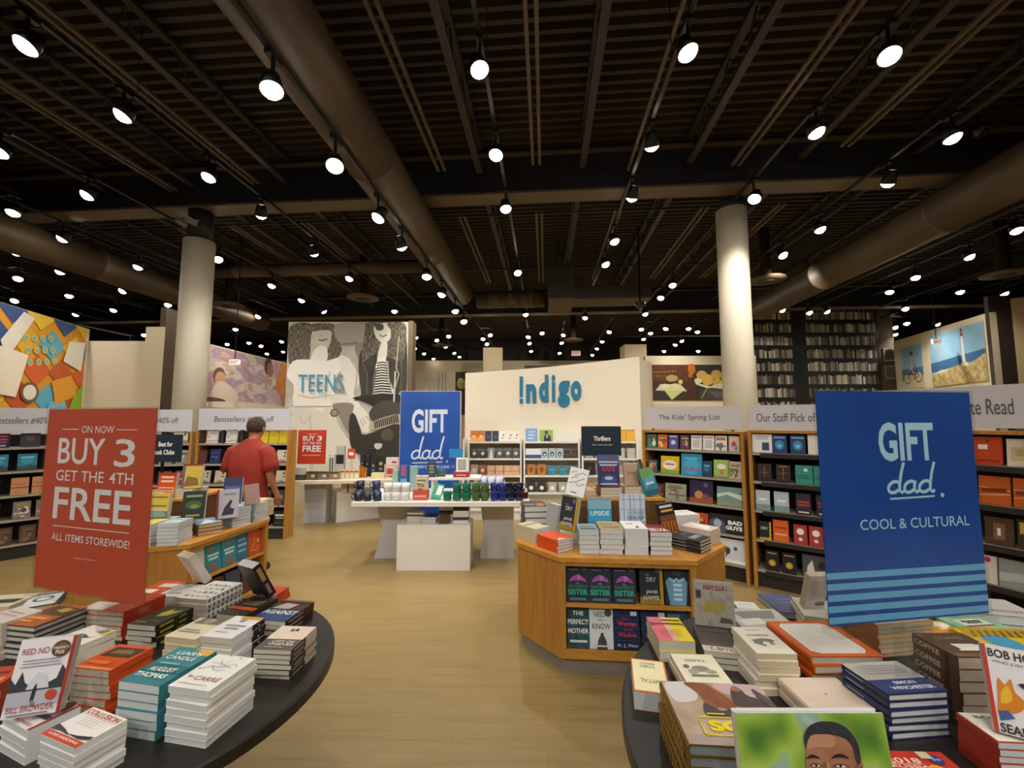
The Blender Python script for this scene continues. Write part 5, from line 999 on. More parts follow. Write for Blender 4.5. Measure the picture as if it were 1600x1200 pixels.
# left: bestsellers
ma, La = bookcase('dark shelved bookcase at the left edge under a Bestsellers header', (-6.35, 4.36), (-5.36, 5.63), 'Bestsellers', 'Bestsellers #40% off', wx=(.395, .72), slant=.15, zt=1.46, top_wood=False, hz=(1.46, 1.76), hgt=.085, hcol='#d3d2dc', hlab='pale header sign reading Bestsellers 40% off at the left edge')
la = 'left edge Bestsellers case'
def rep(n, x0, x1, w, h, col, word, art): return [(x0 + (x1 - x0) * i / max(1, n - 1), w, h, col, word if n == 1 else word, art) for i in range(n)]
fill(ma, La, la, 4, [(.44,.15,.2,'#23264a','navy paperback with red title',[('r',.1,.6,.9,.7,'#c0455a'),('r',.15,.42,.85,.52,'#c0455a'),('r',.15,.25,.85,.35,'#a03a5a'),('r',.2,.08,.8,.14,'#d5d0d5')]),(.585,.16,.2,'#3a363e','charcoal paperback',[('c',.5,.5,.2,'#55525c'),('r',.2,.8,.9,.88,'#6a6770')]),(.72,.14,.2,'#35324a','dark violet paperback',[('c',.5,.5,.2,'#5a4a7a')])])
BT = [('p',[(0,0),(1,0),(1,.25),(.6,.35),(.3,.22),(0,.3)],'#3a4a50'),('c',.5,.6,.3,'#3f9ab8'),('r',.15,.75,.85,.83,'#8fc8d4')]
fill(ma, La, la, 3, rep(4, .3, .72, .155, .2, '#2a7f9e', 'bright teal paperback', BT))
fill(ma, La, la, 2, [(.42,.13,.2,'#4f4034','brown paperback with a pale flame',[('p',[(.3,.4),(.6,.4),(.6,.9),(.4,.95)],'#d8cdb8'),('r',.1,.2,.9,.3,'#7a5a40')])] + rep(3, .555, .76, .14, .2, '#c98f60', 'peach paperback', [('r',0,.4,1,.46,'#8a5030'),('r',.1,.6,.9,.66,'#a86a44')]))
fill(ma, La, la, 1, [(.43,.135,.2,'#4f4a48','dark photo paperback',gen(50,'',['#a8a098','#c9a03a','#7a7470']))] + rep(3, .575, .80, .14, .2, '#7f7570', 'grey photo paperback', gen(51,'',['#d8d0c8','#b09a5a','#5a4a50'])))
fill(ma, La, la, 0, [(.4,.1,.19,'#c9c48a','pale yellow paperback',gen(52,'',['#3a3a30','#8a9a5a']))] + rep(4, .5, .84, .13, .2, '#4f3c2c', 'dark brown paperback', gen(53,'',['#6f5238','#8a6a48'])))
mb, Lb = bookcase('dark shelved bookcase behind the red BUY 3 sign', (-5.32, 5.66), (-4.42, 5.88), 'Bestsellers 40% off', 'Bestsellers #40% off', wx=(.12, .82), slant=.15, zt=1.46, top_wood=False, hz=(1.46, 1.76), hgt=.085, hcol='#d3d2dc', hlab='pale header sign showing only 0% off beside the red BUY 3 sign')
fill(mb, Lb, 'case behind the red sign', 4, [(.25,.15,.19,'#3a363e','charcoal paperback',None),(.5,.15,.19,'#d5cdbd','cream paperback',None),(.84,.17,.2,'#ded6c6','cream paperback with dark seals',[('c',.8,.8,.09,'#33302c'),('c',.8,.6,.08,'#4a443c'),('p',[(0,0),(1,0),(1,.2),(0,.3)],'#a87a4a')])])
fill(mb, Lb, 'case behind the red sign', 3, rep(4, .2, .9, .15, .19, '#8c8478', 'grey brown paperback', gen(55,'',['#5a4a40','#c9bfae'])))
fill(mb, Lb, 'case behind the red sign', 2, rep(4, .2, .9, .15, .19, '#5a3a34', 'dark red paperback', gen(56,'',['#a04a3a','#d8c8a8'])))
fill(mb, Lb, 'case behind the red sign', 1, rep(4, .2, .9, .15, .19, '#3f4f5c', 'slate blue paperback', gen(57,'',['#8fa6b8','#d8d4c8'])))
mc_, Lc = bookcase('oak sided bookcase behind the man in the red shirt', (-4.36, 5.88), (-3.08, 5.90), 'Bestsellers 40% off', 'Bestsellers #40% off', depth=.2, wx=(.17, .83), slant=.15, zt=1.48, top_wood=False, hz=(1.48, 1.775), hgt=.085, hcol='#d3d2dc', hlab='pale header sign reading Bestsellers 40% off behind the man in red')
lc = 'case behind the man'
WC = [('c',.2,.45,.07,'#a8705a'),('r',.3,.65,.9,.72,'#b5b0a8'),('r',.55,.86,.9,.92,'#55504a'),('p',[(0,.1),(1,.16),(1,.22),(0,.16)],'#a09a90')]
WA = [('c',.75,.8,.1,'#3f3a34'),('c',.75,.55,.09,'#4f483e'),('p',[(0,.1),(.6,.2),(1,.16),(1,.05),(0,.02)],'#5f5646'),('p',[(.1,.2),(.5,.3),(.9,.22)],'#857a66')]
BRK = [('c',.5,.5,.3,'#6a5a56'),('c',.5,.5,.2,'#9a8f8a')]
WT = [('r',.1,.66,.9,.78,'#d8d4cc'),('r',.2,.5,.85,.58,'#bdb8b0'),('r',.1,.2,.9,.25,'#5a544e')]
YL = [('r',.1,.55,.9,.6,'#a8941a'),('r',.1,.7,.8,.75,'#a8941a'),('c',.85,.9,.07,'#55503a')]
fill(mc_, Lc, lc, 4, [(.035,.06,.2,'#2a2428','black paperback',None),(.16,.15,.2,'#ded8d2','white paperback with faint print',WC),(.265,.05,.2,'#2b2529','black paperback',None),(.365,.15,.2,'#ddd7d1','white paperback with faint print',WC),(.47,.05,.2,'#2c262a','black paperback',None)] + rep(4, .6, .93, .125, .175, '#d8bf1e', 'yellow paperback', YL))
fill(mc_, Lc, lc, 3, [(.07,.1,.18,'#5a2f34','dark red paperback',None),(.2,.14,.2,'#2a2f5c','navy paperback',gen(60,'',['#4a5a94','#22264a']))] + rep(4, .4, .92, .145, .185, '#d3cab8', 'cream paperback with dark seals', WA))
fill(mc_, Lc, lc, 2, rep(6, .1, .92, .145, .185, '#c5bba8', 'cream and brown paperback', WA))
fill(mc_, Lc, lc, 1, rep(6, .1, .92, .15, .2, '#4a3f3f', 'dark paperback with pale ring', BRK))
fill(mc_, Lc, lc, 0, rep(6, .1, .92, .15, .2, '#262120', 'black paperback with white title', WT))

# ------------------------------------------------------------------ white feature wall with shelves
wl = at_y(727, 600, 7.3); wr = at_y(1000, 600, 7.3); zl0 = at_y(728, 583, 7.3).z; zr0 = at_y(998, 557, 7.3).z
bm = bmesh.new(); n = 14; W0 = wr.x - wl.x; prof = []
for i in range(n + 1):
    u = i / n; prof.append((W0 * u, zl0 + (zr0 - zl0) * (u * .62 + .38 * u * u)))
pts = [(0, 0)] + [(W0, 0)] + list(reversed(prof))
a = [bm.verts.new((x, 0, z)) for x, z in pts]; b = [bm.verts.new((x, .18, z)) for x, z in pts]
bm.faces.new(a); bm.faces.new(list(reversed(b)))
for i in range(len(pts)): bm.faces.new((a[i], b[i], b[(i+1) % len(pts)], a[(i+1) % len(pts)]))
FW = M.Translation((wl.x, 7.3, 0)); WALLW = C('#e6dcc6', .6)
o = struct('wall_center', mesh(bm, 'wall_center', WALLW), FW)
bm = bmesh.new(); prism(bm, [(W0, 0), (W0 + .42, .62), (W0 + .30, .70), (W0 - .1, .18)], 0, zr0 - .03); obj('wall_return', mesh(bm, 'wall_return', C('#d6cbb2', .6)), o)  # shade on the turned side is put into this darker cream
bx('shelf_upright', (W0 * .0, -.3, 0), (W0 * .0 + .03, 0, 1.30), WHITE, o)
q0 = at_y(810, 636, 7.27); q1 = at_y(909, 584.5, 7.27)
iw, ih = q1.x - q0.x, q1.z - q0.z
IND = '#0f7298'
o2 = empty('store_sign', 'large teal !ndigo lettering on the white feature wall', 'sign', M.Translation(((q0.x + q1.x) / 2, 7.3, (q0.z + q1.z) / 2)) @ M.Rotation(rad(-1.2) * -1, 4, 'Y') if False else M.Translation(((q0.x + q1.x) / 2, 7.3, (q0.z + q1.z) / 2)))
LET = [('r', .02, .32, .072, .93, IND), ('r', .02, .12, .072, .254, IND),
       T('n', .12, .13, .283, .70, IND, .05), T('d', .326, .15, .474, .985, IND, .05), T('i', .526, .165, .582, .985, IND, .035), T('g', .62, .0, .81, .80, IND, .05), T('o', .826, .19, .995, .80, IND, .05)]
for nm, it in zip(('exclamation_stem', 'exclamation_dot', 'letter', 'letter', 'letter', 'letter', 'letter'), LET):
    me = art_mesh(iw, ih, [it]); bm = bmesh.new(); bm.from_mesh(me)
    g = bmesh.ops.extrude_face_region(bm, geom=bm.faces[:]); 
    bmesh.ops.translate(bm, verts=[e for e in g['geom'] if isinstance(e, bmesh.types.BMVert)], vec=(0, 0, .02))
    obj(nm, mesh(bm, nm, C(IND, .4)), o2, M.Translation((0, -.004, 0)) @ M.Rotation(pi / 2, 4, 'X'))
# shelving on the wall: three white bays
ZS = (.17, .44, .715, .99, 1.265)
SX = [(at_y(a, 700, 7.0).x, at_y(b, 700, 7.0).x) for a, b in ((731, 815), (818, 906), (909, 997))]
WX = ['left white wall bay', 'middle white wall bay', 'right white wall bay']
bays = []
for (xa, xb), nm in zip(SX, WX):
    o = empty('shelf_unit', 'white shelf unit, ' + nm.replace('white wall bay', 'bay below the !ndigo lettering'), 'shelves', loc((xa, 7.0, 0))); L = xb - xa
    bx('side_panel', (0, 0, 0), (.025, .298, 1.3), WHITE, o); bx('side_panel', (L - .025, 0, 0), (L, .298, 1.3), WHITE, o)
    for z in ZS: bx('shelf', (.0255, .0, z - .028), (L - .0255, .298, z), WHITE, o)
    bx('plinth', (.0255, .03, 0), (L - .0255, .298, .141), WHITE, o)
    bays.append((loc((xa, 7.0, 0)), L))
fw = dict(zs=ZS, nm='display_book', y=.05, t=.03)
OG = [('p', [(0, 0), (1, 0), (1, .4), (.4, .5), (0, .3)], '#e8a04a'), ('c', .5, .45, .2, '#e9d8b8', .8)]
NB = [('r', .15, .3, .85, .36, '#5f6a80'), ('r', .15, .45, .85, .5, '#5f6a80')]
WP = [('c', .65, .6, .12, '#4a4640'), ('c', .5, .3, .14, '#8a857c', .6)]
GL = [('c', .5, .45, .25, '#c9c6be'), ('r', .1, .75, .9, .85, '#7a7874')]
PK = [('r', 0, .35, 1, .4, '#9a6a50'), ('c', .5, .62, .2, '#d8b49a')]
fill(bays[0][0], bays[0][1], WX[0], 4, row(.04, .98, [(.115,.175,'#c96a1e','orange paperback',OG)]*2 + [(.11,.17,'#2c3242','navy notebook',NB)]*2 + [(.115,.165,'#ece6da','white paperback with small drawing',WP)]*3), **fw)
fill(bays[0][0], bays[0][1], WX[0], 3, row(.04, .98, [(.115,.165,'#2f2f30','black boxed set',GL)]*2 + [(.1,.17,'#8a8a86','grey photo book',[('p',[(.2,0),(.8,0),(.6,.9),(.4,.8)],'#e0dfda')])] + [(.12,.17,'#4a4c4c','dark grey photo book',GL)]*3), **fw)
fill(bays[0][0], bays[0][1], WX[0], 2, row(.04, .98, [(.115,.17,'#b5988a','pinkish photo book',GL),(.115,.17,'#8f4a38','red capped photo book',GL)] + [(.125,.155,'#d0a684','peach boxed book',PK)]*4), **fw)
fill(bays[0][0], bays[0][1], WX[0], 1, row(.04, .98, [(.12,.16,'#b8a58a','tan boxed book',PK)]*6), **fw)
fill(bays[1][0], bays[1][1], WX[1], 4, [(.13,.2,.21,'#7fa3d4','pale blue book with white script',[('r',.2,.7,.8,.76,'#e8eef8'),('r',.25,.45,.75,.52,'#e8eef8'),('r',.2,.2,.7,.26,'#e8eef8')]),(.41,.22,.185,'#8fb04a','photo book of a man in dark suit',[('c',.5,.72,.13,'#8a5c44',1.2),('c',.5,.82,.12,'#2a2428',.7),('p',[(.3,0),(.85,0),(.8,.45),(.6,.6),(.45,.58),(.32,.4)],'#23283c'),('p',[(.5,.3),(.6,.3),(.57,.58),(.52,.58)],'#e8e8ea')])] + [(x,.13,.185,'#e2ddd2','cream white notebook',None) for x in (.64,.78,.92)], **fw)
fill(bays[1][0], bays[1][1], WX[1], 3, row(.04, .98, [(.13,.155,'#e4e6ea','white and navy boxed book',[('r',0,0,1,.35,'#2f4a8a')])]*2 + [(.11,.16,'#a9bcc4','pale blue face book',[('c',.5,.4,.3,'#2a3a4a',1.2),('c',.5,.35,.15,'#d8e0e4')])]*3 + [(.1,.135,'#3a2a22','dark brown book',[('r',.2,.4,.8,.5,'#7a5a44')])]*2), **fw)
fill(bays[1][0], bays[1][1], WX[1], 2, row(.04, .98, [(.13,.175,'#b8742c','amber face book',[('c',.5,.5,.25,'#8a4a1c',1.2),('c',.5,.3,.1,'#5a3014')])]*2 + [(.13,.15,'#2f8298','teal notebook',[('r',.15,.55,.85,.62,'#8fc4cc')])]*3), **fw)
fill(bays[1][0], bays[1][1], WX[1], 1, row(.04, .98, [(.14,.17,'#2c2a28','black book with white ball',[('c',.5,.4,.24,'#e0ded8')])]*2 + [(.13,.16,'#b0b0a8','grey book with white ball',[('c',.5,.4,.25,'#eceae4')])]*2 + [(.13,.16,'#c9c4b4','pale book',None)]), **fw)
fill(bays[2][0], bays[2][1], WX[2], 4, [(.12,.13,.18,'#dcd6cc','cream white notebook',None),(.4,.13,.18,'#d9a22a','golden yellow book',None),(.72,.13,.19,'#d8a12a','golden yellow book',[('r',0,.9,1,1,'#b5801a')]),(.9,.15,.19,'#dca52c','golden yellow book',[('r',0,.9,1,1,'#b5801a')])], **fw)
fill(bays[2][0], bays[2][1], WX[2], 3, row(.04, .98, [(.13,.16,'#8f949a','grey blue book',None)]*2 + [(.13,.16,'#b9b5ae','pale grey book',None)]*3), **fw)
fill(bays[2][0], bays[2][1], WX[2], 2, [(.13,.19,.2,'#1d1d1f','black square book',[('c',.5,.5,.15,'#4a4a4a')]),(.5,.15,.18,'#4a4240','charcoal book',None)], **fw)
# ------------------------------------------------------------------ oak book kiosks
KT = .73
def kiosk(label, poly, fi, depth=.22, shelf_z=.44, tier=None):
    n = len(poly); P = [V((x, y)) for x, y in poly]
    p0, p1 = P[fi], P[(fi + 1) % n]; d = (p1 - p0).normalized(); nn = V((-d.y, d.x)); L = (p1 - p0).length
    prv, nxt = P[fi - 1], P[(fi + 2) % n]
    a0, a1 = p0 + d * .035, p1 - d * .035; q0, q1 = a0 + nn * depth, a1 + nn * depth
    core = [q0, q1] + [P[(fi + 2 + k) % n] for k in range(n - 2)]
    o = empty('display_kiosk', label, 'display kiosk', M.Identity(4))
    c = sum(P, V((0, 0))) / n
    def part(nm, pts, z0, z1, m):
        bm = bmesh.new(); prism(bm, [(p.x, p.y) for p in pts], z0, z1); return obj(nm, mesh(bm, nm, m), o)
    part('body', core, .101, KT - .0305, OAK)
    part('side_panel', [prv, p0, a0, q0], .101, KT - .0305, OAK); part('side_panel', [a1, p1, nxt, q1], .101, KT - .0305, OAK)
    part('top', [c + (p - c) * 1.012 for p in P], KT - .03, KT, OAK_TOP)
    part('plinth', [c + (p - c) * .955 for p in P], 0, .1, C('#8b8478', .5))
    mx = M(((d.x, nn.x, 0, p0.x), (d.y, nn.y, 0, p0.y), (0, 0, 1, 0), (0, 0, 0, 1)))
    bx('bottom_board', (.0355, .0, .101), (L - .0355, depth - .0005, .155), OAK_TOP, o, mx)
    bx('shelf', (.0355, .004, shelf_z - .022), (L - .0355, depth - .0005, shelf_z), OAK_TOP, o, mx)
    bx('top_rail', (.0355, .0, KT - .055), (L - .0355, .02, KT - .031), OAK, o, mx)
    bx('back_lining', (.0355, depth - .0004, .156), (L - .0355, depth + .004, KT - .056), C('#2b1f16', .7), o, mx)
    if tier:
        x0, y0, x1, y1, z = tier
        t = bx('tier', (x0, y0, KT + .0005), (x1, y1, z - .02), wood('dark_oak', '#5a3d20', '#6f4c28', (30, 30, 2.5)), o)
        bx('tier_top', (x0 - .01, y0 - .01, z - .0195), (x1 + .01, y1 + .01, z), OAK_TOP, t)
    return mx, L
KR = [(.313, 2.835), (1.165, 2.765), (1.515, 3.10), (1.56, 3.75), (1.30, 4.15), (.42, 4.2), (.09, 3.85), (.043, 3.18)]
kx, kL = kiosk('oak thriller book kiosk right of centre, with two shelves of face-out books', KR, 0, tier=(.50, 3.42, 1.20, 3.95, 1.0))
KLP = [(-2.315, 3.12), (-2.205, 3.92), (-2.42, 4.22), (-3.2, 4.25), (-3.45, 4.0), (-3.45, 3.3), (-3.2, 3.0), (-2.62, 3.0)]
lx, lL = kiosk('oak book club kiosk left of centre, behind the red BUY 3 sign', KLP, 0, shelf_z=.45, tier=(-3.15, 3.45, -2.62, 3.95, .99))
def kf(px): return None
FS = [('r', 0, 0, 1, 1, '#26323f'), ('p', [(.12, .52), (.2, .62), (.36, .69), (.5, .715), (.64, .69), (.8, .62), (.9, .52), (.5, .58)], '#b04fae'), ('l', [(.5, .58), (.5, .4)], .02, '#8a8f9a'), ('p', [(.5, .715), (.64, .69), (.6, .56), (.5, .58)], '#c77ac4'),
      T('FAVORITE', .1, .35, .92, .45, '#3f8f86', .01), T('SISTER', .06, .19, .94, .33, '#3fb59a', .03), T('the', .4, .47, .6, .51, '#8f9aa0'), ('c', .8, .9, .11, '#5f7fa0'), ('c', .8, .9, .085, '#2f4a6a'), ('r', .1, .83, .55, .86, '#7a6fa0'), ('r', .15, .05, .85, .12, '#5a7a80')]
DRY = [('r', 0, 0, 1, 1, '#2a3038'), ('r', .86, 0, 1, 1, '#b5962a'), ('p', [(0, 0), (.86, 0), (.86, .15), (.4, .1), (0, .2)], '#9a7f2a'), T('DRY', .3, .58, .7, .7, '#d8d8d4', .01), T('the', .25, .74, .42, .79, '#b8b8b4'), T('JANE', .25, .26, .75, .37, '#d8d8d4', .02), T('HARPER', .14, .12, .82, .23, '#d8d8d4', .02), ('c', .76, .88, .11, '#4f6a8a')]
DRS = [('r', 0, 0, 1, 1, '#27303c'), ('p', [(.2, .0), (.85, .0), (.95, .6), (.8, .72), (.6, .66), (.5, .7), (.4, .66), (.2, .72), (.05, .6)], '#6fa3c4'), ('l', [(.2, .68), (.38, .6), (.5, .68), (.62, .6), (.82, .68)], .05, '#d8e4ec'), ('c', .5, .82, .2, '#3a4454', .6)] + [('r', .35, .12 + .12 * k, .7, .19 + .12 * k, '#c4dcea') for k in range(4)]
PM = [('r', 0, 0, 1, 1, blotch('leafy_cover', [(.35, '#1f3c4a'), (.6, '#35596a'), (.75, '#5a8090')], 18., 5., .5)), T('THE', .25, .8, .75, .9, W_, .02), T('PERFECT', .03, .58, .97, .7, W_, .02), T('MOTHER', .03, .36, .97, .48, W_, .02), ('r', .12, .14, .9, .2, '#d0dade')]
NTK = [('r', 0, 0, 1, 1, '#d3dbe0'), T('NEED', .2, .78, .68, .9, '#4f5258', .01), T('TO', .35, .67, .6, .73, '#4f5258'), T('KNOW', .12, .48, .9, .62, '#4f5258', .01), ('c', .8, .88, .15, '#2f3034'), ('c', .8, .88, .12, '#4a4c54'), ('p', [(.3, 0), (.75, 0), (.7, .22), (.6, .33), (.46, .33), (.36, .22)], '#4f3f40'), ('c', .53, .36, .06, '#3a2e2e'), ('r', .2, .06, .8, .1, '#c9ced4')]
WIW = [('r', 0, 0, 1, 1, '#1c2848')] + [('r', .0, .12 + .1 * k, 1, .14 + .1 * k, '#2f4478') for k in range(8)] + [T('the', .3, .74, .6, .8, '#b8405a'), T('Woman', .15, .58, .88, .7, '#b8405a', .03), T('in the', .4, .47, .75, .53, '#b04a6a'), T('Window', .15, .32, .88, .43, '#b8405a', .03), T('A. J. Finn', .12, .06, .9, .16, '#c4cede', .02), ('r', .66, .84, .9, .94, '#d0d4dc')]
TL = [('r', 0, 0, 1, 1, '#2a4a63'), ('p', [(.1, .1), (.7, .2), (.9, .7), (.3, .6)], '#35607a'), ('r', .15, .12, .85, .2, '#5a8fa4'), ('r', .1, .84, .6, .9, '#4f7f98')]
yk = kx.to_euler().z
def kbook(px, z, py, w, h, art, word, row_, k, lean=6):
    p = on_z(px, py, z); y = .05
    # slide along the shelf line of the kiosk front
    foot = kx @ V((min(max(.113 + (px - 893) / 158 * .63, w / 2 + .037), kL - w / 2 - .037), y, z + .001))
    upright('thriller_paperback', '%s, %s from left on the %s shelf of the thriller kiosk' % (word, ORD[k], row_), 'book', foot, yk, w, h, .03, '#23262e', art, lean, group='face-out books in the thriller kiosk', artkey=(word, w, h), pages=PAGES)
for k, (px, w, art, wd) in enumerate(((893, .147, FS, 'dark book FAVORITE SISTER with purple umbrella'), (929.5, .147, FS, 'dark book FAVORITE SISTER with purple umbrella'), (968, .147, FS, 'dark book FAVORITE SISTER with purple umbrella'), (1011, .147, DRY, 'black gold book THE DRY'), (1051, .152, DRS, 'dark book with a pale blue dress'))):
    kbook(px, .44, 930, w, .235, art, wd, 'upper', k)
for k, (px, w, art, wd) in enumerate(((893, .14, PM, 'dark leafy book THE PERFECT MOTHER'), (930, .15, NTK, 'pale book NEED TO KNOW'), (970, .165, WIW, 'navy book with red title'), (1014, .165, WIW, 'navy book with red title'), (1053, .15, TL, 'blue green book'))):
    kbook(px, .155, 1000, w, .245, art, wd, 'lower', k)
# books in the left kiosk (seen along its side)
yl = lx.to_euler().z
ORB = [('r', 0, 0, 1, 1, '#c8501e'), ('l', [(.2, .3), (.5, .45), (.35, .55), (.6, .62)], .05, '#f0a04a'), ('l', [(.15, .2), (.5, .15), (.8, .3)], .05, '#f0a04a'), ('c', .7, .5, .1, '#f0b05a')]
TEB = [('r', 0, 0, 1, 1, '#2a8f9c'), ('c', .4, .8, .18, '#a06a60', .7), ('r', .15, .55, .85, .62, '#cfe2e0'), ('r', .2, .42, .8, .5, '#cfe2e0'), ('p', [(.2, .1), (.8, .06), (.7, .24), (.3, .26)], '#a85a50')]
for k, (x, w, col, art, wd) in enumerate(((.106, .13, '#dcd6c8', None, 'white paperback'), (.25, .145, '#2a8f9c', TEB, 'teal paperback'), (.405, .145, '#2a8f9c', TEB, 'teal paperback'), (.545, .12, '#2f6f94', [('r', .1, .5, .9, .6, '#8fc0d4'), ('r', .1, .3, .8, .38, '#8fc0d4'), ('r', .1, .7, .8, .78, '#8fc0d4')], 'blue paperback'), (.69, .155, '#c8501e', ORB, 'orange paperback with swirling figure'))):
    upright('novel_paperback', '%s, %s from left on the upper shelf of the book club kiosk' % (wd, ORD[k]), 'book', lx @ V((x, .05, .451)), yl, w, .215, .028, col, art, 6, group='face-out books in the book club kiosk')
for k in range(4):
    upright('novel_paperback', 'dark paperback, %s from left on the lower shelf of the book club kiosk' % ORD[k], 'book', lx @ V((.13 + .17 * k, .05, .156)), yl, .15, .22, .028, ('#2f4a5c', '#5a2a2a')[k % 2], None, 6, group='face-out books in the book club kiosk')
# free stacks given by place and size
def pile(name, desc, desc2, place, x, y, yaw, w, l, h, n, cover, art=None, kind='pb', spine=-1, pages=None, base=KT, spine_art=None, jit=.003, twist=.02, cat='book'):
    t = h / n
    for i in range(n):
        top = i == n - 1; dx, dy, a = (0, 0, 0) if top else (random.uniform(-jit, jit), random.uniform(-jit, jit), random.uniform(-twist, twist))
        lab = '%s, %s' % (desc, place) if n == 1 else '%s, top of stack %s' % (desc, place) if top else '%s, %s down, stack %s' % (desc2, ORD[n - 1 - i], place)
        book(name, lab, cat, loc((x + dx, y + dy, base + .001 + i * t), yaw + a), w, l, t - .0004, cover, kind, art if top else None, spine, pages, None, True, spine_art)
random.seed(77)
pile('thriller_paperback', 'silver blue paperback with dark lettering', 'white edged paperback', 'leftmost on the thriller kiosk front', .52, 2.995, rad(-3), .132, .2, .15, 5, '#8f9fa6', [('r', .1, .2, .9, .35, '#38444a'), ('r', .1, .5, .8, .6, '#55646a')], pages=PAGES_W)
pile('thriller_paperback', 'tan paperback', 'white edged paperback', 'second on the thriller kiosk front', .67, 2.99, rad(-4), .15, .22, .165, 5, '#b09a6a', [('r', .1, .2, .9, .3, '#6f6040'), ('r', .1, .6, .7, .68, '#6f6040')], pages=PAGES_W)
pile('thriller_paperback', 'white paperback with black marks', 'white edged paperback', 'third on the thriller kiosk front', .835, 2.985, rad(-4), .15, .22, .168, 3, '#eceae6', [('p', [(.5, .1), (.7, .2), (.6, .4)], '#2a2a2c'), ('r', .2, .6, .5, .66, '#2a2a2c')], pages=PAGES_W)
pile('thriller_paperback', 'red paperback lettered SILVA', 'white edged paperback', 'fourth on the thriller kiosk front', .99, 2.965, rad(-4), .14, .21, .15, 5, '#7a2a26', [T('SILVA', .06, .1, .94, .5, '#e9ddd6', .04)], pages=PAGES_W)
pile('thriller_paperback', 'white paperback with an orange cover', 'grey edged paperback', 'at the kiosk front left corner', .30, 3.03, rad(38), .15, .21, .085, 4, '#e0551c', [('p', [(.05, .02), (.6, .02), (.3, .2)], '#efe6da')], pages=PAGES_W)
pile('thriller_paperback', 'white paperback with brown cover', 'grey edged paperback', 'on the left edge of the thriller kiosk', .155, 3.24, rad(40), .14, .21, .105, 4, '#cfc2a6', [('r', .1, .6, .9, .7, '#8a4a30')], pages=PAGES_W)
pile('thriller_hardcover', 'black and red hardcover', 'thick white edged hardcover', 'at the back left of the thriller kiosk', .18, 3.62, rad(6), .19, .23, .19, 4, '#3a2f34', [('r', .6, 0, .9, .5, '#c9502c'), ('r', .1, .2, .5, .4, '#8a8a8c')], kind='hc', pages=PAGES_W)
pile('thriller_paperback', 'cream paperback', 'cream edged paperback', 'under the leaning DRY book', .43, 3.2, rad(-10), .14, .2, .09, 3, '#c9bf9a', None, pages=PAGES_C)
pile('thriller_hardcover', 'dark grey hardcover with pale title', 'black spined hardcover', 'at the kiosk front right corner', 1.23, 3.03, rad(42), .165, .24, .085, 4, '#26262a', [('r', .15, .2, .85, .4, '#8a8f94'), ('r', .3, .6, .8, .7, '#55585c')], kind='hc', pages=PAGES_C, spine_art=[('r', .1, .35, .6, .65, '#8a8a8a')])
pile('thriller_paperback', 'white and pink paperback', 'cream edged paperback', 'behind the black hardcovers on the kiosk', 1.40, 3.22, rad(40), .16, .22, .1, 4, '#d9c6bd', [('p', [(.1, .1), (.9, .3), (.6, .9)], '#efe8e2')], pages=PAGES_C)
pile('thriller_paperback', 'white paperback', 'white paperback', 'at the back right of the thriller kiosk', 1.37, 3.50, rad(12), .22, .17, .14, 4, '#e6e3df', [('r', .1, .6, .9, .7, '#b5b0aa')], pages=PAGES_W, twist=.1)
pile('thriller_paperback', 'black paperback', 'black paperback', 'under the leaning fiery book', 1.13, 3.16, rad(10), .13, .18, .06, 2, '#231f1e', None)
pile('thriller_paperback', 'cream paperback', 'cream paperback', 'behind the silver blue stack, under the upright blue book', .615, 3.26, rad(0), .16, .2, .08, 3, '#c7c2b4', None)
pile('thriller_paperback', 'pale paperback', 'pale paperback', 'behind the white stack, under the upright plaid book', .855, 3.26, rad(0), .16, .2, .09, 3, '#d0cdc6', None)
pile('thriller_paperback', 'dark red paperback', 'dark red paperback', 'on the kiosk tier under the upright blue and red book', .80, 3.56, rad(0), .17, .2, .075, 3, '#5a2426', None, base=1.0)
pile('thriller_paperback', 'orange yellow paperback', 'orange yellow paperback', 'on the kiosk tier left end', .60, 3.62, rad(10), .15, .2, .045, 2, '#c98a3a', None, base=1.0)
pile('thriller_paperback', 'beige paperback', 'beige paperback', 'on the kiosk tier under the beige upright book', 1.0, 3.62, rad(0), .15, .2, .07, 3, '#b59a7c', None, base=1.0)
# upright books
upright('thriller_paperback', 'upright pale blue to teal book lettered in white on the thriller kiosk', 'book', (.65, 3.21, .815), rad(-2), .172, .23, .03, '#3a9cc4', [('r', 0, 0, 1, .25, '#1f86b4'), ('r', 0, .62, 1, 1, '#7fb0c4'), ('r', 0, .9, 1, 1, '#8f9a9c'), T('UPSIDE', .1, .42, .9, .56, '#d8eef4', .02), ('r', .3, .04, .7, .09, '#bfe0ec')], 8, pages=PAGES_W)
upright('thriller_paperback', 'upright plaid covered book THE SWAP on the thriller kiosk', 'book', (.89, 3.20, .822), rad(-3), .185, .245, .03, '#c4d0dc', [('r', .15, 0, .18, 1, '#7f90b0'), ('r', .4, 0, .43, 1, '#5f6f98'), ('r', .55, 0, .57, 1, '#7f90b0'), ('r', .8, 0, .83, 1, '#7f90b0'), ('r', 0, .18, 1, .2, '#4a5a8a'), ('r', 0, .55, 1, .565, '#7f90b0'), ('r', 0, .85, 1, .865, '#8fa0bc'), T('HOUSE', .3, .42, .95, .52, '#7f9fb4', .02), T('SWAP', .3, .26, .95, .38, '#6f90a8', .02)], 6, pages=PAGES_W)
upright('thriller_paperback', 'upright black and yellow DRY book turned left on the thriller kiosk', 'book', (.415, 3.16, .822), rad(-38), .14, .235, .035, '#2a2d30', DRY, 10, pages=PAGES_C, roll=-4)
upright('thriller_hardcover', 'tall grey book seen edge on, left of the DRY book', 'book', (.335, 3.36, .731), rad(-62), .15, .235, .05, '#a9adb0', None, 8, pages=PAGES_W)
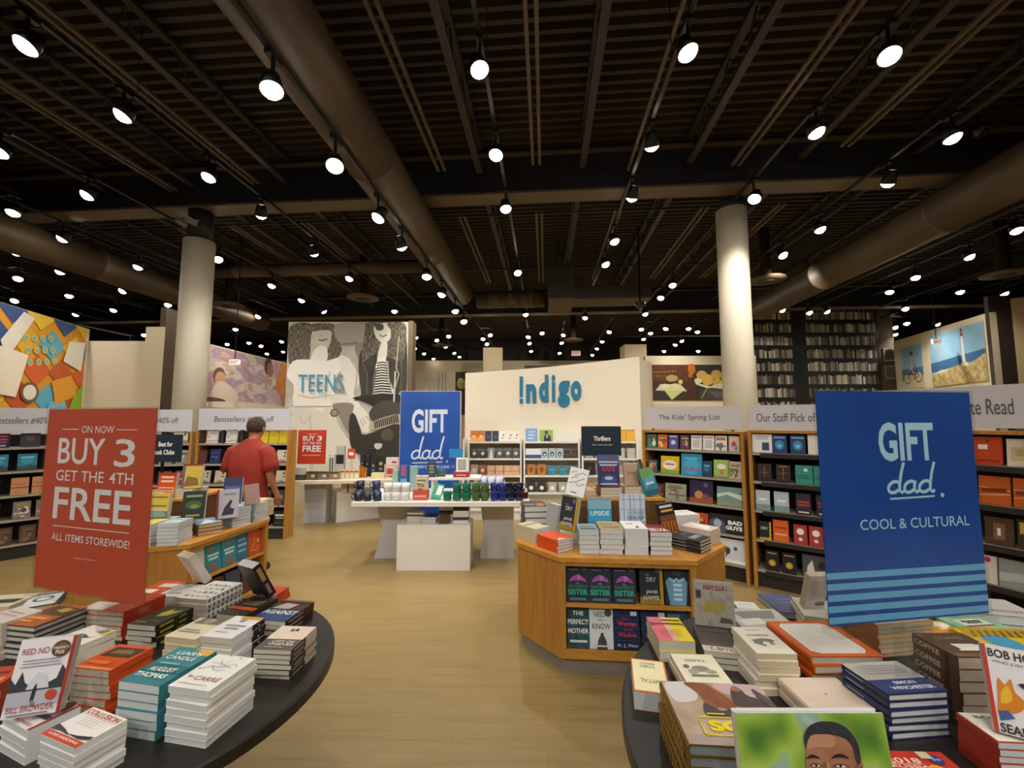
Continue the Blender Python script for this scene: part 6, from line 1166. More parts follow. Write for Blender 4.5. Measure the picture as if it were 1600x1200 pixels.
upright('thriller_paperback', 'leaning black book with fiery orange picture at the kiosk right', 'book', (1.135, 3.13, .792), rad(18), .135, .225, .03, '#1f1b1a', [('r', .1, .85, .9, .93, '#d8d2c8'), ('r', .15, .72, .9, .79, '#d8a050'), ('r', 0, .1, 1, .45, '#b5601c'), ('r', 0, .42, 1, .62, '#6f4420')] + [('p', [(.1 + .2 * k, .1), (.16 + .2 * k, .1), (.15 + .2 * k, .4), (.11 + .2 * k, .4)], '#1f1512') for k in range(5)] + [('r', .1, .02, .9, .08, '#c9b8a0')], 12, pages=PAGES_C, roll=5)
upright('thriller_paperback', 'white book with black script leaning on the kiosk tier', 'book', (.505, 3.47, 1.005), rad(-22), .155, .225, .03, '#e6e4e4', [('l', [(.1, .8), (.4, .88), (.3, .7), (.7, .85), (.9, .8)], .03, '#2f2c30'), ('l', [(.15, .6), (.5, .7), (.45, .5), (.85, .68)], .03, '#2f2c30'), ('l', [(.1, .42), (.4, .5), (.6, .36), (.9, .48)], .03, '#2f2c30'), ('r', .3, .1, .6, .14, '#77747a')], 18, pages=PAGES_C, roll=-10)
upright('thriller_paperback', 'upright blue book with a red title on the kiosk tier', 'book', (.80, 3.56, 1.078), rad(-2), .175, .25, .03, '#2c3460', [('r', 0, .7, 1, 1, '#4f5a8a'), ('p', [(.45, .8), (.55, .8), (.5, 1)], '#b0383a'), ('r', .05, .74, .95, .79, '#c4cbe0'), ('r', .1, .64, .9, .69, '#c4cbe0'), T('KATE', .2, .46, .8, .62, '#b0384a', .05), ('c', .5, .2, .38, '#3f4f88', .6), ('c', .5, .24, .2, '#c4d0e4', .4), ('r', .1, .03, .9, .08, '#c4cbe0')], 6)
upright('thriller_paperback', 'upright beige book on the kiosk tier', 'book', (.995, 3.60, 1.073), rad(4), .12, .185, .03, '#b59a80', [('r', .2, .5, .8, .6, '#9a7f66'), ('r', 0, .94, 1, 1, '#d8c8b0')], 8)
upright('thriller_paperback', 'green and teal book leaning at the kiosk tier right end', 'book', (1.14, 3.52, 1.002), rad(20), .135, .225, .03, '#3a8a9a', [('r', 0, .6, 1, 1, '#6fa06a'), ('p', [(.1, .3), (.9, .5), (.8, .7), (.2, .6)], '#5fa8c4'), ('r', 0, 0, 1, .2, '#1f5f74'), ('r', .2, .4, .8, .48, '#c4e0e4')], 16, roll=8)
upright('thriller_hardcover', 'dark striped book leaning behind the green one on the kiosk tier', 'book', (1.13, 3.72, 1.002), rad(22), .12, .27, .03, '#3f4438', [('r', .3, 0, .4, 1, '#8f927c'), ('r', .6, 0, .7, 1, '#8f927c')], 12, roll=10)
stand('clear stand at the left end of the kiosk tier', (.475, 3.62, 1.001), rad(-60), .14, .24, 24, .06)
def topic_sign(px0, px1, py0, py1, yy, zbase, label, txt, shift=0):
    a = at_y(px0, py1, yy); b = at_y(px1, py0, yy); w, h = b.x - a.x, b.z - a.z
    o = empty('topic_sign', label, 'sign', M.Translation(((a.x + b.x) / 2, yy, zbase)))
    bx('panel', (-w/2, 0, a.z - zbase), (w/2, .012, b.z - zbase), C('#1f2f40', .4), o)
    bx('stem', (-.012, .002, .008), (.012, .012, a.z - zbase), BLACK_METAL, o); bx('foot', (-.1, -.05, 0), (.1, .06, .008), BLACK_METAL, o)
    obj('lettering', art_mesh(w, h, txt), o, M.Translation((0, -.0015, (a.z + b.z) / 2 - zbase)) @ M.Rotation(pi / 2, 4, 'X'))
topic_sign(909, 970, 666, 712, 3.80, 1.0, 'dark blue Thrillers sign above the kiosk', [T('Thrillers', .30, .50, .73, .66, W_, .04), T('Edge of your seat reads', .27, .33, .77, .40, '#c9d0d6', .02)])
topic_sign(224, 285, 679, 722, 3.75, .99, 'dark sign Best for Book Clubs behind the red sign', [T('Best for', .38, .56, .76, .74, W_, .04), T('Book Clubs', .22, .27, .82, .45, W_, .04)])
# on the left kiosk
def K8(x, y): return (220 + x / 4.8, 650 + y / 4.8)
pile('novel_paperback', 'white paperback with a yellow cover', 'white edged paperback', 'at the book club kiosk front, beside the red sign', -2.60, 3.13, rad(3), .125, .19, .155, 6, '#d9c46a', [('p', [(0, .1), (.5, .1), (.9, .6), (.3, .8)], '#e0d24a')], pages=PAGES_W)
pile('novel_paperback', 'paperback with a pale blue cover', 'white edged paperback', 'right of the yellow stack on the book club kiosk', -2.455, 3.16, rad(10), .13, .19, .155, 6, '#9fb8c8', [('r', .1, .3, .9, .5, '#d8e0e4')], pages=PAGES_W)
pile('novel_hardcover', 'blue and white hardcover', 'red boarded hardcover', 'in the middle of the book club kiosk', -2.44, 3.45, rad(50), .165, .24, .085, 3, '#8a4a3a', [('r', 0, 0, 1, 1, '#7f9fb4'), ('p', [(.1, .1), (.8, .2), (.6, .8)], '#e6e6e4')], kind='hc', pages=PAGES_C)
pile('novel_paperback', 'white and blue paperback', 'white edged paperback', 'third stack along the book club kiosk edge', -2.36, 3.68, rad(62), .15, .2, .16, 6, '#7fa0b8', [('p', [(.1, .1), (.9, .3), (.6, .9)], '#e8e8e6')], pages=PAGES_W)
pile('novel_paperback', 'pale blue paperback', 'white edged paperback', 'fourth stack along the book club kiosk edge', -2.32, 3.86, rad(75), .14, .19, .155, 6, '#a8bcc8', [('r', .1, .3, .9, .5, '#e8e8e6')], pages=PAGES_W)
pile('novel_paperback', 'yellowish paperback', 'yellow edged paperback', 'at the far end of the book club kiosk edge', -2.36, 4.05, rad(80), .12, .18, .15, 7, '#c9b46a', [('r', .1, .3, .9, .5, '#efe9d0')], pages=PAGES_C)
pile('novel_paperback', 'dark paperback', 'dark paperback', 'under the upright dark green book on the book club kiosk', -2.555, 3.36, rad(12), .15, .14, .12, 3, '#3a332c', None)
pile('novel_paperback', 'white paperback', 'white paperback', 'under the upright yellow book on the book club kiosk', -2.69, 3.33, rad(0), .15, .19, .13, 4, '#d9d4c8', None)
upright('novel_paperback', 'upright yellow book with a misty green hill on the book club kiosk', 'book', (-2.675, 3.28, .862), rad(-3), .165, .2, .03, '#d8c25a', [('r', 0, 0, 1, .35, '#6f8a7c'), ('c', .5, .2, .4, '#8fa89a', .5), ('r', 0, 0, 1, .12, '#4a6a5c'), ('r', 0, .35, 1, .45, '#d4c890'), ('r', .1, .83, .9, .88, '#8f7a2a'), ('r', .15, .51, .9, .56, '#8f7a2a')], 6)
upright('novel_paperback', 'upright dark green book on the book club kiosk', 'book', (-2.475, 3.36, .852), rad(20), .15, .21, .035, '#26302a', [('c', .5, .5, .36, '#4a5a34', .6), ('c', .55, .45, .2, '#7a8a3c', .5), ('r', .15, .78, .85, .86, '#8f9a7a'), ('r', .2, .1, .8, .16, '#b5a04a')], 10)
upright('novel_paperback', 'upright white book with a dark chair picture on the book club kiosk', 'book', (-2.34, 3.55, .817), rad(32), .155, .23, .035, '#b9b6bc', [('r', 0, 0, .1, 1, '#8a2f30'), ('p', [(.25, .1), (.75, .12), (.8, .3), (.6, .36), (.7, .6), (.6, .62), (.35, .36), (.3, .22)], '#2f3444'), ('r', .3, .8, .85, .86, '#8f8c94')], 8)
upright('novel_paperback', 'thin white edged book leaning beside the man in red', 'book', (-2.26, 3.74, .89), rad(60), .12, .17, .03, '#a88a80', None, 14)
pile('novel_paperback', 'orange and white paperback', 'orange paperback', 'on the book club kiosk tier left end', -2.93, 3.62, rad(0), .16, .2, .05, 2, '#d4562a', None, base=.99)
upright('novel_paperback', 'upright orange book with white lettering on the book club tier', 'book', (-2.835, 3.55, .992), rad(-4), .15, .19, .03, '#e0571f', [('r', .05, .0, .95, .4, '#f0b490'), ('r', .15, .77, .85, .85, '#f6e0d0'), ('r', .15, .6, .85, .68, '#f6e0d0'), ('r', .1, .28, .9, .33, '#c8441a'), ('r', .1, .14, .9, .19, '#c8441a'), ('r', 0, .9, 1, 1, '#b03a1a')], 6)
pile('novel_paperback', 'beige paperback', 'beige paperback', 'on the book club kiosk tier right end', -2.69, 3.62, rad(0), .13, .2, .06, 3, '#c9bca8', None, base=.99)
upright('novel_paperback', 'upright yellow book with a red top on the book club tier', 'book', (-2.675, 3.60, 1.052), rad(14), .145, .195, .04, '#8a2f24', [('r', 0, 0, 1, .92, '#d9b84a'), ('p', [(.1, .05), (.9, .1), (.8, .4), (.3, .5)], '#8a6a2f'), ('r', 0, 0, .15, .92, '#6a5a7a')], 8)
upright('novel_paperback', 'upright navy book leaning behind the tier books', 'book', (-2.46, 3.78, .731), rad(22), .14, .38, .04, '#23285a', [('r', .1, .7, .9, .8, '#4f5a94')], 12)

# ------------------------------------------------------------------ white tables in the middle
def slab_leg(bm, x0, x1, y0, y1, h, waist):
    # a leg that narrows at mid height like a twisted box
    xm = (x0 + x1) / 2; rings = []
    for z, sx, dx in ((0, 1, 0), (h * .5, waist, (x1 - x0) * .05), (h, 1, 0)):
        hw = (x1 - x0) / 2 * sx
        rings.append([(xm + dx - hw, y0, z), (xm + dx + hw, y0, z), (xm + dx + hw, y1, z), (xm + dx - hw, y1, z)])
    rs = [[bm.verts.new(p) for p in r] for r in rings]
    for a, b in zip(rs, rs[1:]):
        for k in range(4): bm.faces.new((a[k], a[(k+1) % 4], b[(k+1) % 4], b[k]))
    bm.faces.new(list(reversed(rs[0]))); bm.faces.new(rs[-1])
GREYW = C('#c4c6cb', .4); WHT = C('#e4e0d8', .4)
def wtable(label, mx, w, d, legs, h=.73, top=WHT):
    o = empty('display_table', label, 'table', mx)
    bx('table_top', (0, 0, h - .045), (w, d, h), top, o, None, .004)
    for x0, x1, y0, y1, ws in legs:
        bm = bmesh.new(); slab_leg(bm, x0, x1, y0, y1, h - .046, ws); obj('leg', mesh(bm, 'leg', GREYW), o)
    return o
tx = at_y(549, 779, 4.66).x
wtable('long white display table of mugs in the middle of the floor', loc((tx, 4.66, 0)), 1.93, .95, ((.12, .58, .45, .85, .72), (1.36, 1.76, .45, .85, .9)))
def plinth(name, label, x0, y0, x1, y1, h, m=WHT, yaw=0):
    o = bx(name, (0, 0, 0), (x1 - x0, y1 - y0, h), m, None, loc((x0, y0, 0), yaw), .004); return tag(o, label, 'plinth')
plinth('white_plinth', 'white box plinth in front of the mug table', -1.25, 4.71, -.455, 5.06, .478)
# tall banner
a = at_y(626, 611, 6.0); b = at_y(720, 614, 6.0); bw = b.x - a.x
o = bx('banner_box', (-bw/2, 0, 0), (bw/2, .09, a.z), C('#d8d4cc', .5), None, loc(((a.x + b.x) / 2, 6.0, 0)))
tag(o, 'tall blue GIFT dad banner standing behind the mug table', 'banner')
GW = '#d5dcec'
obj('banner_print', art_mesh(bw - .012, a.z - .012, [('r', 0, 0, 1, 1, NAV), T('GIFT', .19, .71, .79, .875, GW, .03)] + dad(.20, .495, .72, .685, .028, GW) + [('c', .79, .512, .014, GW), T("FATHER'S DAY IS JUNE 17", .18, .46, .92, .485, GW, .01), ('r', 0, .0, 1, .02, '#4f9cc8'), ('r', 0, .05, 1, .07, '#4f9cc8')]), o, M.Translation((0, -.002, a.z / 2)) @ M.Rotation(pi / 2, 4, 'X'))
# mugs and glasses
MUG = {}
def cup(kind, col):
    key = (kind, col)
    if key in MUG: return MUG[key]
    m = glass_mat('tinted_glass', col) if kind == 'glass' else C(col, .3)
    bm = bmesh.new()
    pr = [(.036, 0), (.044, .006), (.046, .05), (.047, .092), (.043, .092), (.041, .012), (0, .010)] if kind == 'glass' else [(.040, 0), (.045, .008), (.045, .094), (.041, .094), (.040, .01), (0, .008)]
    lathe(bm, pr, 20); body = mesh(bm, 'cup_body', m)
    bm = bmesh.new(); tube(bm, [(.043, 0, .075), (.068, 0, .078), (.076, 0, .05), (.066, 0, .024), (.043, 0, .022)], .006, 8); hd = mesh(bm, 'handle', m)
    MUG[key] = (body, hd); return MUG[key]
def put_cup(name, label, px, yy, z, kind, col, ang=-40, group=None):
    x = at_y(px, 770, yy).x; b, h = cup(kind, col)
    o = obj(name, b, None, loc((x, yy, z), rad(ang))); tag(o, label, 'glass' if kind == 'glass' else 'mug', group)
    if kind != 'glass' or True: obj('handle', h, o)
    return o
zt = KT + .001
for k, px in enumerate((560.5, 574.5, 590)): put_cup('coffee_mug', 'navy mug, %s from left in the lower row at the table left end' % ORD[k], px, 4.76, zt, 'mug', ('#1d2230', '#232b3a', '#1b2340')[k], 200, 'navy mugs on the long table')
for k, px in enumerate((563, 588)): put_cup('coffee_mug', 'navy mug, %s from left standing behind the lower row at the table left end' % ORD[k], px, 4.95, zt, 'mug', '#1b2036', 200, 'navy mugs on the long table'); put_cup('coffee_mug', 'navy mug, %s from left stacked on top at the table left end' % ORD[k], px, 4.95, zt + .095, 'mug', ('#1a1f30', '#22305a')[k], 200, 'navy mugs on the long table')
for lv in (0, 1):
    for k, px in enumerate((606, 620, 634)):
        o = put_cup('coffee_mug', 'white patterned mug, %s from left in the %s layer' % (ORD[k], ('lower', 'upper')[lv]), px, 4.78, zt + .095 * lv, 'mug', '#dfdcd6', 10, 'white patterned mugs on the long table')
        bm = bmesh.new()
        for q in range(5):
            a = rad(-150 + 30 * q + 10 * (k + lv)); c0 = V((.0456 * cos(a), .0456 * sin(a), .05)); tube(bm, [c0 + V((0, 0, -.02)), c0 + V((.004 * sin(a), -.004 * cos(a), 0)), c0 + V((0, 0, .022))], .0022, 5)
        obj('drawing', mesh(bm, 'drawing', C('#4a4c58', .4)), o)
for nm, pxs, col, w in (('green', (714, 729), '#1f7a5c', 'emerald green'), ('olive', (744, 757.5), '#50703a', 'olive green'), ('blue', (772.5, 785.5), '#1a2f86', 'deep blue'), ('navy', (798.5, 811.5), '#141c3c', 'dark navy')):
    for k, px in enumerate(pxs):
        for lv in (0, 1): put_cup('drinking_glass', '%s glass cup, %s %s of four on the long table' % (w, ('lower', 'upper')[lv], ('left', 'right')[k]), px, 4.77, zt + .095 * lv, 'glass', col, 20, w + ' glass cups')
        put_cup('drinking_glass', '%s glass cup in the second row behind the %s column' % (w, ('left', 'right')[k]), px + 2, 4.97, zt, 'glass', col, 20, w + ' glass cups')
put_cup('drinking_glass', 'single emerald green glass cup beside the leaning green card', 699, 4.77, zt, 'glass', '#1f7a5c', 20)
for k, px in enumerate((755, 767.5, 780)): put_cup('drinking_glass', 'pale lavender cup, %s from left behind the blue glass cups' % ORD[k], px, 5.25, zt + .095, 'mug', '#b9bcd6', 30, 'pale lavender cups'); 
o = bx('riser_box', (-.14, -.05, 0), (.18, .05, .094), WHT, None, loc((at_y(764, 770, 5.25).x, 5.25, zt))); tag(o, 'small white riser box under the lavender cups', 'box')
o = bx('dark_red_cup', (-.03, -.03, 0), (.03, .03, .07), C('#5a1a20', .3), None, loc((at_y(820, 770, 4.9).x, 4.9, zt), .3), .008); tag(o, 'dark red gift at the right end of the long table', 'gift')
def item(name, label, cat, px0, px1, py0, py1, yy, depth, m, art=None, zb=None, bevel=.003):
    a = at_y(px0, py1, yy); b = at_y(px1, py0, yy); z0 = a.z if zb is None else zb
    o = bx(name, (-(b.x - a.x) / 2, 0, 0), ((b.x - a.x) / 2, depth, b.z - z0), m if isinstance(m, bpy.types.Material) else C(m, .45), None, M.Translation(((a.x + b.x) / 2, yy, z0)), bevel)
    tag(o, label, cat)
    if art: obj('front_print', art_mesh(b.x - a.x - .004, b.z - z0 - .004, art), o, M.Translation((0, -.001, (b.z - z0) / 2)) @ M.Rotation(pi / 2, 4, 'X'))
    return o
item('gift_box', 'red box in the middle of the long table', 'box', 645, 668, 766, 777, 4.78, .12, '#c4523a', [('r', .1, .3, .9, .5, '#e0a08a')], zt)
item('patterned_mug_box', 'cream patterned box standing on the red box', 'box', 649, 668, 744, 765.5, 4.80, .08, '#cfc0a6', gen(71, '', ['#a8654a', '#6a7a5a', '#efe6d2']), zt + .081)
o = upright('greeting_card', 'green framed white card leaning on the long table', 'card', (at_y(680, 770, 4.8).x, 4.80, zt), rad(-8), .115, .18, .012, '#2f9a7c', [('p', [(.4, .3), (.9, .35), (.9, .9), (.45, .88)], '#e8e8e2'), ('r', .1, .06, .9, .14, '#1f6a54')], 22, roll=-12, with_pages=False)
o = empty('shelf_riser', 'small white raised shelf at the back of the long table', 'shelf', M.Translation((at_y(668, 746, 5.1).x, 5.1, KT)))
rw = at_y(750, 746, 5.1).x - at_y(668, 746, 5.1).x
bx('shelf_board', (0, 0, .175), (rw, .32, .2), WHT, o); bx('leg', (.04, .02, .0), (.07, .3, .174), WHT, o); bx('leg', (rw - .07, .02, 0), (rw - .04, .3, .174), WHT, o)
zr = KT + .201
item('book_box', 'red and white box under the white framed tablet', 'box', 708, 733, 738, 745, 5.15, .15, '#a8323a', [('r', .2, .3, .8, .6, '#d8a0a0')], zr)
o = upright('tablet', 'white framed tablet leaning on the raised shelf', 'tablet', (at_y(722, 738, 5.2).x, 5.18, zr + .062), rad(4), .14, .17, .012, '#e0dcd4', [('r', .16, .14, .84, .86, '#5a5c5e'), ('r', .2, .18, .8, .82, '#9a9a98')], 14, with_pages=False)
o = item('display_case', 'clear acrylic display block with a blue card on the raised shelf', 'display case', 699, 712, 703, 745, 5.3, .1, ACRYLIC, None, zr)
bx('blue_card', (-.03, -.004, .22), (.14, -.002, .33), C('#2f8fd0', .4), o)
item('dark_book', 'grey lettered book standing on the raised shelf left end', 'book', 668, 681, 722, 745, 5.16, .03, '#4a4a4a', [('r', .2, .7, .8, .8, '#a8a8a4'), ('r', .2, .5, .8, .6, '#a8a8a4'), ('r', .2, .3, .8, .38, '#a8a8a4')], zr)
item('green_tin', 'dark green tin on the raised shelf', 'tin', 682, 695, 735, 745, 5.2, .08, '#3f5f50', None, zr)
item('gift_bag', 'blue and pink packet at the back of the long table', 'packet', 624, 637, 727, 760, 5.3, .06, '#2f5f94', [('r', .2, .6, .8, 1, '#b04a7a'), ('r', .1, .3, .9, .5, '#5fa0c4')], zt)
item('teal_box', 'pale teal box left of the blue and pink packet', 'box', 613, 622, 735, 760, 5.3, .08, '#8fb0a8', None, zt)
item('teal_box', 'pale teal box right of the blue and pink packet', 'box', 640, 652, 729, 760, 5.35, .08, '#88aaa0', None, zt)
# on the white plinth
pz = .479
item('folded_towel', 'white folded towel with a black edge, leftmost on the white plinth', 'towel', 636, 661, 801, 809, 4.86, .14, '#dcd8d0', [('r', 0, .6, 1, .8, '#3a3a3c')], pz)
pile('navy_notebook', 'navy notebook', 'white edged notebook', 'on the white plinth', -.90, 4.87, rad(-12), .16, .2, .07, 3, '#222c4a', [('r', .1, .8, .9, .84, '#3f4c70')], base=pz, pages=PAGES_W)
item('brown_box', 'small brown box at the plinth front', 'box', 686, 702, 804, 814, 4.76, .09, '#4f3d2a', None, pz)
for nm, x, y, n, h in (('behind the brown box', -.735, 4.93, 4, .17), ('at the right end of the white plinth', -.57, 4.87, 5, .17)):
    t = h / n
    for i in range(n):
        o = bx('folded_shirt', (-.085, -.085, 0), (.085, .085, t - .001), C('#dcdad4' if (i + n) % 3 else '#3f4045', .8), None, loc((x, y, pz + i * t), random.uniform(-.06, .06)), .006)
        tag(o, 'folded white shirt, %s from bottom of the pile %s' % (ORD[i], nm), 'shirt', 'folded shirts on the white plinth')
# ------------------------------------------------------------------ far gift table and plinths
fa = at_y(455, 752, 6.5)
wtable('white gift table far left of centre below the photo mural', loc((fa.x, 6.5, 0), rad(6)), 1.75, .8, ((.08, .42, .3, .6, .95), (1.5, 1.72, .3, .6, .9)), h=.69, top=C('#d8cdb6', .5))
c0 = on_z(525, 817, 0); c1 = on_z(603, 808, 0)
d = c1 - c0
o = bx('white_plinth', (0, 0, 0), (d.length, .5, .47), WHT, None, loc((c0.x, c0.y, 0), atan2(d.y, d.x)), .004); tag(o, 'low white plinth left of the mug table', 'plinth')
o = item('gift_box', 'white box with a brown stripe on the left plinth', 'box', 533, 562, 754, 772, 6.85, .2, '#d5cdc0', [('r', .3, 0, .42, 1, '#8a5a48'), ('r', .5, .2, .95, .8, '#c9bcae')], .471)
for k, (a, b) in enumerate(((452, 480), (512, 533))): item('cream_cabinet', 'low cream cabinet %s of the gift table leg at the mural base' % ('left', 'right')[k], 'cabinet', a, b, 752, 786, 8.15, .4, '#cfc2a4', None, 0)
fz = .691
def far(px0, px1, py0, py1, yy, col, label, cat='box', art=None, name='gift_box', depth=.08, zb=fz): return item(name, label, cat, px0, px1, py0, py1, yy, depth, col, art, zb)
far(459, 476, 742, 751, 6.62, '#4a4036', 'dark box at the left end of the gift table'); far(462, 475, 731, 742, 6.64, '#c9c4ba', 'pale box on the dark box of the gift table', zb=None)
for k in range(3): far(478 + 17.5 * k, 494 + 17.5 * k, 737, 750, 6.64 + .03 * k, ('#6f5a48', '#7a6a58', '#8a7460')[k], 'brown patterned box, %s of three at the gift table front' % ORD[k], art=[('c', .7, .5, .2, '#c9bfae', .8), ('r', 0, .8, 1, 1, '#4a3c30')])
for k in range(4): far(532 + 7.2 * k, 538.4 + 7.2 * k, 735, 748, 6.78 + .01 * k, '#d9cfae', 'cream candle with an orange lid, %s of four on the gift table' % ORD[k], 'candle', [('r', 0, .74, 1, 1, '#c4522a')], 'candle_box', .06)
for k in range(3): far(561 + 4 * k, 564.5 + 4 * k, 727 + 2 * k, 746, 6.9, '#b06a1c', 'amber bottle, %s of three on the gift table' % ORD[k], 'bottle', None, 'amber_bottle', .025)
far(512, 523, 710, 748, 6.95, '#d5d2c6', 'white carton with black stripes on the gift table', art=[('r', .2, .15, .4, .85, '#3a3a3a'), ('r', .6, .15, .8, .85, '#3a3a3a')])
far(524, 538, 697, 748, 7.0, '#b9b6ae', 'grey and black tall carton on the gift table', art=[('r', 0, .42, 1, .72, '#232323')])
for k, (a, b, t) in enumerate(((562, 569, 710), (570, 577, 712), (574, 585, 701), (578, 588, 716), (588, 602, 711))): far(a, b, t, 745, 7.02 + .03 * (k % 3) + .09 * (k == 2), '#24262c', 'black boxed gift, %s from left at the back of the gift table' % ORD[k], art=[('c', .5, .6, .2, '#9aa0a4' if k < 4 else '#c9a050'), ('r', .3, .3, .7, .4, '#77797c')])
far(603, 622, 715, 726, 6.98, '#d9cfc8', 'white box with a red mark at the gift table right end', art=[('r', .5, .2, .9, .5, '#b0403a')], zb=None)
far(600, 622, 726, 746, 6.95, '#c9a9a0', 'pink and red patterned box at the gift table right end', art=gen(81, '', ['#b0403a', '#efe6da', '#8a3a3a']))
far(580, 600, 739, 748, 6.75, '#dcd0a0', 'cream slab box on the gift table right half')
def small_sign(px0, px1, py0, py1, yy, zb, label, items):
    a = at_y(px0, py1, yy); b = at_y(px1, py0, yy); w, h = b.x - a.x, b.z - a.z
    o = empty('counter_sign', label, 'sign', M.Translation(((a.x + b.x) / 2, yy, zb)))
    bx('panel', (-w/2, 0, a.z - zb), (w/2, .008, b.z - zb), C('#c9401f', .4), o); bx('foot', (-w/2, -.04, 0), (w/2, .05, .01), ACRYLIC, o); bx('post', (-.03, .001, .0101), (.03, .006, a.z - zb), ACRYLIC, o)
    obj('lettering', art_mesh(w, h, items), o, M.Translation((0, -.0015, (a.z + b.z) / 2 - zb)) @ M.Rotation(pi / 2, 4, 'X'))
R2 = [('r', 0, 0, 1, 1, '#c9401f')] + [T(s, a, b, c, d2, RW, w) for s, a, b, c, d2, w in (('ON NOW', .36, .86, .68, .9, 0), ('BUY', .18, .68, .6, .83, .02), ('3', .68, .68, .86, .83, .02), ('GET THE 4TH', .18, .57, .84, .65, .01), ('FREE', .18, .36, .84, .54, .03))] + [('r', .18, .24, .82, .27, '#e8b0a0')]
small_sign(464, 510, 672, 725, 6.95, fz, 'small red BUY 3 FREE sign on the far gift table', R2)
small_sign(543, 555, 701, 717, 7.0, fz, 'tiny orange red sign on the far gift table', [('r', 0, 0, 1, 1, '#d2502f'), T('SALE', .15, .3, .85, .6, RW, .05)][:1] + [('r', .2, .35, .8, .65, RW)])
# a counter run behind the mural foot, low cream base along the right of the floor
# ------------------------------------------------------------------ the man in the red shirt (seen from behind)
MX, MY = -2.84, 4.62
PM_ = M.Translation((MX, MY, 0)) @ M.Rotation(rad(-6), 4, 'Z') @ M.Diagonal((1.0, 1.0, .985, 1))
SKIN = blotch('skin', [(.3, '#a5674a'), (.7, '#b97a5a')], 6., 3., .55)
def skin_body():
    me = bpy.data.meshes.new('body'); bm = bmesh.new(); lay = bm.verts.layers.skin.verify()
    J = {}
    def v(n, p, r, root=False):
        x = bm.verts.new(p); r = r if isinstance(r, tuple) else (r, r); x[lay].radius = r; x[lay].use_root = root; J[n] = x
    v('pelvis', (0, 0, .86), (.15, .11), True); v('waist', (0, .0, 1.0), (.145, .105)); v('chest', (0, .01, 1.18), (.165, .11)); v('upper', (0, .02, 1.30), (.14, .095)); v('neckb', (0, .035, 1.39), .062); v('neck', (0, .06, 1.44), .056); v('head0', (0, .085, 1.49), (.068, .078)); v('head1', (0, .09, 1.55), (.078, .092)); v('head2', (0, .085, 1.60), (.062, .076))
    for s, n in ((-1, 'l'), (1, 'r')):
        v('sh' + n, (.185 * s, .02, 1.325), .062)
        if n == 'r': el, wr = (.245, .0, 1.06), (.27, .075, .84)
        else: el, wr = (-.245, .05, 1.05), (-.19, .27, 1.0)
        v('el' + n, el, .044); v('fa' + n, tuple(V(el).lerp(V(wr), .35)), .042); v('wr' + n, wr, (.026, .03))
        dirv = (V(wr) - V(el)).normalized(); v('pm' + n, tuple(V(wr) + dirv * .055), (.036, .022)); v('kn0' + n, tuple(V(wr) + dirv * .09), (.034, .018))
        v('hip' + n, (.095 * s, 0, .82), .098); v('knee' + n, (.105 * s, -.01, .47), .062); v('calf' + n, (.108 * s, .015, .33), .06); v('ank' + n, (.11 * s, .03, .085), .042); v('foot' + n, (.12 * s, -.10 + .17, .045), .042); v('toe' + n, (.125 * s, .17, .035), .036)
        # fingers: four of unequal length plus a thumb from the side of the palm
        side = V((0, 1, 0)) if n == 'r' else V((1, 0, 0)); curl = V((-s * .6, .1, -.2)) if n == 'r' else V((0, -.1, -.9))
        base = V(wr) + dirv * .09
        for i, ln in enumerate((.068, .078, .072, .056)):
            b = base + side * (.024 - .016 * i); 
            v('f%d0%s' % (i, n), tuple(b + dirv * .006), .0092); v('f%d1%s' % (i, n), tuple(b + dirv * ln * .5 + curl * .006), .0085); v('f%d2%s' % (i, n), tuple(b + dirv * ln * .9 + curl * .026), .0072)
        tb = V(wr) + dirv * .035 + side * .026
        v('t0' + n, tuple(tb), .012); v('t1' + n, tuple(tb + side * .018 + dirv * .028), .0105); v('t2' + n, tuple(tb + side * .02 + dirv * .056), .0085)
    E = [('pelvis','waist'),('waist','chest'),('chest','upper'),('upper','neckb'),('neckb','neck'),('neck','head0'),('head0','head1'),('head1','head2')]
    for n in 'lr':
        E += [('upper','sh'+n),('sh'+n,'el'+n),('el'+n,'fa'+n),('fa'+n,'wr'+n),('wr'+n,'pm'+n),('pm'+n,'kn0'+n),('pelvis','hip'+n),('hip'+n,'knee'+n),('knee'+n,'calf'+n),('calf'+n,'ank'+n),('ank'+n,'foot'+n),('foot'+n,'toe'+n),('wr'+n,'t0'+n),('t0'+n,'t1'+n),('t1'+n,'t2'+n)]
        for i in range(4): E += [('kn0'+n,'f%d0%s'%(i,n)),('f%d0%s'%(i,n),'f%d1%s'%(i,n)),('f%d1%s'%(i,n),'f%d2%s'%(i,n))]
    for a, b in E: bm.edges.new((J[a], J[b]))
    bm.to_mesh(me); bm.free(); me.materials.append(SKIN); return me
man = obj('person', skin_body(), None, PM_)
tag(man, 'man seen from behind in a red short-sleeved shirt and olive trousers, head bowed', 'person')
sk = man.modifiers.new('skin', 'SKIN'); sk.use_smooth_shade = True; sk.branch_smoothing = .6
sb = man.modifiers.new('smooth', 'SUBSURF'); sb.levels = 2; sb.render_levels = 2
def ring(cx, cy, z, rx, ry, n=28, pw=2.3, wob=0, ph=0):
    out = []
    for i in range(n):
        a = 2 * pi * i / n; c, s = cos(a), sin(a); k = 1 + wob * sin(a * 7 + ph)
        out.append((cx + rx * k * abs(c) ** (2 / pw) * (1 if c >= 0 else -1), cy + ry * k * abs(s) ** (2 / pw) * (1 if s >= 0 else -1), z))
    return out
SHIRT = blotch('red_shirt', [(.3, '#87251a'), (.7, '#9e3223')], 5., 4., .85)
bm = bmesh.new()
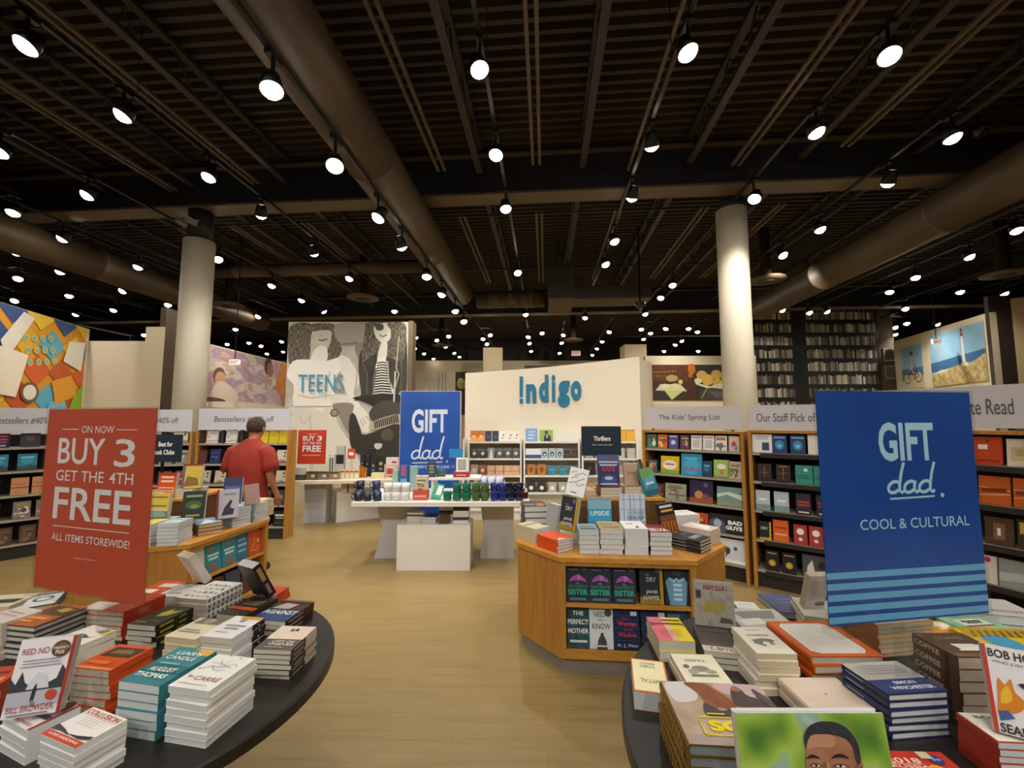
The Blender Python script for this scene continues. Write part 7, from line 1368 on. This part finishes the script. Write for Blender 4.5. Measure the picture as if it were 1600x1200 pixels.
loft(bm, [ring(.0, .01, .775, .198, .142, wob=.035), ring(0, .01, .83, .205, .148, wob=.03, ph=.4), ring(0, .005, .95, .196, .142, wob=.022, ph=1), ring(0, .0, 1.1, .200, .14, wob=.012, ph=1.4), ring(0, .0, 1.22, .208, .135, wob=.006), ring(0, .008, 1.30, .205, .118), ring(0, .018, 1.355, .172, .098), ring(0, .03, 1.395, .115, .082), ring(0, .038, 1.42, .078, .072), ring(0, .042, 1.437, .068, .066)])
shirt = obj('shirt', mesh(bm, 'shirt', SHIRT), man); shirt['label'] = 'red short-sleeved shirt'
for s in (-1, 1):
    bm = bmesh.new()
    a = V((.125 * s, .015, 1.335)); el = V((.245 * s, .0 if s > 0 else .05, 1.06)); d = (el - a).normalized()
    def rg(p, d, r, n=20, wob=0):
        u = d.cross(V((0, 1, 0))).normalized(); w = d.cross(u)
        return [tuple(p + u * (r * (1 + wob * sin(5 * 2 * pi * i / n)) * cos(2 * pi * i / n)) + w * (r * 1.06 * (1 + wob * sin(5 * 2 * pi * i / n)) * sin(2 * pi * i / n))) for i in range(n)]
    dd = (el - V((.19 * s, .02, 1.31))).normalized()
    loft(bm, [rg(a, d, .075), rg(V((.168 * s, .015, 1.31)), d, .084), rg(V((.205 * s, .015, 1.25)), dd, .084, wob=.01), rg(V((.228 * s, .018, 1.17)), dd, .083, wob=.03), rg(V((.246 * s, .02 if s < 0 else .01, 1.09)), dd, .084, wob=.04)])
    obj('sleeve', mesh(bm, 'sleeve', SHIRT), shirt)
TR = blotch('olive_cloth', [(.3, '#4f4630'), (.7, '#5f553a')], 8., 4., .9)
bm = bmesh.new(); loft(bm, [ring(0, .005, .74, .172, .125), ring(0, .005, .80, .182, .132), ring(0, .005, .92, .172, .124)]); tr = obj('trousers', mesh(bm, 'trousers', TR), man); tr['label'] = 'olive trousers'
for s in (-1, 1):
    bm = bmesh.new(); loft(bm, [ring(.115 * s, .03, .07, .075, .085), ring(.113 * s, .02, .3, .082, .088), ring(.105 * s, 0, .5, .088, .092), ring(.096 * s, 0, .7, .1, .118), ring(.09 * s, .003, .79, .094, .128)]); obj('trouser_leg', mesh(bm, 'leg', TR), tr)
    bm = bmesh.new(); loft(bm, [ring(.12 * s, .09, .0, .05, .14), ring(.12 * s, .09, .04, .052, .142), ring(.12 * s, .07, .085, .045, .10), ring(.115 * s, .04, .11, .04, .055)]); obj('shoe', mesh(bm, 'shoe', C('#2b211b', .6)), man)
# head: cropped dark hair at the back, ears, face on the far side
HR = blotch('cropped_hair', [(.3, '#2e2119'), (.7, '#4a3728')], 30., 4., .9)
bm = bmesh.new(); bmesh.ops.create_icosphere(bm, subdivisions=4, radius=1)
for v in bm.verts:
    c = v.co.copy(); r = 1 + .012 * sin(c.x * 23) * cos(c.z * 19)
    v.co = V((c.x * .089 * r, .082 + c.y * .106 * r, 1.575 + c.z * .104 * r))
dele = [v for v in bm.verts if v.co.z < 1.50 + .05 * max(0, (v.co.y - .06) / .1) ** 1 or (v.co.y > .135 and v.co.z < 1.615)]
bmesh.ops.delete(bm, geom=dele, context='VERTS')
for f in bm.faces: f.smooth = True
hair = obj('hair', mesh(bm, 'hair', HR), man); hair.modifiers.new('thick', 'SOLIDIFY').thickness = .012
bm = bmesh.new(); bmesh.ops.create_icosphere(bm, subdivisions=3, radius=1)
for v in bm.verts:
    c = v.co.copy(); jaw = 1 - .25 * max(0, -c.z) ** 1.5
    v.co = V((c.x * .078 * jaw, .088 + c.y * .098 * (1 - .12 * max(0, -c.z)), 1.55 + c.z * .105))
for f in bm.faces: f.smooth = True
head = obj('head', mesh(bm, 'head', SKIN), man)
for s in (-1, 1):
    bm = bmesh.new(); lathe(bm, [(.0, -.006), (.018, -.006), (.026, .0), (.02, .008), (.0, .004)], 14, 0, M.Translation((.083 * s, .085, 1.545)) @ M.Rotation(pi / 2 * s, 4, 'Y') @ M.Diagonal((1.25, .75, 1, 1))); obj('ear', mesh(bm, 'ear', SKIN), man)
    bm = bmesh.new(); bmesh.ops.create_icosphere(bm, subdivisions=2, radius=.011); obj('eye', mesh(bm, 'eye', C('#e8e2da', .3)), man, M.Translation((.03 * s, .178, 1.56)))
bm = bmesh.new(); bm2 = [bm.verts.new(p) for p in ((-.014, .178, 1.52), (.014, .178, 1.52), (0, .208, 1.522), (0, .18, 1.565))]
for f in ((0, 1, 2), (0, 2, 3), (1, 3, 2), (0, 3, 1)): bm.faces.new([bm2[i] for i in f])
obj('nose', mesh(bm, 'nose', SKIN), man)
bm = bmesh.new(); tube(bm, [(-.024, .175, 1.492), (0, .184, 1.49), (.024, .175, 1.492)], .004, 6); obj('mouth', mesh(bm, 'mouth', C('#8a4a40', .5)), man)
